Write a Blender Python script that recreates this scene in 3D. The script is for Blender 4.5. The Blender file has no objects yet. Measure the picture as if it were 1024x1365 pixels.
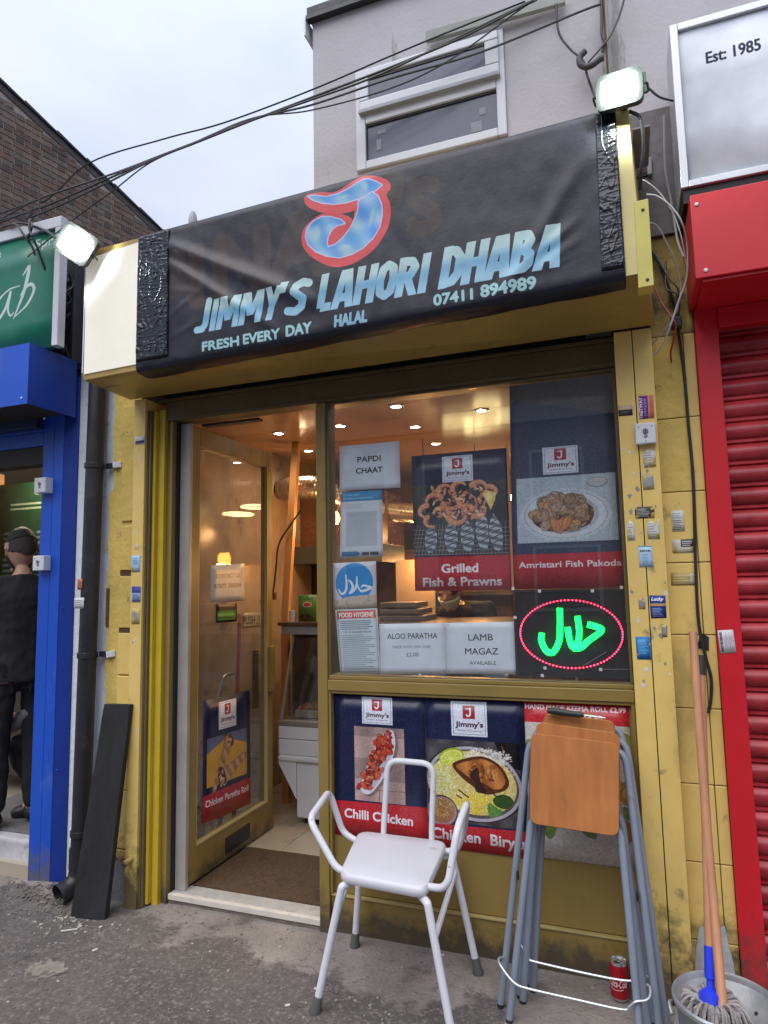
import bpy, bmesh, math, random
import numpy as np
from mathutils import Vector, Matrix, noise as mnoise
random.seed(7); rng = np.random.default_rng(7)
SC = bpy.context.scene
COL = SC.collection
R = math.radians
# ------------------------------------------------------------------ camera
cam_d = bpy.data.cameras.new('camera'); cam = bpy.data.objects.new('camera', cam_d); COL.objects.link(cam)
SC.camera = cam
_p, _y, _r = R(6.1955), R(-20.1505), R(-1.1379)
fw = Vector((math.sin(_y)*math.cos(_p), math.cos(_y)*math.cos(_p), math.sin(_p)))
rt = Vector((math.cos(_y), -math.sin(_y), 0)); up = rt.cross(fw)
rt2 = rt*math.cos(_r) + up*math.sin(_r); up2 = -rt*math.sin(_r) + up*math.cos(_r)
cam.matrix_world = Matrix(((rt2.x, up2.x, -fw.x, 0), (rt2.y, up2.y, -fw.y, -2.75), (rt2.z, up2.z, -fw.z, 1.495), (0, 0, 0, 1)))
cam_d.sensor_fit = 'VERTICAL'; cam_d.sensor_height = 24; cam_d.lens = 24*880/1365
cam_d.clip_start = .05; cam_d.clip_end = 500
# ------------------------------------------------------------------ sky, sun, exposure
SUN_EL, SUN_AZ = 58, 190          # soft daylight from behind the camera, well up
W = bpy.data.worlds.new('World'); SC.world = W; W.use_nodes = True
nt = W.node_tree; nt.nodes.clear()
def N(t, typ, **kw):
    n = t.nodes.new(typ)
    for k, v in kw.items(): setattr(n, k, v)
    return n
out = N(nt, 'ShaderNodeOutputWorld'); bg = N(nt, 'ShaderNodeBackground'); bg.inputs['Strength'].default_value = .1
sky = N(nt, 'ShaderNodeTexSky', sky_type='NISHITA', sun_disc=False, sun_elevation=R(SUN_EL), sun_rotation=R(SUN_AZ))
geo = N(nt, 'ShaderNodeTexCoord'); sep = N(nt, 'ShaderNodeSeparateXYZ'); nt.links.new(geo.outputs['Generated'], sep.inputs[0])
mp = N(nt, 'ShaderNodeMapping'); mp.inputs['Scale'].default_value = (1, 1, 2.2); nt.links.new(geo.outputs['Generated'], mp.inputs[0])
nz = N(nt, 'ShaderNodeTexNoise'); nz.inputs['Scale'].default_value = 2.3; nz.inputs['Detail'].default_value = 5; nz.inputs['Roughness'].default_value = .5; nt.links.new(mp.outputs[0], nz.inputs[0])
cr = N(nt, 'ShaderNodeValToRGB'); cr.color_ramp.elements[0].position = .32; cr.color_ramp.elements[1].position = .68
cr.color_ramp.elements[0].color = (5.3, 5.95, 8.1, 1); cr.color_ramp.elements[1].color = (7.5, 7.9, 9.6, 1)
nt.links.new(nz.outputs[0], cr.inputs[0])
mul = N(nt, 'ShaderNodeMath', operation='MULTIPLY_ADD'); mul.inputs[1].default_value = .80; mul.inputs[2].default_value = .335   # overcast: zenith brighter than horizon
mx = N(nt, 'ShaderNodeMath', operation='MAXIMUM'); mx.inputs[1].default_value = 0; nt.links.new(sep.outputs[2], mx.inputs[0]); nt.links.new(mx.outputs[0], mul.inputs[0])
sc_ = N(nt, 'ShaderNodeVectorMath', operation='SCALE'); nt.links.new(cr.outputs[0], sc_.inputs[0]); nt.links.new(mul.outputs[0], sc_.inputs['Scale'])
mxc = N(nt, 'ShaderNodeMix', data_type='RGBA'); mxc.inputs[0].default_value = .92
nt.links.new(sky.outputs[0], mxc.inputs[6]); nt.links.new(sc_.outputs[0], mxc.inputs[7])
nt.links.new(mxc.outputs[2], bg.inputs[0]); nt.links.new(bg.outputs[0], out.inputs[0])
sun_d = bpy.data.lights.new('sun', 'SUN'); sun = bpy.data.objects.new('sun', sun_d); COL.objects.link(sun)
sun_d.energy = 1.5; sun_d.angle = R(60); sun_d.color = (1, .97, .93)
sd = Vector((math.sin(R(SUN_AZ))*math.cos(R(SUN_EL)), math.cos(R(SUN_AZ))*math.cos(R(SUN_EL)), math.sin(R(SUN_EL))))
sun.rotation_euler = sd.to_track_quat('Z', 'Y').to_euler(); sun.location = (0, -5, 12)
vs = SC.view_settings; vs.view_transform = 'Standard'; vs.look = 'None'; vs.exposure = 0.72; vs.gamma = 1; vs.use_curve_mapping = False
SC.cycles.max_bounces = 8; SC.cycles.transparent_max_bounces = 16
# ------------------------------------------------------------------ materials
def lin(c): return tuple(((x/255)/12.92 if x/255 <= .04045 else ((x/255+.055)/1.055)**2.4) for x in c)
_mats = {}
def mat(name, col, rough=.6, metal=0., var=0., vs_=6., bump=0., bs=60., dirt=None, spec=.5, coat=0., emit=None, es=0., stretch=None, low=None):
    """dirt = (colour, scale, threshold 0..1, softness[, (sx,sy,sz)])"""
    if name in _mats: return _mats[name]
    m = bpy.data.materials.new(name); m.use_nodes = True; t = m.node_tree; b = t.nodes['Principled BSDF']; L = t.links
    b.inputs['Base Color'].default_value = (*col, 1); b.inputs['Roughness'].default_value = rough; b.inputs['Metallic'].default_value = metal
    b.inputs['Specular IOR Level'].default_value = spec; b.inputs['Coat Weight'].default_value = coat; b.inputs['Coat Roughness'].default_value = .08
    if emit: b.inputs['Emission Color'].default_value = (*emit, 1); b.inputs['Emission Strength'].default_value = es
    tc = N(t, 'ShaderNodeTexCoord'); src = tc.outputs['Object']
    if stretch:
        q = N(t, 'ShaderNodeMapping'); q.inputs['Scale'].default_value = stretch; L.new(src, q.inputs[0]); src = q.outputs[0]
    cur = None
    if var:
        n = N(t, 'ShaderNodeTexNoise'); n.inputs['Scale'].default_value = vs_; n.inputs['Detail'].default_value = 8; n.inputs['Roughness'].default_value = .62; L.new(src, n.inputs[0])
        r = N(t, 'ShaderNodeValToRGB'); r.color_ramp.elements[0].position = .3; r.color_ramp.elements[1].position = .7
        r.color_ramp.elements[0].color = (*[max(0, x*(1-var)) for x in col], 1); r.color_ramp.elements[1].color = (*[min(1, x*(1+var*.7)) for x in col], 1)
        L.new(n.outputs[0], r.inputs[0]); cur = r.outputs[0]
        rr = N(t, 'ShaderNodeMapRange'); rr.inputs[3].default_value = max(0, rough-.12); rr.inputs[4].default_value = min(1, rough+.12)
        L.new(n.outputs[0], rr.inputs[0]); L.new(rr.outputs[0], b.inputs['Roughness'])
    if dirt:
        for k, dd in enumerate(dirt if isinstance(dirt, list) else [dirt]):
            dc, dsc, th, so = dd[:4]
            s2 = tc.outputs['Object']
            if len(dd) > 4:
                q = N(t, 'ShaderNodeMapping'); q.inputs['Scale'].default_value = dd[4]; q.inputs['Location'].default_value = (3.1*k, 1.7, .9*k); L.new(s2, q.inputs[0]); s2 = q.outputs[0]
            n = N(t, 'ShaderNodeTexNoise'); n.inputs['Scale'].default_value = dsc; n.inputs['Detail'].default_value = 9; n.inputs['Roughness'].default_value = .68; L.new(s2, n.inputs[0])
            r = N(t, 'ShaderNodeMapRange'); r.inputs[1].default_value = th; r.inputs[2].default_value = th+so; L.new(n.outputs[0], r.inputs[0])
            x = N(t, 'ShaderNodeMix', data_type='RGBA'); L.new(r.outputs[0], x.inputs[0]); x.inputs[7].default_value = (*dc, 1)
            if cur: L.new(cur, x.inputs[6])
            else: x.inputs[6].default_value = (*col, 1)
            cur = x.outputs[2]
    if low:   # grime splashed up from the pavement: (colour, height)
        g = N(t, 'ShaderNodeNewGeometry'); sx = N(t, 'ShaderNodeSeparateXYZ'); L.new(g.outputs['Position'], sx.inputs[0])
        n = N(t, 'ShaderNodeTexNoise'); n.inputs['Scale'].default_value = 11; n.inputs['Detail'].default_value = 8; n.inputs['Roughness'].default_value = .7; L.new(g.outputs['Position'], n.inputs[0])
        a = N(t, 'ShaderNodeMath', operation='MULTIPLY_ADD'); a.inputs[1].default_value = -1/low[1]; a.inputs[2].default_value = 1.; L.new(sx.outputs[2], a.inputs[0])
        a2 = N(t, 'ShaderNodeMath', operation='MULTIPLY_ADD'); a2.inputs[1].default_value = 2.2; L.new(n.outputs[0], a2.inputs[0]); L.new(a.outputs[0], a2.inputs[2])
        r = N(t, 'ShaderNodeMapRange'); r.inputs[1].default_value = 1.3; r.inputs[2].default_value = 1.85; r.inputs[4].default_value = .88; L.new(a2.outputs[0], r.inputs[0])
        x = N(t, 'ShaderNodeMix', data_type='RGBA'); L.new(r.outputs[0], x.inputs[0]); x.inputs[7].default_value = (*low[0], 1)
        if cur: L.new(cur, x.inputs[6])
        else: x.inputs[6].default_value = (*col, 1)
        cur = x.outputs[2]
    if cur: L.new(cur, b.inputs['Base Color'])
    if bump:
        n = N(t, 'ShaderNodeTexNoise'); n.inputs['Scale'].default_value = bs; n.inputs['Detail'].default_value = 6; L.new(src, n.inputs[0])
        u = N(t, 'ShaderNodeBump'); u.inputs['Strength'].default_value = bump; u.inputs['Distance'].default_value = .006; L.new(n.outputs[0], u.inputs['Height']); L.new(u.outputs[0], b.inputs['Normal'])
    _mats[name] = m
    return m
def mat_img(name, img, rough=.5, coat=0., bump=0., bs=40., spec=.5):
    m = bpy.data.materials.new(name); m.use_nodes = True; t = m.node_tree; b = t.nodes['Principled BSDF']; L = t.links
    uv = N(t, 'ShaderNodeUVMap'); uv.uv_map = 'UVMap'
    tx = N(t, 'ShaderNodeTexImage'); tx.image = img; tx.extension = 'EXTEND'; L.new(uv.outputs[0], tx.inputs[0])
    # slow unevenness of print and grime
    tc = N(t, 'ShaderNodeTexCoord'); n = N(t, 'ShaderNodeTexNoise'); n.inputs['Scale'].default_value = 9; n.inputs['Detail'].default_value = 6; L.new(tc.outputs['Object'], n.inputs[0])
    r = N(t, 'ShaderNodeMapRange'); r.inputs[1].default_value = .3; r.inputs[2].default_value = .7; r.inputs[3].default_value = .86; r.inputs[4].default_value = 1.04; L.new(n.outputs[0], r.inputs[0])
    s = N(t, 'ShaderNodeVectorMath', operation='SCALE'); L.new(tx.outputs[0], s.inputs[0]); L.new(r.outputs[0], s.inputs['Scale']); L.new(s.outputs[0], b.inputs['Base Color'])
    b.inputs['Roughness'].default_value = rough; b.inputs['Coat Weight'].default_value = coat; b.inputs['Coat Roughness'].default_value = .06; b.inputs['Specular IOR Level'].default_value = spec
    if bump:
        n2 = N(t, 'ShaderNodeTexNoise'); n2.inputs['Scale'].default_value = bs; n2.inputs['Detail'].default_value = 4; L.new(tc.outputs['Object'], n2.inputs[0])
        u = N(t, 'ShaderNodeBump'); u.inputs['Strength'].default_value = bump; u.inputs['Distance'].default_value = .004; L.new(n2.outputs[0], u.inputs['Height']); L.new(u.outputs[0], b.inputs['Normal'])
    return m
def mat_glass(name, tint=(1, 1, 1), refl=.55, haze=.03):
    m = bpy.data.materials.new(name); m.use_nodes = True; t = m.node_tree; t.nodes.clear(); L = t.links
    o = N(t, 'ShaderNodeOutputMaterial'); mx = N(t, 'ShaderNodeMixShader'); tr = N(t, 'ShaderNodeBsdfTransparent'); gl = N(t, 'ShaderNodeBsdfGlossy')
    tr.inputs[0].default_value = (*tint, 1); gl.inputs['Roughness'].default_value = .015
    lw = N(t, 'ShaderNodeLayerWeight'); lw.inputs[0].default_value = .5; pw_ = N(t, 'ShaderNodeMath', operation='POWER'); pw_.inputs[1].default_value = 5; L.new(lw.outputs['Facing'], pw_.inputs[0])
    fr = N(t, 'ShaderNodeMath', operation='MULTIPLY_ADD'); fr.inputs[1].default_value = .95; fr.inputs[2].default_value = .045; L.new(pw_.outputs[0], fr.inputs[0])
    n = N(t, 'ShaderNodeTexNoise'); n.inputs['Scale'].default_value = 5; n.inputs['Detail'].default_value = 7
    r = N(t, 'ShaderNodeMapRange'); r.inputs[1].default_value = .35; r.inputs[2].default_value = .75; r.inputs[3].default_value = haze*.3; r.inputs[4].default_value = haze; L.new(n.outputs[0], r.inputs[0])
    a = N(t, 'ShaderNodeMath', operation='MULTIPLY'); L.new(fr.outputs[0], a.inputs[0]); a.inputs[1].default_value = refl*2
    L.new(a.outputs[0], mx.inputs[0]); L.new(tr.outputs[0], mx.inputs[1]); L.new(gl.outputs[0], mx.inputs[2])
    df = N(t, 'ShaderNodeBsdfDiffuse'); df.inputs[0].default_value = (.5, .5, .5, 1); m2 = N(t, 'ShaderNodeMixShader'); L.new(r.outputs[0], m2.inputs[0]); L.new(mx.outputs[0], m2.inputs[1]); L.new(df.outputs[0], m2.inputs[2])
    L.new(m2.outputs[0], o.inputs[0])
    return m
# ------------------------------------------------------------------ objects
def wloc(o):
    v = Vector((0, 0, 0))
    while o: v += o.location; o = o.parent
    return v
def tag(o, label, cat, group=None, kind=None):
    if label: o['label'] = label
    if cat: o['category'] = cat
    if group: o['group'] = group
    if kind: o['kind'] = kind
    return o
def thing(name, loc, label, cat, group=None):
    o = bpy.data.objects.new(name, None); o.empty_display_size = .05; COL.objects.link(o); o.location = loc
    return tag(o, label, cat, group)
class MB:
    def __init__(s): s.v = []; s.f = []; s.uv = {}
    def add(s, vs_, fs):
        b = len(s.v); s.v += [tuple(v) for v in vs_]; s.f += [tuple(b+i for i in f) for f in fs]; return s
    def box(s, x0, x1, y0, y1, z0, z1):
        return s.add([(x0,y0,z0),(x1,y0,z0),(x1,y1,z0),(x0,y1,z0),(x0,y0,z1),(x1,y0,z1),(x1,y1,z1),(x0,y1,z1)],
                     [(0,3,2,1),(4,5,6,7),(0,1,5,4),(1,2,6,5),(2,3,7,6),(3,0,4,7)])
    def hexa(s, p):   # 8 corners: bottom loop (4) then top loop (4), both seen ccw from above
        return s.add(p, [(0,3,2,1),(4,5,6,7),(0,1,5,4),(1,2,6,5),(2,3,7,6),(3,0,4,7)])
    def beam(s, a, b, w, h, upv=(0, 0, 1)):
        a = Vector(a); b = Vector(b); d = (b-a).normalized(); u = Vector(upv)
        if abs(d.dot(u)) > .98: u = Vector((0, 1, 0))
        r = d.cross(u).normalized()*w/2; u2 = r.cross(d).normalized()*h/2
        return s.add([a-r-u2, a+r-u2, a+r+u2, a-r+u2, b-r-u2, b+r-u2, b+r+u2, b-r+u2], [(0,1,2,3),(7,6,5,4),(0,4,5,1),(1,5,6,2),(2,6,7,3),(3,7,4,0)])
    def prism(s, poly, f, d):   # poly 2D ccw, f maps (u,v)->3D, d = extrude vector
        d = Vector(d); n = len(poly); a = [Vector(f(*p)) for p in poly]; b = [p+d for p in a]
        return s.add(a+b, [tuple(range(n))[::-1], tuple(range(n, 2*n))] + [(i, (i+1) % n, n+(i+1) % n, n+i) for i in range(n)])
    def tube(s, pts, r, seg=8, cap=True, closed=False):
        pts = [Vector(p) for p in pts]; n = len(pts); rs = r if isinstance(r, (list, tuple)) else [r]*n
        tang = []
        for i in range(n):
            a = pts[(i-1) % n] if (closed or i > 0) else pts[0]; b = pts[(i+1) % n] if (closed or i < n-1) else pts[-1]
            tang.append((b-a).normalized())
        u = Vector((0, 0, 1)) if abs(tang[0].z) < .9 else Vector((1, 0, 0))
        u = (u - tang[0]*u.dot(tang[0])).normalized(); vs_ = []
        for i in range(n):
            u = (u - tang[i]*u.dot(tang[i])).normalized(); w = tang[i].cross(u)
            for k in range(seg):
                a = 2*math.pi*k/seg; vs_.append(pts[i]+(u*math.cos(a)+w*math.sin(a))*rs[i])
        fs = []
        for i in range(n if closed else n-1):
            j = (i+1) % n
            for k in range(seg): k2 = (k+1) % seg; fs.append((i*seg+k, i*seg+k2, j*seg+k2, j*seg+k))
        if cap and not closed: fs += [tuple(range(seg))[::-1], tuple(range((n-1)*seg, n*seg))]
        return s.add(vs_, fs)
    def lathe(s, prof, c, seg=24, axis=(0, 0, 1), caps=True):
        ax = Vector(axis).normalized(); u = Vector((1, 0, 0)) if abs(ax.x) < .9 else Vector((0, 1, 0)); u = (u-ax*u.dot(ax)).normalized(); w = ax.cross(u); c = Vector(c); vs_ = []
        for r, h in prof:
            for k in range(seg): a = 2*math.pi*k/seg; vs_.append(c+ax*h+(u*math.cos(a)+w*math.sin(a))*r)
        fs = []; n = len(prof)
        for i in range(n-1):
            for k in range(seg): k2 = (k+1) % seg; fs.append((i*seg+k, i*seg+k2, (i+1)*seg+k2, (i+1)*seg+k))
        if caps: fs += [tuple(range(seg))[::-1], tuple(range((n-1)*seg, n*seg))]
        return s.add(vs_, fs)
    def build(s, name, m, parent=None, bevel=0., smooth=False, seg=2, label=None, cat=None, group=None, kind=None, sub=0):
        me = bpy.data.meshes.new(name); V = np.array(s.v, float)
        if parent is None: off = Vector(((V[:, 0].min()+V[:, 0].max())/2, (V[:, 1].min()+V[:, 1].max())/2, V[:, 2].min()))
        else: off = wloc(parent)
        V = V-np.array(off); me.from_pydata(V.tolist(), [], s.f); me.update()
        o = bpy.data.objects.new(name, me); COL.objects.link(o)
        if parent is None: o.location = off
        else: o.parent = parent
        if m: me.materials.append(m)
        if bevel:
            md = o.modifiers.new('bevel', 'BEVEL'); md.width = bevel; md.segments = seg; md.limit_method = 'ANGLE'; md.angle_limit = R(40)
        if sub: md = o.modifiers.new('sub', 'SUBSURF'); md.levels = sub; md.render_levels = sub
        if smooth:
            me.polygons.foreach_set('use_smooth', [True]*len(me.polygons))
            if not sub and not bevel:
                try: me.set_sharp_from_angle(angle=R(40))
                except Exception: pass
        return tag(o, label, cat, group, kind)
def rnd(pts, r=.02, n=5):
    """round the corners of a polyline"""
    pts = [Vector(p) for p in pts]; o = [pts[0]]
    for i in range(1, len(pts)-1):
        a, b, c = pts[i-1], pts[i], pts[i+1]; d1 = (a-b); d2 = (c-b); rr = min(r, d1.length*.45, d2.length*.45)
        p = b+d1.normalized()*rr; q = b+d2.normalized()*rr
        for k in range(n+1): t = k/n; o.append(p*(1-t)**2 + b*2*t*(1-t) + q*t*t)
    return o+[pts[-1]]
def spl(pts, n=8):
    """catmull-rom through points"""
    P = [Vector(p) for p in pts]; P = [P[0]*2-P[1]]+P+[P[-1]*2-P[-2]]; o = []
    for i in range(1, len(P)-2):
        for k in range(n):
            t = k/n; a, b, c, d = P[i-1:i+3]
            o.append(.5*((2*b)+(c-a)*t+(2*a-5*b+4*c-d)*t*t+(3*b-a-3*c+d)*t**3))
    return o+[P[-2]]
# ------------------------------------------------------------------ printed matter, drawn in code
def text_edges(body, size=1., bold=0., shear=0., space=1.):
    cu = bpy.data.curves.new('t', 'FONT'); cu.body = body; cu.size = size; cu.offset = bold; cu.shear = shear; cu.space_character = space
    cu.fill_mode = 'NONE'; cu.resolution_u = 4
    o = bpy.data.objects.new('t', cu); COL.objects.link(o); dg = bpy.context.evaluated_depsgraph_get(); e = o.evaluated_get(dg); me = e.to_mesh()
    V = np.zeros(len(me.vertices)*3); me.vertices.foreach_get('co', V); V = V.reshape(-1, 3)[:, :2]
    E = np.zeros(len(me.edges)*2, int); me.edges.foreach_get('vertices', E); E = E.reshape(-1, 2)
    e.to_mesh_clear(); bpy.data.objects.remove(o); bpy.data.curves.remove(cu)
    return V[E] if len(E) else np.zeros((0, 2, 2))
class Cv:
    SS = 3
    def __init__(s, w, h, ppu, bg=(255, 255, 255)):
        s.w, s.h, s.k = w, h, ppu; s.W, s.H = max(8, int(round(w*ppu))), max(8, int(round(h*ppu)))
        s.a = np.empty((s.H, s.W, 3), np.float32); s.a[:] = np.array(bg)/255.
    def fill(s, E, col, al=1., dil=0.):
        if len(E) == 0: return
        SS = s.SS; D = int(round(dil*s.k*SS)); pd = 2+D//SS; P = np.array(E, float).copy(); P[..., 0] *= s.W/s.w; P[..., 1] = (s.h-P[..., 1])*s.H/s.h
        x0 = max(0, int(P[..., 0].min())-pd); x1 = min(s.W, int(P[..., 0].max())+pd+1); y0 = max(0, int(P[..., 1].min())-pd); y1 = min(s.H, int(P[..., 1].max())+pd+1)
        if x1 <= x0 or y1 <= y0: return
        Hh, Ww = (y1-y0)*SS, (x1-x0)*SS; P[..., 0] = (P[..., 0]-x0)*SS; P[..., 1] = (P[..., 1]-y0)*SS
        T = np.zeros((Hh, Ww+1), np.int32); ys = np.arange(Hh)+.5
        for c in range(0, len(P), 400):
            Q = P[c:c+400]; a = Q[:, 0]; b = Q[:, 1]
            m = (a[None, :, 1] <= ys[:, None]) != (b[None, :, 1] <= ys[:, None]); r_, e_ = np.nonzero(m)
            if len(r_) == 0: continue
            xx = a[e_, 0]+(ys[r_]-a[e_, 1])/(b[e_, 1]-a[e_, 1])*(b[e_, 0]-a[e_, 0])
            np.add.at(T, (r_, np.clip(np.ceil(xx-.5), 0, Ww).astype(int)), 1)
        B = np.cumsum(T[:, :Ww], 1) % 2
        if D:
            O = B.copy(); Bp = np.pad(B, D)
            for a_ in range(16):
                for q in (1., .55):
                    dx, dy = int(round(D*q*math.cos(a_*math.pi/8))), int(round(D*q*math.sin(a_*math.pi/8))); O |= Bp[D+dy:D+dy+Hh, D+dx:D+dx+Ww]
            B = O
        M = B.reshape(y1-y0, SS, x1-x0, SS).mean((1, 3))*al
        s.blend(M, x0, y0, x1, y1, col)
    def blend(s, M, x0, y0, x1, y1, col):
        if callable(col):
            X, Y = np.meshgrid((np.arange(x0, x1)+.5)*s.w/s.W, s.h-(np.arange(y0, y1)+.5)*s.h/s.H); c = col(X, Y)/255.
        else: c = np.array(col)/255.
        A = s.a[y0:y1, x0:x1]; A += (c-A)*M[..., None]
    def poly(s, pts, col, al=1.):
        p = np.array(pts, float); s.fill(np.stack([p, np.roll(p, -1, 0)], 1), col, al)
    def polys(s, rings, col, al=1.):
        s.fill(np.concatenate([np.stack([np.array(p, float), np.roll(np.array(p, float), -1, 0)], 1) for p in rings]), col, al)
    def rect(s, x0, y0, x1, y1, col, al=1.): s.poly([(x0, y0), (x1, y0), (x1, y1), (x0, y1)], col, al)
    def ell(s, cx, cy, rx, ry, col, al=1., rot=0., n=28, wob=0.):
        t = np.linspace(0, 2*np.pi, n, endpoint=False); q = 1+wob*rng.standard_normal(n); x = rx*q*np.cos(t); y = ry*q*np.sin(t)
        s.poly(np.stack([cx+x*math.cos(rot)-y*math.sin(rot), cy+x*math.sin(rot)+y*math.cos(rot)], 1), col, al)
    def line(s, pts, wd, col, al=1., butt=False):
        for i in range(len(pts)-1):
            a = np.array(pts[i], float); b = np.array(pts[i+1], float); d = b-a; L = np.hypot(*d)
            if L < 1e-9: continue
            wa = wd if not isinstance(wd, (list, tuple)) else wd[i]; wb = wd if not isinstance(wd, (list, tuple)) else wd[i+1]
            nrm = np.array([-d[1], d[0]])/L; s.poly([a-nrm*wa/2, b-nrm*wb/2, b+nrm*wb/2, a+nrm*wa/2], col, al)
            if not butt: s.ell(b[0], b[1], wb/2, wb/2, col, al, n=12)
            if not butt and i == 0: s.ell(a[0], a[1], wa/2, wa/2, col, al, n=12)
    def text(s, body, x, y, h=None, w=None, col=(0, 0, 0), bold=0., shear=0., al=1., center=False, space=1., ref='H', rot=0.):
        E = text_edges(body, 1., 0., shear, space)
        if len(E) == 0: return
        E = E.copy(); cap = text_cap(0.)
        sy = (h/cap) if h else None
        wd = E[..., 0].max()-E[..., 0].min(); sx = (w/wd) if w else sy
        if sy is None: sy = sx
        E[..., 0] = (E[..., 0]-E[..., 0].min())*sx; E[..., 1] *= sy
        if center: E[..., 0] -= wd*sx/2
        if rot: E = E @ np.array([[math.cos(rot), math.sin(rot)], [-math.sin(rot), math.cos(rot)]])
        E[..., 0] += x; E[..., 1] += y; s.fill(E, col, al, bold*cap*(sy or 1))
    def grain(s, amt=.03, sc=1):
        n = rng.standard_normal((s.H//sc+2, s.W//sc+2)); n = np.kron(n, np.ones((sc, sc)))[:s.H, :s.W]
        s.a += (n*amt)[..., None]
    def paste(s, o, x0, y0, x1, y1):
        X0, X1 = int(x0*s.W/s.w), int(x1*s.W/s.w); Y0, Y1 = int((s.h-y1)*s.H/s.h), int((s.h-y0)*s.H/s.h)
        yi = (np.arange(Y1-Y0)*o.H/(Y1-Y0)).astype(int); xi = (np.arange(X1-X0)*o.W/(X1-X0)).astype(int); s.a[Y0:Y1, X0:X1] = o.a[yi][:, xi]
    def image(s, name):
        im = bpy.data.images.new(name, s.W, s.H); px = np.ones((s.H, s.W, 4), np.float32); px[..., :3] = np.clip(s.a, 0, 1)[::-1]
        im.pixels.foreach_set(px.ravel()); im.update(); im.pack(); return im
_cap = {}
def text_cap(b):
    if b not in _cap: E = text_edges('H', 1., b); _cap[b] = E[..., 1].max()
    return _cap[b]
def sheet(name, q, img, nx=8, nz=8, wav=.0, thick=.0008, rough=.5, coat=0., bump=0., parent=None, label=None, cat=None, group=None, disp=None, spec=.5, m=None):
    """thin printed sheet; q = corners TL,TR,BR,BL (3D) as seen from the front; disp(u,v)->offset along the front normal"""
    TL, TR, BR, BL = [Vector(p) for p in q]; nrm = (BR-BL).cross(TL-BL).normalized(); vs_ = []; uvs = []
    sd_ = random.random()*50
    for j in range(nz+1):
        for i in range(nx+1):
            u, v = i/nx, j/nz; p = BL*(1-u)*(1-v)+BR*u*(1-v)+TR*u*v+TL*(1-u)*v
            d = wav*(mnoise.noise(Vector((u*2.3+sd_, v*2.3, 0)))+.4*mnoise.noise(Vector((u*6+sd_, v*6, 3)))) if wav else 0
            if disp: d += disp(u, v)
            vs_.append(p+nrm*(abs(d) if wav and not disp else d)); uvs.append((u, v))
    fs = [(j*(nx+1)+i, j*(nx+1)+i+1, (j+1)*(nx+1)+i+1, (j+1)*(nx+1)+i) for j in range(nz) for i in range(nx)]
    b = MB(); b.add(vs_, fs); o = b.build(name, m or mat_img(name+'_print', img, rough, coat, bump, spec=spec), parent, smooth=True, label=label, cat=cat, group=group)
    uvl = o.data.uv_layers.new(name='UVMap')
    for l in o.data.loops: uvl.data[l.index].uv = uvs[l.vertex_index]
    sm = o.modifiers.new('solid', 'SOLIDIFY'); sm.thickness = thick; sm.offset = -1
    return o
def dup(root, loc=None, label=None, parent=None):
    r = root.copy(); COL.objects.link(r)
    if loc is not None: r.location = loc
    if label: r['label'] = label
    if parent: r.parent = parent
    for ch in root.children: dup(ch, parent=r)
    return r
# ------------------------------------------------------------------ shared paints
yel = (.75, .54, .165)
M_yel = mat('yellow_paint', yel, .42, var=.14, vs_=3, bump=.12, bs=40, dirt=[((.16, .13, .07), 2.2, .58, .2, (1, 1, .5)), ((.30, .23, .10), 9, .62, .1), ((.45, .44, .40), 17, .71, .02)], low=((.045, .04, .032), .42))
M_yelr = mat('yellow_render_paint', (.62, .45, .115), .75, var=.22, vs_=5, bump=.9, bs=28, dirt=[((.10, .075, .03), 7, .62, .08), ((.70, .50, .19), 3, .55, .2)])
M_yelb = mat('yellow_bright_paint', (.55, .40, .03), .4, var=.12, vs_=4, bump=.1, dirt=((.12, .09, .03), 5, .6, .15, (1, 1, .3)))
M_olive = mat('olive_gold_paint', (.27, .185, .052), .36, var=.14, vs_=3, bump=.06, bs=30, dirt=[((.07, .05, .025), 4, .60, .16, (1, 1, .6)), ((.34, .25, .09), 6, .66, .05)], low=((.06, .05, .04), .16))
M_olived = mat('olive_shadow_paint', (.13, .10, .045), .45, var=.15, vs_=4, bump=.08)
M_white = mat('white_plastic', (.72, .73, .74), .35, var=.05, vs_=5, dirt=((.35, .34, .32), 6, .64, .2))
M_dark = mat('dark_void', (.012, .012, .013), .7)
M_black = mat('black_plastic', (.02, .02, .022), .45, var=.2, vs_=9)
M_rust = mat('dark_rusty_metal', (.05, .042, .038), .6, var=.4, vs_=12, bump=.3)
# ------------------------------------------------------------------ ground
def lines(a, b, c, d, st):  # dense between b and c
    o = [a, a*.5+b*.5, b-6, b-2, b-.6]; o = [x for x in o if x < b]; x = b
    while x < c: o.append(x); x += st
    return o+[c, c+.6, c+2, c+6, (c+d)/2, d]
gx = lines(-120, -4.4, 1.6, 120, .05); gy = lines(-120, -2.2, .1, 120, .05)
def gz(x, y):
    z = 0.
    t = min(1, max(0, (-2.0-x)/.6)); z -= .03*t*t*(3-2*t)
    if -5 < x < 2 and -3 < y < 1:
        z += .006*mnoise.noise(Vector((x*1.7, y*1.7, 0)))+.003*mnoise.noise(Vector((x*7, y*7, 2)))
        k = max(0, 1-((x+2.85)**2/.10+(y+.03)**2/.022)); z += .035*k*(1+.5*mnoise.noise(Vector((x*18, y*18, 5))))
    return z
b = MB(); nx_ = len(gx)
b.add([(x, y, gz(x, y)) for y in gy for x in gx], [(j*nx_+i, j*nx_+i+1, (j+1)*nx_+i+1, (j+1)*nx_+i) for j in range(len(gy)-1) for i in range(nx_-1)])
gm = bpy.data.materials.new('worn_asphalt_and_concrete'); gm.use_nodes = True; t = gm.node_tree; B = t.nodes['Principled BSDF']; L = t.links
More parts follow.
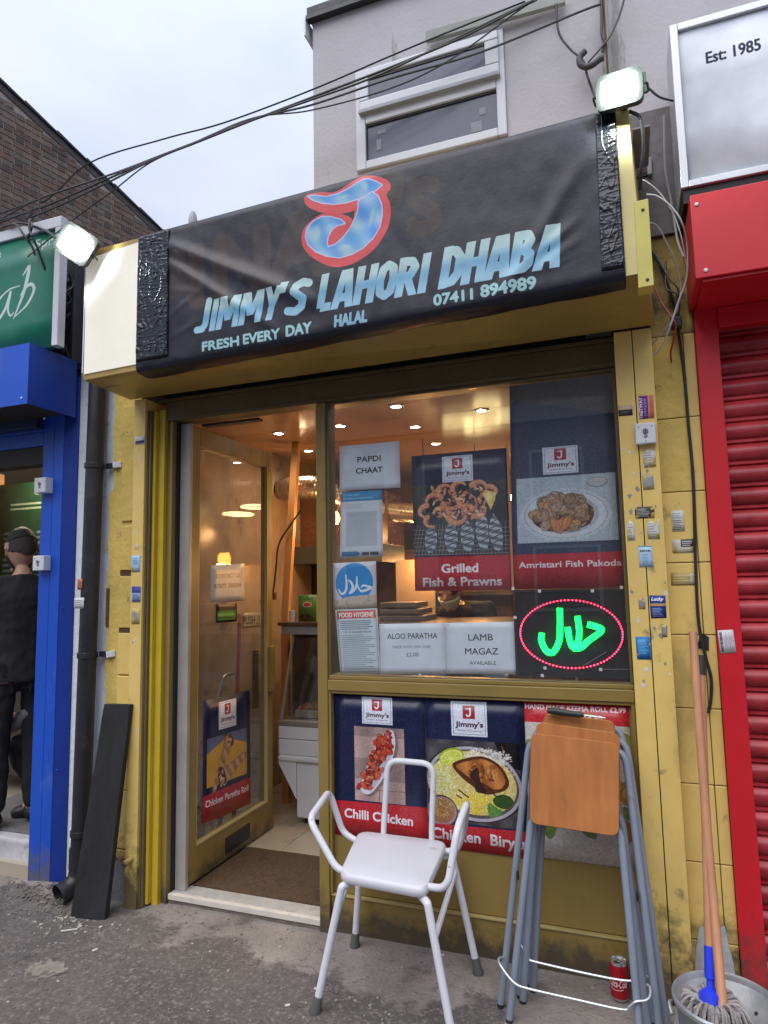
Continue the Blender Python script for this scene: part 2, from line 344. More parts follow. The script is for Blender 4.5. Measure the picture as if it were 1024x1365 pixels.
tc = N(t, 'ShaderNodeTexCoord'); sp = N(t, 'ShaderNodeSeparateXYZ'); L.new(tc.outputs['Object'], sp.inputs[0])
def nz_(sc, det=8, ro=.6, src=tc.outputs['Object']):
    n = N(t, 'ShaderNodeTexNoise'); n.inputs['Scale'].default_value = sc; n.inputs['Detail'].default_value = det; n.inputs['Roughness'].default_value = ro; L.new(src, n.inputs[0]); return n.outputs[0]
def ramp(src, p0, c0, p1, c1):
    r = N(t, 'ShaderNodeValToRGB'); e = r.color_ramp.elements; e[0].position = p0; e[0].color = (*c0, 1); e[1].position = p1; e[1].color = (*c1, 1); L.new(src, r.inputs[0]); return r.outputs[0]
def mixc(f, a, bb):
    x = N(t, 'ShaderNodeMix', data_type='RGBA'); L.new(f, x.inputs[0]); L.new(a, x.inputs[6]); L.new(bb, x.inputs[7]); return x.outputs[2]
def mr(src, a, bb, c=0., d=1.):
    r = N(t, 'ShaderNodeMapRange'); r.inputs[1].default_value = a; r.inputs[2].default_value = bb; r.inputs[3].default_value = c; r.inputs[4].default_value = d; L.new(src, r.inputs[0]); return r.outputs[0]
def mth(op, a, bb):
    m = N(t, 'ShaderNodeMath', operation=op)
    for i, v in enumerate((a, bb)):
        if isinstance(v, (int, float)): m.inputs[i].default_value = v
        else: L.new(v, m.inputs[i])
    return m.outputs[0]
asph = ramp(nz_(1.6), .3, (.070, .060, .056), .7, (.135, .118, .108))
agg = N(t, 'ShaderNodeTexVoronoi'); agg.inputs['Scale'].default_value = 95; L.new(tc.outputs['Object'], agg.inputs[0])
asph = mixc(mr(nz_(60, 4), .46, .62, 0, .85), asph, ramp(nz_(27), .3, (.03, .026, .024), .7, (.30, .265, .24)))
asph = mixc(mr(nz_(150, 2), .66, .74, 0, .6), asph, ramp(nz_(9), .3, (.3, .27, .24), .7, (.36, .33, .29)))
asph = mixc(mr(nz_(4.2, 9, .7), .60, .72, 0, .8), asph, ramp(nz_(30), .3, (.15, .13, .115), .7, (.22, .2, .175)))
conc = ramp(nz_(3.1, 9), .3, (.17, .148, .132), .7, (.33, .295, .265))
conc = mixc(mr(nz_(38, 6), .52, .72, 0, .7), conc, ramp(nz_(17), .3, (.10, .085, .075), .7, (.22, .19, .17)))
conc = mixc(mr(nz_(5.5, 9, .75), .56, .68, 0, .85), conc, ramp(nz_(9), .3, (.06, .05, .045), .7, (.09, .078, .07)))
# concrete apron along the shop fronts with a ragged worn edge
edge = mth('ADD', sp.outputs[1], mth('MULTIPLY', mth('SUBTRACT', nz_(2.3, 9, .65), .5), 1.15))
edge = mth('ADD', edge, mth('MULTIPLY', mth('ADD', sp.outputs[0], 1.2), .14))
base_ = mixc(mr(edge, -.31, -.25), asph, conc)
dsp = N(t, 'ShaderNodeVectorMath', operation='MULTIPLY_ADD'); nn_ = N(t, 'ShaderNodeTexNoise'); nn_.inputs['Scale'].default_value = 3.5; nn_.inputs['Detail'].default_value = 6; L.new(tc.outputs['Object'], nn_.inputs[0]); L.new(nn_.outputs['Color'], dsp.inputs[0]); dsp.inputs[1].default_value = (.5, .5, 0); L.new(tc.outputs['Object'], dsp.inputs[2])
vo = N(t, 'ShaderNodeTexVoronoi', feature='DISTANCE_TO_EDGE'); vo.inputs['Scale'].default_value = 1.05; L.new(dsp.outputs[0], vo.inputs[0])
crk = mth('MULTIPLY', mr(vo.outputs['Distance'], .003, .0003, 0, .7), mr(nz_(1.9), .46, .6)); drk = N(t, 'ShaderNodeRGB'); drk.outputs[0].default_value = (.025, .022, .02, 1)
L.new(mixc(crk, base_, drk.outputs[0]), B.inputs['Base Color']); B.inputs['Roughness'].default_value = .85
bu = N(t, 'ShaderNodeBump'); bu.inputs['Strength'].default_value = .9; bu.inputs['Distance'].default_value = .008
L.new(mth('ADD', nz_(70, 6), mth('MULTIPLY', nz_(14, 8), 1.5)), bu.inputs['Height']); L.new(bu.outputs[0], B.inputs['Normal'])
b.build('ground', gm, kind='structure', smooth=True)
# ------------------------------------------------------------------ shop interior (setting)
M_floor = mat('cream_floor_tile', (.42, .36, .27), .3, var=.08, vs_=4, dirt=((.2, .17, .13), 5, .6, .2))
M_grout = mat('grout', (.16, .14, .12), .9)
M_marble = mat('beige_marble_panel', (.36, .27, .195), .22, var=.30, vs_=2.4, dirt=[((.20, .13, .09), 2.2, .52, .2, (1, 1, .35)), ((.18, .13, .10), 3.5, .60, .03)])
M_wall = mat('warm_brown_wall', (.27, .155, .095), .35, var=.4, vs_=2.2, dirt=((.16, .08, .045), 2.6, .58, .2))
M_ceil = mat('pinkish_gloss_ceiling', (.40, .24, .17), .16, var=.18, vs_=1.6)
X0, X1, Y0, Y1, ZC = -2.52, .1, .1, 3.3, 2.52
MB().box(X0, X1, Y0-.065, Y1, -.1, .036).build('interior_floor', M_grout, kind='structure')
fl = bpy.data.objects['interior_floor']; tile = None
for j in range(5):
    for i in range(4):
        tx, ty = -2.5+i*.62, .615+j*.52
        if tile is None:
            tile = MB().box(0, .616, 0, .516, 0, .008).build('tile', M_floor, fl, bevel=.001); o = tile
        else: o = tile.copy(); COL.objects.link(o)
        o.location = (tx, ty, .037)
MB().box(X0-.1, X0, Y0+.05, Y1, .0, ZC+.1).build('wall_interior_left', M_marble, kind='structure')
MB().box(X1, X1+.1, Y0+.02, Y1, .0, ZC+.1).build('wall_interior_right', M_wall, kind='structure')
MB().box(X0-.1, X1+.1, Y1, Y1+.1, .0, ZC+.1).build('wall_interior_back', M_wall, kind='structure')
cl = MB().box(X0, X1, Y0+.01, Y1, ZC, ZC+.08).build('ceiling', M_ceil, kind='structure')
for k in range(7):   # ceiling boards laid across, narrow open joints
    MB().box(X0+.005, X1-.005, Y0+.02+k*.455, Y0+.02+k*.455+.450, ZC-.012, ZC-.001).build('board', M_ceil, cl)
# ------------------------------------------------------------------ the shopfront
sf = thing('shopfront', (-1.2, 0, 0), 'gold and yellow painted takeaway shopfront with open door and poster filled window', 'shopfront')
def part(n, m, parent=sf, bevel=.002, **k):
    return lambda mb: mb.build(n, m, parent, bevel=bevel, **k)
part('pilaster', M_yel)(MB().box(-2.342, -2.272, -.07, .09, -.02, 2.462))
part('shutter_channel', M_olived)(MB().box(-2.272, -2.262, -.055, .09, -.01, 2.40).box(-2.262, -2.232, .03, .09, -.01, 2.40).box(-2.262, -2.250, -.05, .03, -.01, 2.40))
part('shutter_guide', M_yelb)(MB().box(-2.232, -2.196, -.012, .09, -.01, 2.41).box(-2.249, -2.233, -.035, .03, 0, 2.4))
part('door_jamb', M_olive)(MB().box(-2.195, -2.172, .012, .1, 0, 2.346).box(-2.171, -2.156, -.0, .1, 0, 2.346))
part('door_jamb', M_dark)(MB().box(-2.1555, -2.146, .03, .1, 0, 2.346))
part('mullion', M_olive, bevel=.003)(MB().box(-1.344, -1.296, 0, .1, -.05, 2.347))
part('header', mat('shaded_olive_paint', (.12, .088, .038), .45, var=.25, vs_=4, dirt=((.04, .03, .018), 5, .55, .2)))(MB().box(-2.196, -.006, 0, .1, 2.348, 2.45).box(-2.25, -.006, -.014, .1, 2.451, 2.466))  # olive darkened so the sign's shade sits in the header colour
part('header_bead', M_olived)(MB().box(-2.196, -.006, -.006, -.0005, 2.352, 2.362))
part('shutter_slot', M_dark)(MB().box(-2.33, -.006, .02, .1, 2.467, 2.62))
part('shutter_bottom_rail', M_rust)(MB().box(-2.26, -.01, -.04, .018, 2.50, 2.545).box(-2.3, -2.20, -.065, .0, 2.462, 2.488).box(-.11, -.01, -.065, -.016, 2.47, 2.50))
part('transom', M_olive, bevel=.003)(MB().box(-1.295, -.006, 0, .09, 1.024, 1.071).box(-1.295, -.006, .012, .09, 1.072, 1.090))
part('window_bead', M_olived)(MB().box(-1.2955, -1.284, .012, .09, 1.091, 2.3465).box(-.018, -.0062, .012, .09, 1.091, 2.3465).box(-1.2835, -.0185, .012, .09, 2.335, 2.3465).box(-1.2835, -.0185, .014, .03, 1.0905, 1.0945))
part('stall_riser', M_olive, bevel=.001)(MB().box(-1.295, -.006, .034, .09, .158, 1.0235))
part('stall_riser_stile', M_olive)(MB().box(-1.2955, -1.284, .008, .033, .16, 1.023).box(-.020, -.0065, .008, .033, .16, 1.023).box(-1.283, -.021, .008, .033, 1.011, 1.023))
part('kick_board', M_olive)(MB().box(-1.295, -.006, .018, .09, -.05, .150))
part('moulding', mat('moulding_edge', (.42, .33, .13), .4, var=.15))(MB().box(-1.295, -.006, .010, .032, .150, .158))
part('window_glass', mat_glass('window_glass', (.985, .99, .99), .6), bevel=0)(MB().box(-1.283, -.019, .029, .034, 1.0905, 2.3345))
for x0, x1 in ((-.004, .0615), (.0650, .134)):
    part('pilaster', M_yel)(MB().box(x0, x1, -.07, .06, -.02, 2.462))
part('pilaster_gap', M_dark)(MB().box(.0615, .0650, -.066, .05, -.02, 2.46))
for x, z in ((-2.305, .205), (.016, .212)):   # shutter pin locks
    b = MB().lathe([(.0, 0), (.017, 0), (.017, .004), (.012, .006), (.012, .03), (.014, .032), (.014, .045), (.006, .047), (0, .047)], (x, -.0705, z+.01), 14, (0, -1, -.25))
    part('shutter_pin', M_yel, bevel=0, smooth=True)(b)
    part('shutter_pin', M_rust, bevel=0, smooth=True)(MB().lathe([(0, 0), (.0095, 0), (.0095, .006), (0, .006)], (x, -.116, z-.002), 12, (0, -1, -.25)))
part('threshold', mat('worn_threshold', (.42, .41, .38), .5, var=.25, vs_=9, bump=.3, dirt=((.12, .1, .08), 8, .58, .15)), bevel=.003)(MB().box(-2.15, -1.345, .032, .118, .0, .044))
part('threshold_nosing', mat('pale_stone_strip', (.62, .57, .50), .5, var=.12, vs_=8, dirt=((.25, .2, .15), 9, .6, .15)), bevel=.002)(MB().box(-2.15, -1.345, .006, .031, .018, .043))
part('threshold_base', mat('grimy_concrete', (.16, .13, .11), .9, var=.4, vs_=14, bump=.8))(MB().box(-2.15, -1.345, .012, .0315, -.05, .0175))
random.seed(31); rem = [MB(), MB()]
for k in range(46):   # torn remnants of old stickers left on the posts
    lft = k % 4 == 0; x = random.uniform(-2.335, -2.28) if lft else random.choice((random.uniform(.004, .055), random.uniform(.07, .128))); z = random.uniform(1.1, 2.0) if not lft else random.uniform(.8, 2.2)
    n = random.randint(6, 10); r_ = random.uniform(.003, .011); pts = [(x+r_*random.uniform(.45, 1.1)*math.cos(2*math.pi*i/n), z+r_*1.3*random.uniform(.45, 1.1)*math.sin(2*math.pi*i/n)) for i in range(n)]
    rem[random.random() < .45].prism(pts, lambda u, v: (u, -.0704, v), (0, -.0004, 0))
rem[0].build('sticker_remnants', mat('paper_remnant', (.62, .62, .58), .8, var=.2, vs_=60), sf, kind='stuff'); rem[1].build('paint_chips', mat('grey_chip', (.27, .27, .28), .8, var=.3, vs_=60), sf, kind='stuff')
# the door, open inwards at a right angle
DX = -2.115
door = MB()
door.box(DX-.022, DX+.022, .075, .150, .052, 2.335).box(DX-.022, DX+.022, .835, .905, .052, 2.335)
door.box(DX-.022, DX+.022, .151, .834, 2.235, 2.335).box(DX-.022, DX+.022, .151, .834, .052, .215)
door = door.build('door', M_olive, sf, bevel=.003)
MB().box(DX-.026, DX-.0225, .068, .0745, .052, 2.34).box(DX-.03, DX+.03, .052, .0745, .045, 2.342).build('door_edge_strip', mat('grey_aluminium', (.42, .40, .36), .4, metal=.3, var=.15), door, bevel=.002)
MB().box(DX-.012, DX+.0225, .145, .1505, .2155, 2.2345).box(DX-.012, DX+.026, .8345, .840, .2155, 2.2345).box(DX-.012, DX+.026, .151, .8345, .2155, .2255).build('glazing_bead', mat('light_bead', (.45, .36, .15), .4, var=.1), door, bevel=.001)
MB().box(DX-.003, DX+.003, .1505, .8345, .2155, 2.2345).build('door_glass', mat_glass('door_glass', (.96, .965, .96), .85, .10), door)
MB().box(DX+.0225, DX+.028, .40, .64, .085, .165).build('letter_plate', M_black, door, bevel=.002)
MB().box(DX+.0225, DX+.045, .842, .898, .86, 1.13).build('push_plate', M_olive, door, bevel=.004)
MB().box(DX+.004, DX+.02, .70, .745, .78, 1.12).build('lock_case', mat('dark_brass', (.10, .08, .04), .4, metal=.5), door, bevel=.003)
MB().box(-2.06, -1.72, .112, .16, 2.335, 2.3475).build('door_closer_track', M_black, sf, bevel=.002)
mt = MB().box(-2.085, -1.345, .120, .612, .037, .049).build('door_mat', mat('brown_coir_mat', (.095, .056, .028), .95, var=.5, vs_=60, bump=1., bs=260, dirt=[((.04, .026, .018), 5, .56, .12), ((.20, .15, .11), 14, .68, .05)]), bevel=.003)
tag(mt, 'worn brown coir mat just inside the open shop door', 'doormat')
# ------------------------------------------------------------------ rendered building above, with its window
rb = thing('rendered_building', (-.6, .03, 0), 'grey rendered upper storey with white window above the black sign', 'building')
M_rend = mat('grey_render', (.53, .51, .525), .9, var=.07, vs_=2.5, bump=.35, bs=55, dirt=[((.40, .385, .40), 3, .56, .25), ((.33, .32, .31), 16, .69, .06), ((.30, .29, .28), 2.2, .62, .05, (2.5, 1, .35))])
M_roof = mat('dark_felt_roof', (.06, .06, .065), .85, var=.3, vs_=6, bump=.4)
wb = MB().box(-1.355, -1.121, .03, .28, 2.62, 4.352).box(-.395, 2.6, .03, .28, 2.62, 4.352).box(-1.121, -.395, .03, .28, 2.62, 3.468).box(-1.121, -.395, .03, .28, 3.984, 4.352)
wb.box(-1.355, -1.10, .28, 6.0, 2.62, 4.352).box(-1.10, 2.6, 5.8, 6.0, 2.62, 4.352)
wb.build('wall', M_rend, rb)
MB().box(-1.375, 2.6, -.0, .30, 4.360, 4.41).box(-1.375, -1.08, .30, 6.0, 4.360, 4.41).build('coping', mat('mossy_coping', (.13, .135, .13), .85, var=.4, vs_=14, bump=.6), rb, bevel=.004)
MB().box(-1.375, 2.6, -.008, .029, 4.338, 4.3595).build('drip_edge', M_black, rb)
MB().box(-1.08, 2.6, .30, 5.8, 4.28, 4.32).build('roof', M_roof, rb)
MB().box(-1.385, -1.376, -.01, .1, 4.25, 4.35).build('flashing', M_white, rb)
FR = mat('white_upvc', (.62, .63, .67), .3, var=.05, vs_=3, dirt=((.40, .40, .42), 5, .63, .2))
wy = .012
f = MB()
f.box(-1.120, -1.071, wy, .10, 3.469, 3.983).box(-.437, -.396, wy, .10, 3.469, 3.983)
f.box(-1.0705, -.4375, wy, .10, 3.469, 3.510).box(-1.0705, -.4375, wy, .10, 3.945, 3.983).box(-1.0705, -.4375, wy, .10, 3.701, 3.765)
fo = f.build('window_frame', FR, rb, bevel=.004)
f = MB().box(-1.094, -.418, -.006, wy-.0005, 3.762, 3.806).box(-1.094, -.418, -.006, wy-.0005, 3.924, 3.966).box(-1.094, -1.046, -.006, wy-.0005, 3.8065, 3.9235).box(-.480, -.418, -.006, wy-.0005, 3.8065, 3.9235)
f.build('casement', FR, fo, bevel=.005)
MB().box(-1.097, -.416, -.012, wy-.0005, 3.744, 3.7605).build('drip_rail', mat('shaded_upvc', (.33, .34, .37), .4), fo, bevel=.002)
UG = mat('frosted_dusk_window', (.095, .105, .155), .18, var=.08, vs_=2.2, spec=.35)
MB().box(-1.0455, -.4805, .006, .0115, 3.8065, 3.9235).build('pane', UG, fo)
MB().box(-1.0705, -.4375, .030, .036, 3.5105, 3.7005).build('pane', UG, fo)
f = MB().box(-1.0700, -.4380, .0225, .0295, 3.691, 3.7005).box(-1.0700, -1.066, .0225, .0295, 3.511, 3.691).box(-1.0455, -.4805, .001, .0059, 3.915, 3.9232); f.build('pane_shade_strip', M_black, fo)  # black strips draw the frame's shadow along the pane tops and left side
for q in ((-1.015, .029, 3.640, .045, .020), (-1.02, .029, 3.560, .024, .055), (-.52, .029, 3.60, .03, .035), (-.56, .029, 3.525, .05, .05)):
    MB().box(q[0], q[0]+q[3], q[1]-.001, q[1], q[2], q[2]+q[4]).build('tape_scrap', mat('pale_tape', (.24, .25, .29), .5, var=.3, vs_=20), fo)
# low flat roof behind the sign on the left
lr = thing('flat_roof_building', (-1.9, .1, 0), 'low flat roofed front part behind the black sign', 'building')
MB().box(-2.7, -1.356, .1, 6.0, 2.66, 2.74).build('roof', M_roof, lr)
MB().box(-2.42, .14, .101, .16, 2.467, 2.66).build('lintel_wall', mat('dark_masonry', (.08, .07, .06), .9, var=.3), lr)
v = thing('roof_vent_pipe', (-2.42, .5, 2.74), 'small grey capped vent pipe poking above the black sign', 'vent pipe')
MB().lathe([(.02, 0), (.02, 1.02)], (-2.42, .5, 2.74), 14).build('pipe', mat('grey_pvc', (.38, .38, .40), .5, var=.1), v, smooth=True)
MB().lathe([(.026, 0), (.028, .025), (.022, .06), (.012, .085), (0, .09)], (-2.42, .5, 3.735), 14).build('cap', mat('grey_pvc', (.38, .38, .4)), v, smooth=True)
# ------------------------------------------------------------------ the big sign box over the shop
sg = thing('shop_sign', (-1.1, -.42, 2.46), 'long yellow sign box wrapped in a black printed banner above the shop', 'shop sign')
FL, FRr, BLk, BRk = (-2.335, -.42, 2.465), (.108, -.42, 2.525), (-2.365, -.075, 2.464), (.150, -.075, 2.468)
b = MB().hexa([FL, FRr, BRk, BLk, (-2.345, -.42, 3.095), (.09, -.42, 3.148), (.12, -.02, 3.15), (-2.345, -.02, 3.09)])
b.build('sign_box', mat('yellow_sign_box', (.40, .27, .07), .38, var=.25, vs_=2.5, bump=.05, dirt=[((.13, .09, .03), 3, .56, .2), ((.5, .38, .12), 8, .62, .2)]), sg, bevel=.002)
# seams in the soffit
MB().hexa([(-2.33, -.30, 2.4625), (-2.06, -.30, 2.469), (-2.06, -.297, 2.469), (-2.33, -.297, 2.4625), (-2.33, -.30, 2.467), (-2.06, -.30, 2.473), (-2.06, -.297, 2.473), (-2.33, -.297, 2.467)]).build('soffit_seam', M_dark, sg)
# lit white panel at the left end
MB().hexa([(-2.328, -.426, 2.492), (-2.02, -.426, 2.500), (-2.02, -.4205, 2.500), (-2.328, -.4205, 2.492), (-2.334, -.426, 3.055), (-2.024, -.426, 3.078), (-2.024, -.4205, 3.078), (-2.334, -.4205, 3.055)]).build('white_panel', mat('milky_light_panel', (.74, .72, .62), .32, var=.05, vs_=3, dirt=((.80, .76, .60), 3, .5, .2), emit=(1, .93, .76), es=.16), sg, bevel=.001)
MB().box(-2.343, -2.3365, -.424, -.419, 2.50, 3.07).build('panel_edge', FR, sg)
MB().hexa([(.048, -.426, 2.527), (.104, -.426, 2.5285), (.104, -.4205, 2.5285), (.048, -.4205, 2.527), (.046, -.426, 3.140), (.088, -.426, 3.140), (.088, -.4205, 3.140), (.046, -.4205, 3.140)]).build('end_trim', mat('pale_yellow_trim', (.66, .56, .22), .4, var=.08), sg, bevel=.001)
MB().hexa([(.085, -.430, 2.476), (.134, -.430, 2.478), (.134, -.36, 2.478), (.085, -.36, 2.476), (.089, -.430, 2.786), (.134, -.430, 2.788), (.134, -.36, 2.788), (.089, -.36, 2.786)]).build('end_plate', mat('lemon_plate', (.62, .55, .12), .4, var=.1, dirt=((.25, .2, .08), 20, .66, .04)), sg, bevel=.002)
for z in (2.50, 2.75): MB().lathe([(0, 0), (.006, 0), (.004, .003), (0, .003)], (.115, -.4303, z), 10, (0, -1, 0)).build('screw', M_rust, sg)
# banner: printed, creased, wrapped under the box
bx0, bx1, bz0, bz1 = -2.024, .047, 2.40, 3.16
bw, bh = bx1-bx0, bz1-bz0
cv = Cv(bw, bh, 1150, (28, 28, 41))
T_ = lambda p: [(x-bx0, z-bz0) for x, z in p]
ghost = (58, 47, 44)
for s_, x, z, h in (('A', -1.92, 2.72, .25), ('I', -1.72, 2.73, .25), ('N', -1.60, 2.74, .26), ('A', -1.33, 2.76, .26), ("'", -.80, 2.80, .27), ('S', -.72, 2.84, .20)):
    cv.text(s_, x-bx0, z-bz0, h=h, col=ghost, bold=.09, al=.9)
red = [(-1.175,3.091),(-1.156,3.104),(-1.09,3.097),(-1.043,3.085),(-.996,3.095),(-.946,3.118),(-.91,3.126),(-.876,3.118),(-.821,3.091),(-.798,3.065),(-.796,3.041),(-.812,3.021),(-.8,2.981),(-.797,2.94),(-.809,2.888),(-.833,2.847),(-.868,2.807),(-.91,2.782),(-.959,2.764),(-1.015,2.761),(-1.065,2.774),(-1.115,2.805),(-1.159,2.844),(-1.184,2.884),(-1.189,2.921),(-1.18,2.954),(-1.157,2.977),(-1.12,2.997),(-1.091,3.003),(-1.073,2.999),(-1.113,3.017),(-1.157,3.048),(-1.173,3.069)]
hole = [(-1.012,2.986),(-.983,2.984),(-.951,2.986),(-.957,2.948),(-.976,2.967)]
topb = [(-1.156,3.094),(-1.127,3.09),(-1.076,3.071),(-1.032,3.072),(-.982,3.081),(-.939,3.099),(-.911,3.108),(-.89,3.105),(-.856,3.085),(-.832,3.066),(-.856,3.051),(-.891,3.042),(-.926,3.033),(-.983,3.029),(-1.04,3.035),(-1.09,3.05),(-1.134,3.074)]
body = [(-.932,3.021),(-.891,3.039),(-.874,3.045),(-.85,3.023),(-.836,2.982),(-.835,2.941),(-.846,2.896),(-.874,2.855),(-.916,2.823),(-.965,2.806),(-1.021,2.803),(-1.078,2.822),(-1.122,2.848),(-1.158,2.886),(-1.17,2.924),(-1.161,2.957),(-1.135,2.979),(-1.098,2.99),(-1.055,2.981),(-1.012,2.96),(-.995,2.942),(-1.027,2.941),(-1.052,2.93),(-1.07,2.903),(-1.076,2.876),(-1.071,2.855),(-1.035,2.861),(-.999,2.885),(-.97,2.916),(-.948,2.953),(-.934,2.984)]
def closed_spl(p, n=5):
    P = [np.array(q) for q in p]; m = len(P); o = []
    for i in range(m):
        a, b_, c, d = P[i-1], P[i], P[(i+1) % m], P[(i+2) % m]
        for k in range(n):
            t = k/n; o.append(tuple(.5*((2*b_)+(c-a)*t+(2*a-5*b_+4*c-d)*t*t+(3*b_-a-3*c+d)*t**3)))
    return o
cv.polys([T_(closed_spl(red)), T_(hole)], (214, 74, 78))
for sh in (topb, body):
    q = T_(sh); cv.line(q+[q[0]], .010, (196, 196, 232))
    cv.poly(q, lambda X, Y: np.stack([92+46*np.sin(X*31+Y*17)**2+20*np.cos(Y*60), 156+30*np.sin(X*31+Y*17)**2+10*np.cos(Y*60), 214+8*np.sin(X*40)], -1))
for _ in range(10):
    x, z = rng.uniform(-1.14, -.86), rng.uniform(2.84, 2.94)
for x, z, rx, ry, ro in ((-1.12, 2.93, .022, .035, 0), (-.905, 3.08, .016, .026, .3), (-.88, 2.94, .010, .045, -.3), (-1.0, 2.84, .03, .014, 0), (-1.0, 3.055, .03, .008, .1)):
    for q in (1., .75, .5): cv.ell(x-bx0, z-bz0, rx*q, ry*q, (176, 206, 208), .28, ro)
# chunky slanted comic lettering drawn stroke by stroke
GL = {'J': (.62, [[(.44, 1), (.44, .26), (.33, .12), (.08, .12)]]), 'I': (.34, [[(.17, 1), (.17, 0)]]),
 'M': (1.0, [[(.12, 0), (.15, 1)], [(.22, 1), (.47, .25)], [(.47, .25), (.74, 1)], [(.81, 1), (.84, 0)]]),
 'Y': (.70, [[(.12, 1), (.34, .48)], [(.62, 1), (.30, .34)], [(.34, .5), (.30, 0)]]), "'": (.26, [[(.14, 1), (.10, .68)]]),
 'S': (.66, [[(.56, .84), (.40, .90), (.22, .82), (.18, .66), (.32, .54), (.48, .42), (.46, .22), (.30, .11), (.08, .16)]]),
 'L': (.54, [[(.14, 1), (.14, .10)], [(.14, .11), (.52, .11)]]), 'A': (.78, [[(.12, 0), (.33, 1)], [(.64, 0), (.46, 1)], [(.22, .28), (.56, .28)]]),
 'H': (.72, [[(.13, 1), (.13, 0)], [(.58, 1), (.58, 0)], [(.13, .5), (.58, .5)]]),
 'O': (.72, [[(.36, .89), (.19, .80), (.13, .5), (.19, .20), (.36, .11), (.53, .20), (.59, .5), (.53, .80), (.36, .89)]]),
 'R': (.72, [[(.13, 1), (.13, 0)], [(.13, .89), (.42, .87), (.54, .72), (.42, .52), (.15, .48)], [(.32, .50), (.60, 0)]]),
 'D': (.72, [[(.13, 1), (.13, 0)], [(.13, .89), (.40, .86), (.57, .68), (.57, .32), (.40, .14), (.13, .11)]]),
 'B': (.72, [[(.13, 1), (.13, 0)], [(.13, .89), (.40, .88), (.50, .74), (.40, .56), (.14, .53)], [(.34, .54), (.54, .42), (.54, .22), (.40, .12), (.13, .11)]])}
def comic(word, x0, z0, x1, z1, H, slant=.20, th=.185):
    tot = sum(GL[c][0] for c in word); kx = (x1-x0)/tot; x = 0; slope = (z1-z0)/(x1-x0)
    def fillc(X, Y):
        q = ((Y-(z0-bz0)-(X-(x0-bx0))*slope)/H)[..., None]; s1 = np.clip((q-.52)/.22, 0, 1); s2 = np.clip((q-.15)/.3, 0, 1)
        return (np.array([156, 200, 222.])*(1-s2)+np.array([116, 172, 200.])*s2)*(1-s1)+np.array([178, 208, 208.])*s1
    place = lambda u, v: (x0-bx0+(x+u)*kx+v*H*slant, z0-bz0+v*H+((x+u)*kx)*slope)
    for c in word:
        wd, st = GL[c]; tx = th*H/kx
        for pts in st:
            if len(pts) == 2:
                (u0, v0), (u1, v1) = pts
                if abs(v1-v0) > abs(u1-u0)*.5: q = [(u0-tx/2, v0), (u0+tx/2, v0), (u1+tx/2, v1), (u1-tx/2, v1)]
                else: q = [(u0, v0-th/2), (u1, v1-th/2), (u1, v1+th/2), (u0, v0+th/2)]
                cv.poly([place(*p) for p in q], fillc)
            else: cv.line([place(*p) for p in pts], th*H*1.02, fillc)
        x += wd
comic('JIMMY', -1.712, 2.588, -1.30, 2.592, .138, th=.215); comic("'S", -1.315, 2.592, -1.165, 2.594, .150, th=.23)
comic('LAHORI', -1.128, 2.588, -.662, 2.592, .156, th=.215); comic('DHABA', -.615, 2.594, -.170, 2.600, .162, th=.22)
pale = (160, 205, 208)
for s_, x, z, w, h in (('FRESH', -1.670, 2.507, .182, .038), ('EVERY', -1.465, 2.508, .172, .040), ('DAY', -1.262, 2.511, .112, .043)):
    cv.text(s_, x-bx0, z-bz0, h=h, w=w, col=pale, bold=.065)
cv.text('HALAL', -1.045-bx0, 2.517-bz0, h=.045, w=.138, col=(140, 186, 206), bold=.07, shear=.1)
cv.text('07411', -.633-bx0, 2.535-bz0, h=.040, w=.148, col=pale, bold=.065); cv.text('894989', -.453-bx0, 2.537-bz0, h=.043, w=.198, col=pale, bold=.065)
cv.grain(.008)
bim = cv.image('banner_print')
def bdisp(u, v):
    x = u*bw; z = v*bh; d = .004
    # tension folds fanning out from the upper left and creases at both taped ends
    def fold(x0, z0, ang, wid, amp, l0, l1):
        dx, dz = x-x0, z-z0; a = dx*math.cos(ang)+dz*math.sin(ang); c = -dx*math.sin(ang)+dz*math.cos(ang); t = max(0, min(1, (a-l0)/.15))*max(0, min(1, (l1-a)/.35)); return amp*t*math.exp(-(c/wid)**2)
    d += fold(.10, .66, R(-28), .030, .013, .0, 1.0)+fold(.12, .58, R(-36), .022, .010, 0, .8)+fold(.14, .42, R(-12), .018, .006, 0, .3)+fold(.16, .28, R(30), .014, .006, 0, .25)+fold(.16, .18, R(20), .014, .006, 0, .22)+fold(.17, .12, R(-20), .012, .005, 0, .2)
    d += fold(1.95, .30, R(208), .022, .009, 0, .30)+fold(1.95, .38, R(215), .02, .007, 0, .45)+fold(1.98, .62, R(236), .03, .006, 0, .7)+fold(1.95, .25, R(200), .012, .006, 0, .18)
    e = max(0, 1-max(0, x-.17)/.05) if x > .17 else 1; e = max(e, max(0, 1-max(0, 1.93-x)/.05) if x < 1.93 else 1) if x > 1 else e
    d += .004*mnoise.noise(Vector((x*3, z*5, 1)))+.0016*mnoise.noise(Vector((x*11, z*9, 4)))+.0012*mnoise.noise(Vector((x*26, z*14, 7)))
    return d
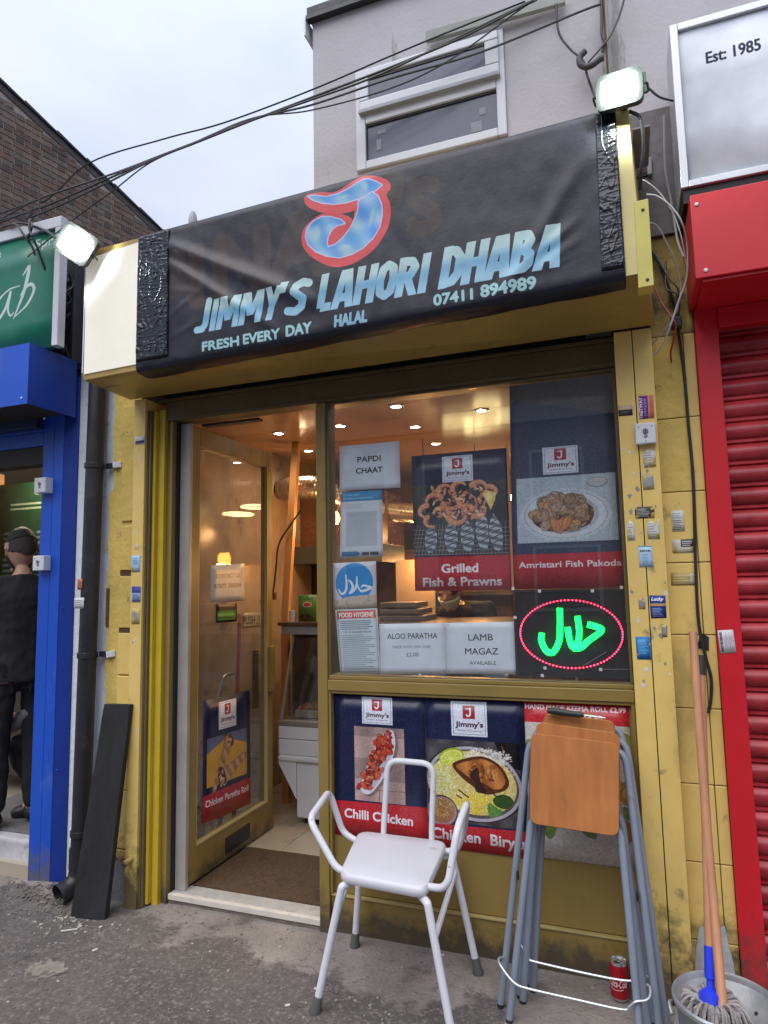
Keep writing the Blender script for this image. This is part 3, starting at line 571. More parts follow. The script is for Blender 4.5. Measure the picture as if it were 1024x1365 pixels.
# front face grid, then the wrap under the lower edge
nxg, nzg = 260, 96; vs_, uvs = [], []
ztop0, ztop1 = 3.102, 3.148
for j in range(nzg+1):
    for i in range(nxg+1):
        u = i/nxg; x = bx0+u*bw; zb_ = 2.4715+(x+2.024)/2.07*.056; zt = ztop0+(x+2.024)/2.07*(ztop1-ztop0); t = j/nzg
        if t < .14:   # wrapped underside, running back
            q = 1-t/.14; y = -.4245+q*.105; z = zb_-.009-.008*math.sin(q*3)+.02*(1-q)*0; vv = (zb_-bz0)/bh*(.6+.4*(1-q))*.6; d = 0; z += .003*mnoise.noise(Vector((x*8, q*3, 2)))
        else:
            q = (t-.14)/.86; z = zb_+q*(zt-zb_); rr = max(0, 1-(z-zb_)/.035); y = -.4285+.004*rr*rr; vv = (z-bz0)/bh; d = bdisp(u, vv)
            fade = min(1, (zt-z)/.02); y -= d*fade
            if vv < .02: pass
        xx = x+.012*0
        vs_.append((xx, y, z)); uvs.append((u, vv))
mb = MB(); mb.add(vs_, [(j*(nxg+1)+i, j*(nxg+1)+i+1, (j+1)*(nxg+1)+i+1, (j+1)*(nxg+1)+i) for j in range(nzg) for i in range(nxg)])
bo = mb.build('banner', mat_img('banner_vinyl', bim, .40, 0, .15, 60, spec=.42), sg, smooth=True)
uvl = bo.data.uv_layers.new(name='UVMap')
for l in bo.data.loops: uvl.data[l.index].uv = uvs[l.vertex_index]
bo.modifiers.new('s', 'SOLIDIFY').thickness = .001
# glossy black tape, crinkled, holding both ends
M_tape = mat('glossy_black_tape', (.008, .011, .016), .15, spec=.5)
def tapep(xa, xb, zf, seed, fine):
    n1, n2 = 70, 230; vv_, ff = [], []
    for j in range(n2+1):
        for i in range(n1+1):
            u, v = i/n1, j/n2; x = xa(v)+(xb(v)-xa(v))*u; z = zf(x, v)
            wx = x+.012*mnoise.noise(Vector((x*12, z*9, seed))); wz = z+.008*mnoise.noise(Vector((x*15, z*11, seed+4)))
            d = .010+.0016*mnoise.noise(Vector((x*10, z*8, seed)))
            k1 = abs(mnoise.noise(Vector((wx*34, wz*9, seed)))); k2 = abs(mnoise.noise(Vector((wx*11+7, wz*52, seed)))); k3 = abs(mnoise.noise(Vector((wx*50, wz*95, seed+9))))
            d += fine*(.0020*max(0, 1-k1*9)+.0017*max(0, 1-k2*6)*(.4+abs(mnoise.noise(Vector((x*30, z*25, 2)))))+.0005*max(0, 1-k3*4))
            e = min(1, min(u, 1-u)/.03, min(v, 1-v)/.01); vv_.append((x, -.428-d*e-.0145*(1-0)*.3, z))
            # follow the lower roll of the banner
    ff = [(j*(n1+1)+i, j*(n1+1)+i+1, (j+1)*(n1+1)+i+1, (j+1)*(n1+1)+i) for j in range(n2) for i in range(n1)]
    o = MB().add(vv_, ff).build('tape', M_tape, sg, smooth=True); o.modifiers.new('s', 'SOLIDIFY').thickness = .0015
tapep(lambda v: -2.020, lambda v: -1.848, lambda x, v: 2.505+(3.092-2.505)*v+(x+2.02)*.02, 3., 1.)
tapep(lambda v: -.030+.010*v, lambda v: .045, lambda x, v: 2.555+(3.140-2.555)*v, 11., .75)
# ------------------------------------------------------------------ floodlights at both ends of the sign
def flood(c, size, yaw, roll, pitch, label, watts, arm_to, spot=115):
    th = thing('floodlight', c, label, 'floodlight', 'floodlights over the shop sign')
    w, h = size; Rm = Matrix.Rotation(yaw, 4, 'Z') @ Matrix.Rotation(pitch, 4, 'X') @ Matrix.Rotation(roll, 4, 'Y'); C = Vector(c)
    def X(m): m.v = [tuple(C+(Rm @ Vector(v))) for v in m.v]; return m
    def rrect(w_, h_, r, n=5):
        o = []
        for cx, cy, a0 in ((w_-r, h_-r, 0), (-w_+r, h_-r, 90), (-w_+r, -h_+r, 180), (w_-r, -h_+r, 270)):
            for k in range(n): a = R(a0+90*k/(n-1)); o.append((cx+r*math.cos(a), cy+r*math.sin(a)))
        return o
    M = mat('flood_housing', (.035, .04, .038), .4, var=.2)
    m = MB(); o_, i_ = rrect(w/2, h/2, .022), rrect(w/2-.016, h/2-.016, .010); n = len(o_)
    m.add([(x, -.018, z) for x, z in o_]+[(x, -.018, z) for x, z in i_]+[(x, -.006, z) for x, z in i_]+[(x, .018, z) for x, z in o_]+[(x*.8, .034, z*.8) for x, z in o_],
          [(i, (i+1) % n, n+(i+1) % n, n+i) for i in range(n)]+[(n+i, n+(i+1) % n, 2*n+(i+1) % n, 2*n+i) for i in range(n)]+[(3*n+i, 3*n+(i+1) % n, (i+1) % n, i) for i in range(n)]+[(4*n+i, 4*n+(i+1) % n, 3*n+(i+1) % n, 3*n+i) for i in range(n)]+[tuple(range(4*n, 5*n))])
    X(m).build('housing', M, th, smooth=True)
    m = MB(); 
    for k in range(7): m.box(-w*.36+k*w*.12-.001, -w*.36+k*w*.12+.002, .0345, .046, -h*.34, h*.34)
    X(m).build('cooling_fins', M, th)
    X(MB().prism(i_, lambda u, v: (u, -.0055, v), (0, .003, 0))).build('reflector', mat('flood_reflector', (.05, .06, .055), .6), th)
    X(MB().box(-w*.33, w*.33, -.009, -.006, -h*.29, h*.29)).build('led_panel', mat('led_panel', (1, 1, 1), .5, emit=(.93, 1, .97), es=30), th, bevel=.004)
    X(MB().tube(rnd([(-w/2-.002, 0, 0), (-w/2-.012, 0, 0), (-w/2-.012, .05, -.01), (w/2+.012, .05, -.01), (w/2+.012, 0, 0), (w/2+.002, 0, 0)], .012, 3), .004, 6)).build('yoke', M, th, smooth=True)
    if arm_to: MB().beam(C+Rm @ Vector((0, .055, -.01)), arm_to, .022, .008).build('bracket', M, th, bevel=.001)
    ld = bpy.data.lights.new('flood_lamp', 'SPOT'); ld.energy = watts; ld.spot_size = R(spot); ld.spot_blend = .9; ld.color = (.92, 1, .96); ld.shadow_soft_size = .05
    lo = bpy.data.objects.new('flood_lamp', ld); COL.objects.link(lo); lo.parent = th; lo.matrix_local = Rm @ Matrix.Translation((0, -.03, 0)) @ Matrix.Rotation(R(90), 4, 'X')
flood((-2.318, -.50, 3.088), (.168, .150), R(22), R(34), R(12), 'square glaring floodlight above the white end of the sign', 55, (-2.32, -.40, 3.10), 165)
flood((.063, -.50, 3.155), (.152, .112), R(-8), R(3), R(14), 'oblong glaring floodlight on top of the yellow end post', 32, (.075, -.42, 3.13), 165)
pl = thing('sign_bracket', (.11, -.44, 3.17), 'small green bracket plate behind the right floodlight', 'bracket')
MB().box(.108, .152, -.455, -.45, 3.155, 3.235).build('plate', mat('pale_green_plate', (.12, .24, .14), .5, var=.1), pl, bevel=.001)
MB().box(.105, .165, -.30, -.05, 3.135, 3.141).build('arm', mat('weathered_grey_metal', (.30, .31, .28), .6, var=.2), pl)
# ------------------------------------------------------------------ printed papers and posters
def fitpaper(name, TLp, TRp, BRp, BLp, y, cvs, label, cat='poster', rough=.6, coat=0., group=None, wav=.002, th_=.0008, n=8):
    if name == 'food_poster': cvs.grain(.03, 2); cvs.grain(.025, 5)
    im = cvs.image(name+'_print') if isinstance(cvs, Cv) else cvs
    q = [(p[0], y, p[1]) for p in (TLp, TRp, BRp, BLp)]
    return sheet(name, q, im, n, n, wav, th_, rough, coat, label=label, cat=cat, group=group)
def rq(x0, x1, z0, z1): return (x0, z1), (x1, z1), (x1, z0), (x0, z0)
PY = .041; WHT = (214, 222, 232)
def corner_tape(c, w, h):
    for x in (.006, w-.014):
        for y in (.004, h-.012): c.rect(x, y, x+.009, y+.008, (188, 194, 198))
c = Cv(.297, .21, 1400, WHT); c.text('PAPDI', .148, .128, h=.024, w=.115, center=True, bold=.03); c.text('CHAAT', .148, .076, h=.024, w=.130, center=True, bold=.03)
fitpaper('paper_notice', (-1.240, 2.140), (-.944, 2.137), (-.943, 1.924), (-1.242, 1.928), PY, c, 'white sheet printed PAPDI CHAAT at the top of the window', 'notice', group='white paper notices')
c = Cv(.305, .216, 1400, WHT); c.text('ALOO PARATHA', .152, .150, h=.023, w=.230, center=True, bold=.008, col=(40, 45, 50)); c.text('MADE WITH DESI GHEE', .148, .109, h=.0115, w=.175, center=True, col=(90, 98, 106)); c.text('£2.00', .152, .074, h=.016, w=.056, center=True, col=(70, 76, 84)); corner_tape(c, .305, .216)
fitpaper('paper_notice', (-1.057, 1.317), (-.7525, 1.322), (-.7525, 1.108), (-1.055, 1.098), PY, c, 'white sheet printed ALOO PARATHA £2.00 along the window bottom', 'notice', group='white paper notices')
c = Cv(.30, .213, 1400, WHT); c.text('LAMB', .150, .138, h=.026, w=.104, center=True, bold=.008, col=(40, 45, 50)); c.text('MAGAZ', .152, .080, h=.026, w=.140, center=True, bold=.008, col=(40, 45, 50)); c.text('AVAILABLE', .155, .038, h=.015, w=.112, center=True, col=(60, 66, 74)); corner_tape(c, .30, .213)
fitpaper('paper_notice', (-.7515, 1.322), (-.452, 1.327), (-.450, 1.113), (-.7515, 1.108), PY-.001, c, 'white sheet printed LAMB MAGAZ AVAILABLE beside the glowing sign', 'notice', group='white paper notices')
# pay leaflet (its code left out) in a blue and white frame
c = Cv(.205, .30, 1400, (205, 215, 224)); c.rect(0, .255, .205, .30, (52, 130, 178)); c.text("LET'S HELP STOP", .008, .280, h=.008, w=.085, col=(120, 190, 225), bold=.05); c.text('THE SPREAD OF CORONAVIRUS', .008, .264, h=.008, w=.15, col=(120, 190, 225), bold=.05)
for k in range(3): c.rect(.012, .240-k*.008, .10+.03*(k == 0), .242-k*.008, (150, 160, 170))
c.rect(.028, .05, .178, .205, (176, 186, 194))
c.poly([(.01, .006), (.085, .006), (.098, .016), (.085, .027), (.01, .027)], (52, 130, 178)); c.rect(.105, .008, .14, .022, (60, 60, 70)); c.rect(.145, .008, .185, .022, (60, 60, 70))
fitpaper('leaflet', (-1.235, 1.922), (-1.031, 1.920), (-1.033, 1.618), (-1.246, 1.616), PY, c, 'narrow leaflet with blue heading taped under the PAPDI CHAAT sheet', 'leaflet')
# halal roundel
HAL = [[(165, 205), (172, 290), (166, 350), (140, 388), (108, 388), (84, 348)], [(190, 258), (215, 275), (238, 320), (225, 360), (196, 392)], [(284, 225), (282, 300), (262, 350), (222, 385), (196, 392)], [(284, 300), (305, 350), (328, 374), (362, 372), (436, 346), (396, 330), (352, 318), (330, 336)]]
c = Cv(.216, .212, 1500, (206, 206, 214)); kx = .216/470; c.ell(.107, .118, .093, .090, (30, 138, 206), n=60)
for k, s_ in enumerate(HAL):
    q = [((x-22)*kx, .212-(y-78)*kx*.98) for x, y in s_]; q = [tuple(p[:2]) for p in spl([(a, b_, 0) for a, b_ in q], 6)]; n = len(q); c.line(q, [.004+.0075*math.sin(math.pi*(i+.6)/(n+.2))**.6 for i in range(n)], (222, 232, 240))
c.poly([(0, 0), (.216, 0), (.216, .058), (.15, .060), (.07, .055), (.04, .046), (.02, .044), (0, .050)], (196, 182, 168))
for _ in range(16): c.ell(rng.uniform(.01, .2), rng.uniform(.004, .05), *rng.uniform(.002, .008, 2), (150, 140, 132), .5, wob=.2)
fitpaper('halal_sticker', (-1.282, 1.594), (-1.066, 1.597), (-1.067, 1.389), (-1.280, 1.381), PY-.001, c, 'square white sticker with a peeling blue halal roundel', 'sticker')
c = Cv(.206, .288, 1500, (204, 216, 224)); c.rect(.008, .008, .198, .283, (80, 84, 90)); c.rect(.0095, .0095, .1965, .2815, (200, 214, 222)); c.rect(.0095, .246, .1965, .2815, (188, 74, 66)); c.text('FOOD HYGIENE', .018, .252, h=.020, w=.168, col=(232, 226, 220), bold=.04)
for k in range(5): c.rect(.02, .232-k*.0088, .02+.15+.02*math.sin(k*3), .2365-k*.0088, (120, 134, 146))
c.text('THE 10 GOLDEN RULES', .03, .182, h=.0075, w=.14, col=(70, 80, 90), bold=.03)
for k in range(18): c.rect(.022, .170-k*.0088, .022+.11+.055*abs(math.sin(k*2.3)), .1728-k*.0088, (112, 126, 140))
fitpaper('hygiene_notice', (-1.273, 1.380), (-1.066, 1.386), (-1.055, 1.100), (-1.250, 1.092), PY+.001, c, 'tall FOOD HYGIENE rules notice with a red heading band', 'notice')
NAVY = (24, 30, 66); REDP = (176, 46, 58)
def logo(c, x, y, w, h):
    c.rect(x, y, x+w, y+h, (214, 220, 232)); 
    for a in ((.05, .045),): 
        c.rect(x+w*.05, y+h*.05, x+w*.95, y+h*.06, (60, 66, 110)); c.rect(x+w*.05, y+h*.94, x+w*.95, y+h*.95, (60, 66, 110)); c.rect(x+w*.05, y+h*.05, x+w*.06, y+h*.95, (60, 66, 110)); c.rect(x+w*.94, y+h*.05, x+w*.95, y+h*.95, (60, 66, 110))
    s_ = w*.34; c.rect(x+w*.5-s_/2, y+h*.50, x+w*.5+s_/2, y+h*.50+s_, (158, 36, 52)); jx, jy = x+w*.5, y+h*.50; c.line([(jx+s_*.12, jy+s_*.80), (jx+s_*.12, jy+s_*.36), (jx+s_*.04, jy+s_*.22), (jx-s_*.10, jy+s_*.20), (jx-s_*.20, jy+s_*.30)], s_*.13, (240, 236, 240))
    c.rect(x+w*.5-s_*.25, y+h*.50+s_*.72, x+w*.5+s_*.1, y+h*.50+s_*.80, (240, 236, 240))
    c.text("Jimmy's", x+w*.5, y+h*.27, h=h*.14, w=w*.76, center=True, col=(66, 22, 50), bold=.06); c.text('Kitchen & Catering', x+w*.5, y+h*.14, h=h*.045, w=w*.66, center=True, col=(110, 60, 80))
def blobs(c, n, fx, size, cols, asp=.6, hl=.35):
    for _ in range(n):
        x, y = fx(); r_ = size*rng.uniform(.6, 1.3); a = rng.uniform(0, 3.14); q = np.array(cols[rng.integers(len(cols))], float)
        c.ell(x, y, r_*1.12, r_*asp*1.18, q*.55, .6, a, 14, .08); c.ell(x, y, r_, r_*asp, q, .95, a, 14, .08); c.ell(x-r_*.2, y+r_*.22, r_*.5, r_*asp*.35, np.minimum(255, q*1.28+12), hl, a, 10)
def inell(cx, cy, rx, ry):
    def f():
        while 1:
            u, v = rng.uniform(-1, 1, 2)
            if u*u+v*v < 1: return cx+u*rx, cy+v*ry
    return f
# grilled fish and prawns
c = Cv(.43, .605, 1150, NAVY); y0, y1 = .155, .470
def smoke(X, Y): return np.stack([46+26*np.sin(X*13+2)*np.cos(Y*11), 52+24*np.sin(X*13+2)*np.cos(Y*11), 58+24*np.sin(X*12+2)*np.cos(Y*10)], -1)
c.rect(0, y0, .43, y1, smoke)
for _ in range(260): x, y = rng.uniform(0, .43), rng.uniform(y0, y1); c.ell(x, y, .012*rng.random()+.003, .006*rng.random()+.002, rng.uniform(14, 96)*np.array([1, 1, 1.04]), .35, rng.uniform(0, 3), 8, .2)
for k in range(30): x = k*.0155; c.line([(x-.01, y0), (x*.93+.02, y0+.135)], .0022, (150, 146, 140), .85)
for k in range(7): y = y0+.018*k+.004; c.line([(0, y), (.43, y-.004)], .0024, (166, 160, 150), .85)
for fx, wd, top in ((.075, .032, .135), (.170, .034, .15), (.245, .034, .15), (.315, .033, .20), (.375, .032, .17)):
    sl = (fx-.2)*-.10
    def P(t, s_): 
        ww = wd*math.sin(math.pi*min(1, t*1.05+.06))**.6
        return (fx+sl*t+ww*s_, y0+.012+top*t)
    out_ = [P(t/16, 1) for t in range(17)]+[P(t/16, -1) for t in range(16, -1, -1)]
    c.poly(out_, (40, 44, 50)); c.poly([(fx+(x-fx)*.9, y) for x, y in out_], lambda X, Y: np.stack([132+50*np.sin(Y*210+X*60), 142+50*np.sin(Y*210+X*60), 152+48*np.sin(Y*210+X*60)], -1))
    for t in range(3, 14, 2): a, b_ = P(t/16, -.6), P((t+1.4)/16, .6); c.line([a, b_], .0042, (32, 34, 40), .85); c.line([(a[0], a[1]+.004), (b_[0], b_[1]+.004)], .0025, (196, 204, 208), .6)
def prawn(cx, cy, r_, a0, a1, flip=1):
    n = 9; P = [(cx+r_*math.cos(a0+(a1-a0)*i/n), cy+r_*.8*math.sin(a0+(a1-a0)*i/n)) for i in range(n+1)]
    c.line(P, [r_*(.80-.045*i) for i in range(n+1)], (150, 84, 60), .8)
    for i in range(n+1): c.ell(*P[i], r_*(.38-.022*i), r_*(.36-.022*i), (224-(i % 2)*16, 160-(i % 2)*16+rng.uniform(-8, 8), 124-(i % 2)*14), .8, n=14); c.ell(P[i][0]-r_*.05, P[i][1]+r_*.07, r_*.12, r_*.07, (244, 200, 164), .6, n=8)
    for k in range(4): q = P[2+k]; c.line([q, (cx+(q[0]-cx)*.35, cy+(q[1]-cy)*.35)], .002, (200, 110, 80), .8)
for a in ((.15, .435, .034, 3.6, .9), (.215, .445, .032, 3.3, .6), (.30, .44, .034, 2.6, -.2), (.345, .42, .030, 1.6, -1.2), (.10, .395, .036, .6, 3.4), (.065, .35, .034, 1.6, 4.6), (.175, .385, .036, 3.4, 5.8), (.13, .335, .036, .3, 2.9), (.245, .385, .036, 4.4, 1.8), (.20, .325, .040, 3.4, 6.1), (.29, .345, .034, 4.4, 6.9), (.24, .345, .030, .2, 2.6), (.085, .305, .03, 2.2, 5.)): prawn(*a)
blobs(c, 70, lambda: (rng.uniform(.09, .34), rng.uniform(.31, .45)), .014, [(216, 148, 112), (204, 124, 92), (232, 186, 150)], .35, .5)
c.poly([(.335, .375), (.315, .41), (.33, .43), (.375, .415), (.37, .385), (.35, .34)], (226, 196, 110)); c.poly([(.34, .38), (.325, .408), (.345, .42), (.36, .40)], (240, 222, 160))
c.rect(0, 0, .43, .148, REDP); logo(c, .140, .474, .138, .116)
c.text('Grilled', .205, .078, h=.036, w=.160, center=True, col=(236, 232, 236), bold=.045); c.text('Fish & Prawns', .212, .020, h=.036, w=.345, center=True, col=(236, 232, 236), bold=.045); c.grain(.012)
fitpaper('food_poster', *rq(-.886, -.458, 1.460, 2.062), PY, c, 'poster of grilled prawns and fish in the middle of the window', 'poster', .35, group='food posters')
# fish pakoda with dark backing sheet above it
c = Cv(.425, .865, 1150, (50, 64, 92)); c.rect(0, 0, .425, .142, REDP)
c.poly([(0, .865), (0, .79), (.03, .80), (.425, .70), (.425, .865)], (86, 84, 84)); c.poly([(0, .865), (0, .80), (.425, .775), (.425, .865)], (66, 64, 66), .6)  # grey diagonal band: a sky reflection drawn into the print
c.rect(.022, .188, .415, .460, (172, 186, 198)); 
for k in range(14): c.line([(.022+k*.03, .188), (.06+k*.03, .46)], .003, (188, 200, 210), .4)
for r_, cc in ((1.10, (186, 198, 208)), (1.0, (150, 164, 176)), (.97, (196, 206, 214)), (.80, (168, 178, 186))): c.ell(.215, .300, .165*r_, .098*r_, cc, 1, n=60)
for k in range(64): a = k*math.pi/32; c.line([(.215+.138*math.cos(a), .300+.082*math.sin(a)), (.215+.175*math.cos(a), .300+.104*math.sin(a))], .0022, (220, 226, 232), .6)
c.ell(.345, .425, .040, .020, (120, 126, 132), n=40); c.ell(.345, .426, .036, .017, (196, 200, 204), n=40); c.ell(.345, .424, .034, .014, (178, 182, 186), n=40)
c.ell(.205, .300, .125, .070, (74, 60, 50), n=40, wob=.04)
blobs(c, 85, inell(.205, .315, .112, .068), .024, [(156, 130, 106), (176, 146, 116), (132, 106, 84), (166, 144, 124), (186, 138, 98)], .75, .4)
for _ in range(240): x, y = inell(.205, .315, .118, .075)(); c.ell(x, y, .003, .0022, (84, 62, 46) if rng.random() < .5 else (192, 160, 130), .6, n=7)
blobs(c, 3, inell(.20, .262, .03, .008), .026, [(186, 128, 84)], .5)
logo(c, .133, .470, .142, .114); c.text('Amristari Fish Pakoda', .222, .086, h=.024, w=.395, center=True, col=(232, 228, 234), bold=.04); c.grain(.012)
fitpaper('food_poster', (-.438, 2.331), (-.019, 2.331), (-.019, 1.462), (-.456, 1.462), PY+.002, c, 'tall dark poster of fish pakoda on a plate, right of the prawns', 'poster', .35, group='food posters')
MB().box(-.461, -.452, PY-.004, PY+.001, 1.47, 2.075).build('wood_batten', mat('orange_batten', (.50, .22, .09), .6, var=.2), label='thin orange wooden strip between the two window posters', cat='batten')
# lower posters, outside, on the riser panel
LY = .0300
c = Cv(.425, .605, 1150, NAVY)
c.rect(.098, .155, .330, .470, lambda X, Y: np.stack([176-28*((np.floor(Y*11+.3)) % 2)-14*np.sin(X*50), 150-24*((np.floor(Y*11+.3)) % 2)-12*np.sin(X*50), 142-22*((np.floor(Y*11+.3)) % 2)-10*np.sin(X*50)], -1))
c.line([(.098, .20), (.33, .208)], .003, (110, 84, 80)); c.line([(.21, .155), (.213, .205)], .003, (110, 84, 80))
boat = closed_spl([(.125, .20), (.165, .185), (.215, .235), (.262, .31), (.288, .39), (.284, .45), (.262, .462), (.225, .43), (.18, .35), (.142, .27)]); c.poly([(x+.012, y-.008) for x, y in boat], (96, 74, 72), .6); c.poly(boat, (206, 204, 216)); c.poly([(.205+(x-.205)*.82, .325+(y-.325)*.86) for x, y in boat], (180, 178, 192))
def alongboat():
    t = rng.random(); return .150+.105*t+rng.normal()*.016, .225+.215*t+rng.normal()*.012
blobs(c, 120, alongboat, .015, [(156, 42, 34), (178, 60, 42), (128, 26, 28), (190, 84, 60)], .7, .35)
for _ in range(26): x, y = alongboat(); c.line([(x, y), (x+rng.normal()*.01, y+rng.normal()*.01)], .0022, (206, 210, 150) if rng.random() < .5 else (120, 150, 90), .9)
c.poly([(0, 0), (.425, 0), (.425, .155), (0, .145)], (188, 40, 50)); logo(c, .137, .483, .142, .116); c.text('Chilli Chicken', .048, .078, h=.036, w=.312, col=(236, 232, 238), bold=.045, rot=-.012); c.grain(.01)
fitpaper('food_poster', (-1.280, 1.006), (-.8530, 1.003), (-.8530, .397), (-1.280, .401), LY, c, 'outdoor poster of chilli chicken on a white boat dish', 'poster', .3, group='food posters')
c = Cv(.430, .600, 1150, NAVY); c.rect(0, .105, .405, .434, lambda X, Y: np.stack([72+18*np.sin(X*60)*np.cos(Y*50), 70+18*np.sin(X*60)*np.cos(Y*50), 74+16*np.sin(X*60)*np.cos(Y*50)], -1))
c.poly([(.30, .434), (.405, .434), (.405, .33), (.34, .35)], (16, 15, 18)); c.line([(.33, .42), (.36, .36), (.35, .33)], .004, (120, 84, 60))
for rx, ry, cc in ((.215, .150, (50, 40, 44)), (.205, .146, (176, 172, 184)), (.192, .134, (96, 84, 84))): c.ell(.205, .265, rx, ry, cc, 1, -.10, 60)
c.ell(.205, .268, .183, .124, (206, 192, 120), 1, -.1, 50)
def grains(n, f, cols):
    for _ in range(n): x, y = f(); a = rng.uniform(0, 3.14); l = .008; c.line([(x, y), (x+l*math.cos(a), y+l*math.sin(a))], .0026, cols[rng.integers(len(cols))], .95)
grains(900, inell(.205, .27, .180, .120), [(226, 206, 96), (236, 228, 180), (206, 168, 50), (240, 236, 214), (188, 150, 60)])
grains(420, inell(.215, .185, .10, .042), [(232, 206, 48), (240, 220, 90), (214, 180, 30)]); grains(380, inell(.27, .37, .10, .035), [(240, 238, 232), (226, 222, 214), (204, 200, 190)]); grains(420, inell(.06, .26, .05, .08), [(220, 224, 150), (200, 206, 110), (238, 236, 200)])
c.ell(.112, .365, .056, .036, (150, 176, 40), 1, .3, 40); c.ell(.112, .362, .051, .031, (222, 226, 120), 1, .3, 40); c.ell(.112, .360, .045, .026, (198, 210, 84), 1, .3, 40)
for k in range(9): a = k*.7+.2; c.line([(.112, .36), (.112+.042*math.cos(a), .36+.025*math.sin(a))], .0025, (226, 232, 140))
c.poly(closed_spl([(.115, .335), (.17, .362), (.25, .375), (.32, .345), (.355, .29), (.345, .255), (.30, .235), (.25, .228), (.20, .255), (.15, .29)]), (86, 40, 16))
c.poly(closed_spl([(.13, .33), (.18, .352), (.25, .364), (.31, .338), (.34, .29), (.325, .258), (.29, .25), (.25, .27), (.20, .285), (.16, .305)]), lambda X, Y: np.stack([176+26*np.sin(X*60+Y*30), 108+24*np.sin(X*60+Y*30), 52+16*np.sin(X*60+Y*30)], -1))
blobs(c, 26, inell(.245, .315, .075, .035), .014, [(192, 124, 62), (160, 88, 40), (120, 60, 26), (206, 146, 84)], .4); c.poly(closed_spl([(.19, .30), (.225, .33), (.235, .28), (.26, .235), (.215, .235), (.21, .27)]), (48, 20, 12), .9)
for x, y in ((.14, .235), (.16, .222), (.13, .215), (.29, .23)): c.line([(x, y), (x+.02, y-.012)], .006, (74, 24, 18))
c.poly(closed_spl([(.285, .21), (.32, .232), (.36, .225), (.37, .20), (.34, .178), (.30, .185)]), (48, 78, 30)); c.poly(closed_spl([(.268, .195), (.30, .18), (.325, .165), (.30, .145), (.272, .142), (.262, .165)]), (88, 138, 66)); c.line([(.27, .19), (.30, .15)], .002, (130, 170, 96))
for rx, ry, cc in ((.070, .064, (58, 44, 44)), (.066, .058, (168, 130, 132)), (.056, .046, (150, 108, 66))): c.ell(.062, .145, rx, ry, cc, 1, 0, 40)
grains(220, inell(.062, .155, .05, .038), [(196, 150, 84), (210, 176, 120), (150, 84, 44), (176, 120, 60), (120, 130, 60)])
c.poly([(0, 0), (.43, 0), (.43, .105), (.405, .100), (0, .092)], (188, 40, 50)); c.rect(.405, .1, .43, .5, NAVY)
c.text('Chicken  Biryani', .016, .036, h=.040, w=.425, col=(236, 232, 238), bold=.045, rot=-.008); logo(c, .117, .452, .156, .140); c.grain(.01)
fitpaper('food_poster', (-.8515, 1.003), (-.4305, 1.008), (-.4305, .396), (-.8480, .400), LY-.0006, c, 'outdoor poster of chicken biryani half hidden by the folded stools', 'poster', .3, group='food posters')
c = Cv(.40, .60, 700, (206, 200, 190)); c.rect(0, .52, .40, .60, (196, 40, 50)); c.text('HAND MADE KEEMA ROLL £2.99', .004, .572, h=.018, w=.385, col=(236, 230, 236), bold=.05); c.text('ANY 2    £4.50', .20, .538, h=.018, w=.2, center=True, col=(236, 230, 236), bold=.05)
c.ell(.36, .47, .05, .03, (150, 170, 90)); blobs(c, 40, lambda: (rng.uniform(.02, .38), rng.uniform(.1, .48)), .03, [(170, 110, 60), (190, 140, 80), (120, 140, 70)]); c.grain(.01)
fitpaper('food_poster', *rq(-.4290, -.030, .407, 1.0075), LY-.0003, c, 'poster headed HAND MADE KEEMA ROLL £2.99 behind the folded stools', 'poster', .3, group='food posters')
# door poster, paper, tag and PUSH plate: on the inside face of the open door, seen through and on the glass
def doorsheet(name, ya, yb, z0a, z1a, z0b, z1b, cvs, label, cat, rough=.4):
    x = DX+.0045; return sheet(name, [(x, ya, z1a), (x, yb, z1b), (x, yb, z0b), (x, ya, z0a)], cvs.image(name+'_print'), 6, 6, .001, .0006, rough, label=label, cat=cat)
doorsheet('food_poster', .224, .672, .293, .905, .262, .893, None, None, None) if 0 else None
def dsheet(name, P, cvs, label, cat, rough=.35):
    x = DX+.0046; im = cvs.image(name+'_print'); return sheet(name, [(x, y, z) for y, z in P], im, 6, 6, .001, .0006, rough, label=label, cat=cat)
c = Cv(.44, .62, 1000, NAVY)
c.rect(.03, .17, .405, .42, (204, 158, 52)); c.poly([(.03, .42), (.405, .42), (.405, .34), (.20, .40), (.03, .34)], (96, 104, 136))
def wrap(cx, cy, a, l, w):
    d = np.array([math.cos(a), math.sin(a)]); n = np.array([-d[1], d[0]]); C_ = np.array([cx, cy])
    p = [C_+d*l*t+n*w*(.5+.5*t)*s for t, s in ((-.5, 1), (0, 1), (.5, 1))]+[C_+d*l*t-n*w*(.5+.5*t) for t in (.5, 0, -.5)]
    c.poly(closed_spl([tuple(q) for q in p]), (104, 66, 40)); p = [C_+(q-C_)*.93 for q in p]
    c.poly(closed_spl([tuple(q) for q in p]), lambda X, Y: np.stack([184+22*np.sin(X*90+Y*70), 142+24*np.sin(X*90+Y*70), 98+22*np.sin(X*90+Y*70)], -1))
    for _ in range(30): q = C_+d*l*rng.uniform(-.5, .4)+n*w*rng.uniform(-.6, .6); c.ell(q[0], q[1], .008, .004, (150, 96, 56), .5, rng.uniform(0, 3), 8)
    e = C_+d*l*.46; c.ell(e[0], e[1], w*.55, w*1.0, (60, 34, 24), 1, a, 24)
    for _ in range(16): q = e+n*w*rng.uniform(-.7, .7)+d*w*rng.uniform(-.35, .35); c.ell(q[0], q[1], .013, .009, [(196, 150, 110), (150, 90, 60), (214, 190, 160), (110, 60, 40)][rng.integers(4)], 1, rng.uniform(0, 3), 10)
wrap(.16, .26, 1.05, .30, .05); wrap(.27, .235, 3.5, .24, .062); wrap(.20, .34, 1.15, .13, .045)
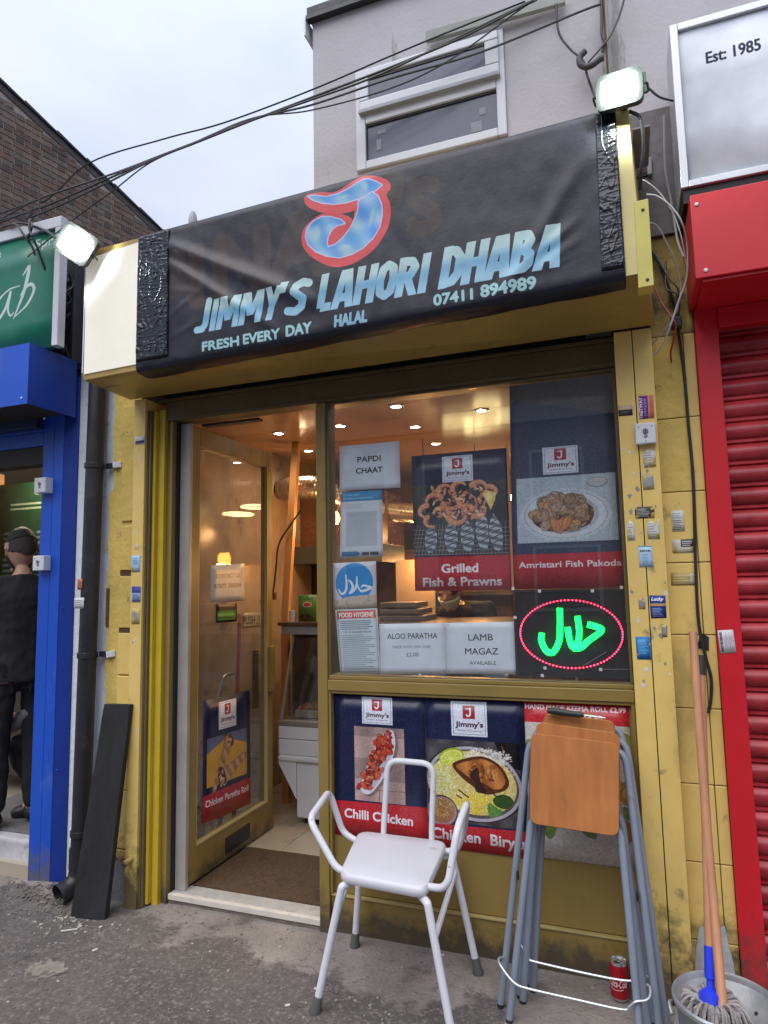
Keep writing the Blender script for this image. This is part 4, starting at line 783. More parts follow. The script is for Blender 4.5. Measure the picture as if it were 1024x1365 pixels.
c.poly([(0, 0), (.44, 0), (.44, .145), (0, .135)], (176, 40, 50)); c.text('Chicken Paratha Roll', .022, .075, h=.032, w=.395, col=(236, 232, 238), bold=.045); logo(c, .135, .45, .165, .145); c.grain(.01)
dsheet('food_poster', ((.222, .905), (.668, .893), (.682, .255), (.224, .293)), c, 'poster of rolled chicken paratha low on the open glass door', 'poster')['group'] = 'food posters'
c = Cv(.33, .21, 1300, (200, 196, 190)); c.text('CONTACT US', .165, .135, h=.022, w=.235, center=True, bold=.03, col=(50, 46, 46)); c.text('07877 280554', .165, .080, h=.022, w=.26, center=True, bold=.03, col=(50, 46, 46))
dsheet('paper_notice', ((.274, 1.612), (.608, 1.629), (.609, 1.411), (.276, 1.412)), c, 'white sheet printed CONTACT US taped to the open glass door', 'notice')['group'] = 'white paper notices'
c = Cv(.205, .105, 1300, (26, 28, 26)); c.rect(.01, .012, .195, .066, (60, 128, 52)); c.rect(.02, .022, .18, .028, (30, 60, 30)); c.rect(.02, .036, .18, .052, (110, 180, 96)); c.text('OPEN', .10, .075, h=.016, center=True, col=(80, 84, 82)) if 0 else None
dsheet('door_tag', ((.325, 1.405), (.530, 1.402), (.531, 1.297), (.326, 1.301)), c, 'small green and black card under the CONTACT US sheet', 'card')
c = Cv(.205, .086, 1300, (150, 134, 112)); c.rect(.002, .002, .203, .084, (120, 106, 88)); c.rect(.005, .005, .200, .081, (160, 146, 124)); c.text('PUSH', .010, .020, h=.044, w=.125, bold=.02, col=(40, 34, 30)); c.line([(.155, .018), (.178, .066), (.188, .018), (.155, .018)], .005, (40, 34, 30))
dsheet('push_sign', ((.586, 1.342), (.798, 1.338), (.798, 1.252), (.586, 1.256)), c, 'small brushed metal PUSH sign on the glass of the open door', 'sign', .3)
# ------------------------------------------------------------------ glowing oval sign in the window
ls = thing('led_sign', (-.234, .05, 1.11), 'black window sign with glowing green script in a red dotted oval', 'LED sign')
MB().box(-.458, -.020, .040, .052, 1.108, 1.458).build('board', mat('black_acrylic', (.016, .018, .02), .25, var=.2, vs_=5), ls, bevel=.001)
MB().box(-.458, -.4485, .036, .0395, 1.108, 1.458).box(-.448, -.021, .036, .0395, 1.449, 1.458).build('board_trim', M_black, ls)
LR = mat('red_leds', (.8, .02, .03), .4, emit=(1, .02, .06), es=14); LG = mat('green_leds', (.02, .7, .1), .4, emit=(.005, 1, .07), es=5); LGh = mat('green_led_tube', (.02, .4, .1), .4, emit=(.0, .8, .06), es=1.1)
m = MB(); ex, ez, rx_, rz_ = -.2345, 1.279, .199, .135
for k in range(84): a = 2*math.pi*k/84; m.lathe([(0, 0), (.0026, 0), (.0026, .004), (.001, .006), (0, .006)], (ex+rx_*math.cos(a), .0395, ez+rz_*math.sin(a)), 8, (0, -1, 0), caps=False)
m.build('red_led_dots', LR, ls, kind='stuff', smooth=True)
MB().tube([(ex+rx_*math.cos(2*math.pi*k/64), .0385, ez+rz_*math.sin(2*math.pi*k/64)) for k in range(64)], .0035, 6, closed=True).build('red_ring', mat('red_led_ring', (.25, .01, .02), .4, emit=(1, .01, .04), es=.12), ls, smooth=True)
def lp(u, v): return (ex+(u-312)/209*rx_, .0375, ez-(v-1132)/142*rz_)
SC3 = [[(275, 1025), (272, 1100), (266, 1160), (240, 1208), (210, 1203), (192, 1160), (196, 1128)], [(303, 1105), (308, 1150), (320, 1186), (341, 1168), (350, 1120), (345, 1056)], [(322, 1190), (352, 1188), (384, 1160), (440, 1116), (410, 1098), (384, 1092)]]
dots = MB(); gm_ = MB()
for s_ in SC3:
    P = spl([lp(*q) for q in s_], 7); gm_.tube(P, .0118, 10)
    for i in range(0, len(P)-1):
        for t in (0, .5):
            p = P[i].lerp(P[i+1], t); d = (P[i+1]-P[i]).normalized(); n_ = Vector((-d.z, 0, d.x))
            for o_ in (-.009, -.003, .003, .009): dots.lathe([(0, 0), (.0023, 0), (.0016, .003), (0, .003)], p+n_*o_+Vector((0, -.0115, 0)), 6, (0, -1, 0), caps=False)
gm_.build('green_script', LGh, ls, smooth=True); dots.build('green_led_dots', LG, ls, kind='stuff')
for x, z in ((-.456, 1.464), (-.348, 1.452), (-.140, 1.450), (-.030, 1.462), (-.452, 1.345), (-.34, 1.142), (-.125, 1.142), (-.352, 1.112)):
    MB().box(x-.006, x+.006, .0345, .0355, z-.006, z+.006).build('sucker', M_white, ls)
for i, ((x0, z0), (x1, z1)) in enumerate((((-.19, 1.155), (-.10, 1.21)), ((-.12, 1.142), (-.02, 1.145)))): MB().tube([(x0, .036, z0), (x1, .036, z1)], .0012, 5).build('lead', mat('grey_lead', (.2, .2, .2), .5), ls)
# ------------------------------------------------------------------ stickers on the posts
def stk(x0, x1, z0, z1, y, cvs, label, rough=.6, w_=0):
    im = cvs.image('sticker_print'); j = lambda: rng.uniform(-.0012, .0012)
    return sheet('sticker', [(x0+j(), y, z1+j()), (x1+j(), y, z1+j()), (x1+j(), y, z0+j()), (x0+j(), y, z0+j())], im, 3, 3, .0006, .0004, rough, label=label, cat='sticker', group='stickers on the shop posts')
def torn(c, bg, n=7, s=.3):
    for _ in range(n):
        x, y = rng.choice([rng.uniform(0, c.w), 0, c.w]), rng.choice([rng.uniform(0, c.h), 0, c.h]); c.ell(x, y, c.w*s*rng.uniform(.3, 1), c.h*s*rng.uniform(.3, 1), bg, 1, rng.uniform(0, 3), 14, .25)
def bars(c, x0, x1, y0, y1, n, col):
    for k in range(n): c.rect(x0, y0+(y1-y0)*k/n, x0+(x1-x0)*rng.uniform(.6, 1), y0+(y1-y0)*(k+.45)/n, col)
YB = (196, 172, 92); S1 = -.0710; S0 = -.0012
c = Cv(.054, .089, 3000, (206, 188, 150)); c.rect(.0, .0, .034, .089, (104, 34, 128)); c.rect(.036, .0, .054, .089, (214, 120, 96)); c.text('FASTWAY', .013, .004, h=.012, w=.08, col=(240, 236, 244), bold=.06, rot=math.pi/2); bars(c, .018, .030, .01, .08, 12, (180, 140, 200)); bars(c, .040, .050, .006, .084, 14, (196, 60, 50)); stk(.072, .126, 2.105, 2.194, S1, c, 'purple and orange sticker with sideways lettering above the white key switch')
c = Cv(.052, .042, 3000, (196, 170, 140)); c.rect(0, 0, .052, .024, (34, 34, 38)); bars(c, .006, .046, .004, .020, 3, (90, 90, 96)); stk(-.002, .050, 2.124, 2.166, S1, c, 'little black and beige strip sticker level with the purple one')
c = Cv(.048, .080, 3000, (172, 200, 222)); c.rect(0, .076, .048, .080, (60, 120, 170)); c.text('REPAIR', .024, .058, h=.007, w=.036, center=True, col=(30, 40, 60), bold=.08); bars(c, .012, .036, .014, .052, 7, (110, 150, 180)); stk(.040, .088, 1.537, 1.617, S1, c, 'pale blue card headed REPAIR on the right yellow post')
c = Cv(.055, .083, 3000, (22, 44, 120)); c.text('Lucky', .027, .064, h=.012, w=.042, center=True, col=(220, 224, 236), bold=.05, shear=.3); c.rect(0, .044, .055, .054, (186, 150, 100)); bars(c, .006, .049, .006, .040, 6, (150, 170, 220)); stk(.068, .123, 1.348, 1.431, S1, c, 'dark blue sticker lettered Lucky on the right yellow post')
c = Cv(.050, .082, 3000, (34, 116, 184)); bars(c, .006, .044, .02, .074, 10, (110, 176, 216)); torn(c, YB, 3, .2); stk(.010, .060, 1.196, 1.278, S1, c, 'torn mid blue sticker lowest on the right yellow post')
W_ = (206, 206, 200)
for (x0, x1, z0, z1, bgc, lab, dk) in ((.077, .121, 1.916, 1.984, W_, 'scraped white sticker remains just under the white key switch', 0), (.070, .108, 1.83, 1.892, (150, 152, 154), 'grey scraped patch below the key switch scraps', 0), (.035, .104, 1.722, 1.766, (60, 58, 54), 'dark torn strip sticker in the middle of the right post', 1),
        (.003, .031, 1.64, 1.716, W_, 'narrow peeling white sticker on the window side of the post', 0), (.075, .118, 1.642, 1.715, W_, 'peeling white printed sticker just above the REPAIR card', 0), (.028, .052, 1.381, 1.423, (130, 132, 134), 'small grey scrape left of the Lucky sticker', 0), (.103, .121, 1.279, 1.326, (130, 132, 134), 'small grey scrape below the Lucky sticker', 0)):
    c = Cv(x1-x0, z1-z0, 3000, bgc); bars(c, .004, (x1-x0)*.8, .006, (z1-z0)*.9, 6, (150, 150, 150) if not dk else (170, 170, 160)); torn(c, YB, 10, .32); stk(x0, x1, z0, z1, S1, c, lab)
c = Cv(.044, .080, 3000, (206, 204, 190)); bars(c, .004, .040, .050, .074, 3, (120, 150, 170)); bars(c, .004, .040, .006, .046, 6, (90, 90, 100)); stk(.166, .210, 1.671, 1.751, S0, c, 'white printed sticker on the yellow blocks by the black cable')
c = Cv(.080, .046, 3000, (206, 200, 184)); c.rect(.03, .02, .08, .046, (50, 50, 52)); bars(c, .034, .076, .024, .044, 3, (190, 190, 186)); torn(c, YB, 4, .25); stk(.162, .242, 1.590, 1.640, S0, c, 'half torn black and white sticker on the yellow blocks')
c = Cv(.090, .050, 3000, (180, 156, 92)); bars(c, .008, .08, .006, .044, 4, (206, 190, 140)); c.rect(.066, .004, .086, .046, (200, 196, 170)); stk(.150, .240, 1.466, 1.516, S0, c, 'faded yellowed label on the blocks under the torn one')
c = Cv(.062, .042, 3000, (200, 200, 206)); c.rect(.004, .006, .058, .020, (50, 54, 96)); stk(-2.334, -2.272+.0, 2.226, 2.268, S1, c, 'thin grey and blue sticker at the top of the left yellow post')
c = Cv(.052, .086, 3000, (156, 196, 226)); bars(c, .008, .044, .04, .078, 4, (90, 130, 170)); c.poly([(0, 0), (.035, 0), (.0, .03)], YB); stk(-2.338, -2.286, 1.576, 1.662, S1, c, 'pale blue curling sticker on the left yellow post')
c = Cv(.056, .078, 3000, (150, 170, 206)); c.rect(0, .046, .056, .078, (30, 60, 140)); bars(c, .006, .05, .006, .040, 4, (40, 70, 150)); stk(-2.334, -2.278, 1.428, 1.506, S1, c, 'dark blue and white sticker on the left yellow post')
c = Cv(.05, .074, 3000, YB); c.ell(.026, .036, .013, .03, (140, 142, 150), 1, .2, 20, .2); c.ell(.014, .05, .010, .012, (140, 142, 150), 1, 0, 14, .2); stk(-2.332, -2.282, 1.320, 1.396, S1, c, 'bare grey scrape below the blue stickers on the left post')
# key switches
def keybox(c, w, h, d, label, group, face='-y'):
    x, y, z = c; th = thing('key_switch', (x, y, z), label, 'key switch', group)
    MB().box(x-w/2, x+w/2, y-d, y, z-h/2, z+h/2).build('housing', mat('switch_white', (.60, .62, .66), .4, var=.04), th, bevel=.004, seg=3)
    MB().lathe([(0, 0), (.0105, 0), (.0105, .003), (.008, .005), (0, .005)], (x, y-d, z+.008), 16, (0, -1, 0)).lathe([(0, 0), (.0065, 0), (.0065, .003), (0, .003)], (x, y-d, z-.010), 12, (0, -1, 0)).build('lock_barrel', mat('lock_steel', (.3, .3, .3), .35, metal=.8), th)
    MB().box(x-.0015, x+.0015, y-d-.0062, y-d-.0052, z+.002, z+.014).build('keyhole', M_dark, th)
    for q in ((-.33, .32), (.33, .32), (0, -.38)): MB().lathe([(0, 0), (.0025, 0), (.002, .001), (0, .001)], (x+q[0]*w, y-d, z+q[1]*h), 8, (0, -1, 0)).build('screw', M_black, th)
keybox((.0895, -.0705, 2.043), .072, .080, .028, 'white key switch box with a round lock on the right yellow post', 'shutter key switches')
keybox((-2.985, -.0005, 2.066), .080, .084, .055, 'upper white key switch box on the blue pillar', 'shutter key switches')
keybox((-2.982, -.0005, 1.642), .078, .080, .050, 'lower white key switch box on the blue pillar', 'shutter key switches')
# ------------------------------------------------------------------ things inside the shop
def downlight(x, y, label, w=5.5):
    th = thing('downlight', (x, y, ZC-.013), label, 'downlight', 'downlights in the shop ceiling')
    MB().lathe([(.030, 0), (.046, 0), (.046, -.004), (.032, -.007), (.030, -.002)], (x, y, ZC-.0125), 20).build('bezel', mat('chrome_ring', (.7, .7, .68), .2, metal=.9), th, smooth=True)
    MB().lathe([(0, 0), (.029, 0), (.029, -.003), (0, -.004)], (x, y, ZC-.0125), 16).build('lens', mat('downlight_lens', (1, 1, 1), .4, emit=(1, .87, .66), es=34), th)
    ld = bpy.data.lights.new('downlight_lamp', 'SPOT'); ld.energy = w; ld.spot_size = R(150); ld.spot_blend = .8; ld.color = (1, .76, .48); ld.shadow_soft_size = .03
    lo = bpy.data.objects.new('downlight_lamp', ld); COL.objects.link(lo); lo.parent = th; lo.location = (0, 0, -.02)
for x, y, s_ in ((-2.14, 1.07, 'ceiling spot nearest above the open shop door'), (-2.22, 1.67, 'ceiling spot further in, beside the shiny duct'), (-1.68, 1.05, 'ceiling spot just inside the window post'), (-1.20, .754, 'ceiling spot nearest the window glass above the PAPDI CHAAT sheet'), (-1.25, 1.277, 'ceiling spot in the middle of the window row'), (-.766, 1.053, 'ceiling spot above the prawn poster'), (-1.272, 1.843, 'deepest ceiling spot seen through the window')):
    downlight(x, y, s_)
def bulb(x, y, z, label):
    th = thing('filament_bulb', (x, y, z), label, 'light bulb', 'hanging filament bulbs')
    MB().tube([(x, y, z+.09), (x, y, ZC-.014)], .003, 6).build('flex', M_black, th)
    MB().lathe([(0, .095), (.018, .095), (.018, .055), (.014, .05)], (x, y, z), 12).build('holder', mat('bulb_brass', (.25, .16, .06), .35, metal=.8), th, smooth=True)
    MB().lathe([(.013, .05), (.022, .035), (.032, .005), (.030, -.02), (.016, -.042), (0, -.047)], (x, y, z), 16).build('glass', mat('amber_bulb', (1, .5, .12), .3, emit=(1, .42, .07), es=7), th, smooth=True)
    ld = bpy.data.lights.new('bulb_lamp', 'POINT'); ld.energy = 5; ld.color = (1, .5, .18); ld.shadow_soft_size = .04
    lo = bpy.data.objects.new('bulb_lamp', ld); COL.objects.link(lo); lo.parent = th; lo.location = (0, 0, -.07)
bulb(-1.31, 1.64, 1.71, 'amber filament bulb hanging behind the prawn poster'); bulb(-1.98, 1.62, 1.975, 'amber filament bulb at the edge of the window beside the gold post'); bulb(-1.02, 2.0, 1.73, 'amber filament bulb hanging deepest in the shop'); bulb(-1.62, 2.75, 1.72, 'amber filament bulb low near the back wall')
ch = thing('chandelier', (-1.05, 2.5, 2.25), 'chandelier of glowing rings seen mirrored in the open glass door', 'chandelier')
for k, (dx, dy, dz, r_) in enumerate(((0, 0, 0, .13), (.22, .1, -.05, .11), (-.22, .05, -.03, .12), (.08, -.22, -.08, .10), (-.1, .24, -.02, .1))):
    MB().tube([(-1.05+dx+r_*math.cos(2*math.pi*i/28), 2.5+dy+r_*math.sin(2*math.pi*i/28), 2.22+dz) for i in range(28)], .011, 6, closed=True).build('ring', mat('ring_light', (1, .9, .6), .4, emit=(1, .80, .38), es=6), ch, smooth=True)
    MB().tube([(-1.05+dx, 2.5+dy, 2.22+dz), (-1.05, 2.5, ZC-.014)], .003, 5).build('wire', M_black, ch)
# extractor duct
du = thing('extractor_duct', (-2.2, 1.62, 2.2), 'shiny ribbed foil duct under the shop ceiling behind the door', 'duct')
M_foil = mat('foil_duct', (.62, .55, .48), .28, metal=.9, var=.1)
b = MB(); P = [(-2.5, 1.75, 2.24), (-2.32, 1.72, 2.24), (-2.15, 1.72, 2.22), (-2.0, 1.85, 2.13), (-1.8, 2.2, 2.08), (-1.5, 2.6, 2.06)]; P = spl(P, 14)
b.tube(P, [.083+(.004 if i % 2 else -.003) for i in range(len(P))], 18); b.build('duct', M_foil, du, smooth=True)
ps = thing('timber_post', (-2.2, 1.35, .04), 'pale orange timber post beside the counter inside the shop', 'post')
MB().beam((-2.245, 1.35, 1.27), (-2.17, 1.38, 2.505), .052, .04).build('post', mat('orange_timber', (.60, .30, .12), .5, var=.2, vs_=4, stretch=(4, 4, .4)), ps, bevel=.002)
MB().beam((-2.245, 1.35, .04), (-2.245, 1.35, 1.27), .052, .04).build('post_foot', mat('orange_timber', (.60, .30, .12), .5), ps, bevel=.002)
MB().tube(spl([(-2.10, 1.32, 2.02), (-2.20, 1.32, 1.90), (-2.275, 1.31, 1.78), (-2.30, 1.31, 1.60), (-2.33, 1.31, 1.42), (-2.40, 1.30, 1.28)], 6), .007, 6).build('black_lead', M_black, smooth=True, label='black power lead looping past the timber post', cat='cable')
MB().box(-2.345, -2.295, 1.29, 1.315, 1.40, 1.45).build('junction_box', mat('brown_plastic', (.18, .07, .03), .5), bevel=.003, label='small brown junction box on the wall lead', cat='socket')
# counter
ct = thing('counter', (-1.4, 1.25, .04), 'white refrigerated serving counter with glass display inside the shop', 'counter')
MW = mat('fridge_white', (.66, .68, .72), .3, var=.04, vs_=3, dirt=((.4, .4, .42), 6, .64, .1))
MB().box(-1.985, .02, 1.0, 1.7, .085, .47).build('base', MW, ct, bevel=.012, seg=3)
MB().box(-2.10, .02, .975, 1.72, .42, .455).build('lip', MW, ct, bevel=.012, seg=3); MB().box(-2.10, .02, .985, 1.72, .456, .55).build('front_panel', MW, ct, bevel=.006); MB().box(-2.10, .02, .985, 1.72, .552, .63).build('front_panel', MW, ct, bevel=.006)
MB().hexa([(-2.10, .99, .40), (-1.98, .99, .20), (-1.98, 1.0, .20), (-2.10, 1.0, .40), (-2.10, .99, .44), (-1.98, .99, .44), (-1.98, 1.0, .44), (-2.10, 1.0, .44)]).build('side_bracket', MW, ct)
MB().box(-1.95, -.05, 1.04, 1.66, .045, .084).build('plinth', M_dark, ct)
MB().box(-2.10, .02, .980, 1.72, .632, .665).build('steel_rim', mat('brushed_steel', (.5, .5, .5), .35, metal=.8, var=.1), ct, bevel=.003)
MB().box(-2.09, .0, 1.55, 1.70, .67, 1.17).box(-2.10, -2.091, 1.17, 1.70, .67, 1.175).build('display_back', mat('dark_display', (.04, .028, .024), .5, var=.3), ct)
MB().hexa([(-2.09, 1.0, .67), (.0, 1.0, .67), (.0, 1.006, .67), (-2.09, 1.006, .67), (-2.09, 1.16, 1.17), (.0, 1.16, 1.17), (.0, 1.166, 1.17), (-2.09, 1.166, 1.17)]).build('display_glass', mat_glass('display_glass', (.93, .95, .94), .8), ct)
MB().box(-2.15, .02, 1.12, 1.74, 1.178, 1.235).build('shelf_rim', mat('grey_shelf', (.34, .36, .36), .4, var=.15), ct, bevel=.004)
MB().box(-2.17, .04, 1.10, 1.76, 1.236, 1.258).build('counter_top', mat('brown_worktop', (.12, .075, .045), .4, var=.3), ct, bevel=.003)
for x in (-2.085, -1.2, -.3): MB().beam((x, 1.0, .67), (x, 1.165, 1.178), .014, .014).build('glass_post', mat('brushed_steel', (.5, .5, .5)), ct)
for k, (x, cc) in enumerate(((-1.93, (.30, .10, .03)), (-1.72, (.28, .02, .03)), (-1.50, (.32, .2, .05)), (-1.28, (.2, .08, .03)), (-1.0, (.3, .12, .04)), (-.7, (.14, .18, .05)), (-.4, (.3, .2, .08)))):
    t_ = thing('food_tray', (x, 1.2, .67), ['steel tray of orange curry', 'steel tray of dark red relish', 'steel tray of yellow dal', 'steel tray of brown kebabs', 'steel tray of tikka pieces', 'steel tray of green saag', 'steel tray of fried snacks'][k]+' in the glass display', 'food tray', 'trays in the display counter')
    MB().box(x-.095, x+.095, 1.06, 1.36, .668, .715).build('tray', mat('brushed_steel', (.5, .5, .5)), t_, bevel=.006)
    m = MB()
    for q in range(26): m.lathe([(0, -.012), (.014, -.006), (.016, .004), (.008, .013), (0, .015)], (x+rng.uniform(-.08, .08), rng.uniform(1.08, 1.34), .722), 7, (rng.normal()*.3, rng.normal()*.3, 1), caps=False)
    m.build('food', mat('food_%d' % k, cc, .5, var=.35, vs_=30), t_, smooth=True, kind='stuff')
bx_ = thing('carton', (-1.985, 1.20, 1.259), 'green carton with a red oval standing on the counter', 'box')
c = Cv(.13, .17, 1500, (96, 132, 60)); c.rect(0, .14, .13, .17, (70, 110, 50)); c.ell(.065, .11, .034, .018, (210, 206, 196), n=30); c.ell(.065, .11, .028, .013, (190, 60, 50), n=30); blobs(c, 26, inell(.065, .03, .04, .018), .012, [(60, 50, 30), (120, 80, 40), (80, 110, 50)])
MB().box(-2.052, -1.922, 1.17, 1.24, 1.259, 1.43).build('box', mat('green_card', (.14, .26, .06), .5, var=.1), bx_, bevel=.002)
sheet('front_print', [(-2.051, 1.169, 1.429), (-1.923, 1.169, 1.429), (-1.923, 1.169, 1.26), (-2.051, 1.169, 1.26)], c.image('carton_print'), 2, 2, 0, .0004, .4, parent=bx_)
MB().lathe([(0, 0), (.022, 0), (.024, .05), (.026, .07), (0, .07)], (-2.105, 1.19, 1.2585), 14).build('paper_cup', M_white, smooth=True, label='small white cup left of the green carton', cat='cup')
eh = thing('extractor_hood', (-2.2, 2.2, 1.3), 'dark grey cooker hood and splashback behind the timber post', 'cooker hood')
MB().box(-2.515, -1.75, 1.95, 2.5, 1.66, 1.80).build('hood', mat('slate_hood', (.07, .075, .08), .4, var=.2), eh, bevel=.004); MB().box(-2.515, -1.75, 2.10, 2.5, 1.80, 2.22).build('duct_cover', mat('brown_gloss', (.12, .055, .03), .25, var=.3), eh, bevel=.003)
MB().box(-2.515, -1.75, 2.3, 2.5, .95, 1.66).build('splashback', mat('dark_steel_splashback', (.12, .085, .07), .3, metal=.5, var=.3), eh); MB().box(-2.515, -1.75, 1.98, 2.3, .05, .95).build('hob_unit', mat('steel_unit', (.2, .19, .18), .4, metal=.5, var=.2), eh, bevel=.004)
t_ = thing('kitchen_shelf', (-2.0, 3.0, 1.4), 'dark steel kitchen canopy and shelves on the back wall', 'shelf')
MB().box(-2.5, -.8, 2.7, 3.29, 1.78, 1.95).build('canopy', mat('dark_steel', (.10, .09, .085), .35, metal=.6, var=.2), t_, bevel=.004); MB().box(-2.5, -.8, 2.9, 3.29, 1.38, 1.41).build('shelf', mat('dark_steel', (.1, .09, .085)), t_)
MB().box(-2.5, -1.4, 2.6, 3.29, .04, 1.02).build('cooker', mat('grey_steel', (.28, .24, .21), .4, metal=.5, var=.2), t_, bevel=.004)
for x, w_, z, h_, cc in ((-2.3, .16, 1.41, .2, (.3, .2, .12)), (-2.05, .12, 1.41, .26, (.14, .1, .08)), (-1.85, .2, 1.41, .14, (.35, .3, .25)), (-2.2, .3, 1.02, .2, (.12, .1, .09)), (-1.7, .22, 1.02, .26, (.3, .26, .22))):
    MB().lathe([(0, 0), (w_/2, 0), (w_/2*1.03, h_), (0, h_)], (x, 3.05, z+.001), 16).build('cooking_pot', mat('pot_%d' % int(h_*100), cc, .35, metal=.4), smooth=True, label={20: 'round brown pot', 26: 'tall pot', 14: 'low pale pot'}[int(h_*100+.5)]+(' on the back shelf of the kitchen' if z > 1.2 else ' on the cooker at the back')+(', left one' if x < -2.1 else ''), cat='pot', group='pots in the kitchen')
# stack of takeaway trays on the counter seen under the prawn poster
for k, (w_, z, l_) in enumerate(((.30, 1.259, 'bottom grey tray of the stack behind the aloo paratha sheet'), (.27, 1.30, 'middle grey tray of the stack behind the aloo paratha sheet'), (.24, 1.341, 'top grey tray of the stack behind the aloo paratha sheet'))):
    MB().box(-1.50, -1.50+w_, 1.22, 1.5, z, z+.034).build('foil_tray', mat('foil_trays', (.25, .20, .17), .4, metal=.3, var=.2), bevel=.005, label=l_, cat='tray', group='stack of grey trays on the counter')
MB().box(-1.56, -1.275, 1.72, 1.74, 1.262, 1.66).build('screen', mat('cream_board', (.50, .36, .20), .4, var=.2, vs_=3), bevel=.002, label='cream board propped up behind the stack of trays', cat='board')
# things seen low through the door glass
tr = thing('folding_trolley', (-2.36, .62, .05), 'dark folded trolley with small wheels behind the door glass', 'trolley')
for y in (.42, .62):
    MB().tube([(-2.33, y+.085*math.cos(2*math.pi*k/20), .142+.085*math.sin(2*math.pi*k/20)) for k in range(20)], .014, 8, closed=True).build('wheel', M_black, tr, smooth=True)
    m = MB()
    for k in range(6): m.tube([(-2.33, y, .142), (-2.33, y+.075*math.cos(k*1.047), .142+.075*math.sin(k*1.047))], .004, 5)
    m.lathe([(0, -.012), (.018, -.012), (.018, .012), (0, .012)], (-2.33, y, .142), 10, (1, 0, 0)); m.build('spokes', mat('dull_chrome', (.45, .45, .45), .3, metal=.9), tr)
MB().tube(rnd([(-2.36, .40, .15), (-2.38, .62, .55), (-2.38, .80, .95), (-2.38, .92, .95)], .04), .010, 8).tube([(-2.36, .62, .15), (-2.38, .80, .80)], .010, 8).tube([(-2.36, .42, .2), (-2.37, .95, .22)], .009, 8).build('frame', mat('dull_chrome', (.45, .45, .45)), tr, smooth=True)
MB().tube([(-2.30, .80, .05), (-2.34, .92, 1.32)], .013, 8).build('red_pole', mat('red_pole', (.42, .03, .02), .4), smooth=True, label='thin red broom pole leaning behind the glass door', cat='pole')
# the server behind the window, bending over the counter
# ------------------------------------------------------------------ people
def ellgrid(c, r, keep, n=28, m=20, grow=1.):
    mb = MB(); vs_ = []; ok = []
    for j in range(m+1):
        for i in range(n):
            th_ = math.pi*j/m; ph = 2*math.pi*i/n; d = Vector((math.sin(th_)*math.cos(ph), math.sin(th_)*math.sin(ph), math.cos(th_)))
            vs_.append(Vector(c)+Vector((d.x*r[0], d.y*r[1], d.z*r[2]))*grow); ok.append(d)
    fs = []
    for j in range(m):
        for i in range(n):
            i2 = (i+1) % n; q = (ok[j*n+i]+ok[j*n+i2]+ok[(j+1)*n+i]+ok[(j+1)*n+i2])/4
            if keep(q): fs.append((j*n+i, (j+1)*n+i, (j+1)*n+i2, j*n+i2))
    return mb.add(vs_, fs)
def skinned(joints, chains, sub=2):
    """grow a surface over a skeleton and return (verts, faces)"""
    names = list(joints); idx = {k: i for i, k in enumerate(names)}
    me = bpy.data.meshes.new('s'); me.from_pydata([joints[k][0] for k in names], [(idx[a], idx[b_]) for ch in chains for a, b_ in zip(ch, ch[1:])], []); me.update()
    o = bpy.data.objects.new('s', me); COL.objects.link(o)
    md = o.modifiers.new('skin', 'SKIN'); md.use_smooth_shade = True
    sv = me.skin_vertices[0].data
    for k in names: r = joints[k][1]; sv[idx[k]].radius = r if isinstance(r, tuple) else (r, r)
    sv[0].use_root = True; s2 = o.modifiers.new('sub', 'SUBSURF'); s2.levels = sub
    dg = bpy.context.evaluated_depsgraph_get(); e = o.evaluated_get(dg); m2 = e.to_mesh()
    V = [tuple(v.co) for v in m2.vertices]; F = [tuple(p.vertices) for p in m2.polygons]; e.to_mesh_clear(); bpy.data.objects.remove(o); return V, F
M_skin = mat('skin_brown', (.36, .19, .125), .5, var=.1, vs_=12); M_skinp = mat('skin_light', (.46, .26, .18), .5, var=.1, vs_=12)
M_hair = mat('black_hair', (.012, .010, .010), .6, var=.3, vs_=40, bump=.8, bs=220); M_blk = mat('black_cotton', (.012, .012, .014), .9, var=.3, vs_=9, bump=.5, bs=9)
def loft(secs, n=24):
    mb = MB()
    for c, rx, ry in secs:
        for k in range(n): a = 2*math.pi*k/n; q = abs(math.cos(a))**.8*math.copysign(1, math.cos(a)); mb.v.append((c[0]+rx*q, c[1]+ry*math.sin(a), c[2]))
    m = len(secs); mb.f = [(j*n+i, j*n+(i+1) % n, (j+1)*n+(i+1) % n, (j+1)*n+i) for j in range(m-1) for i in range(n)]+[tuple(range(n))[::-1], tuple(range((m-1)*n, m*n))]
    return mb
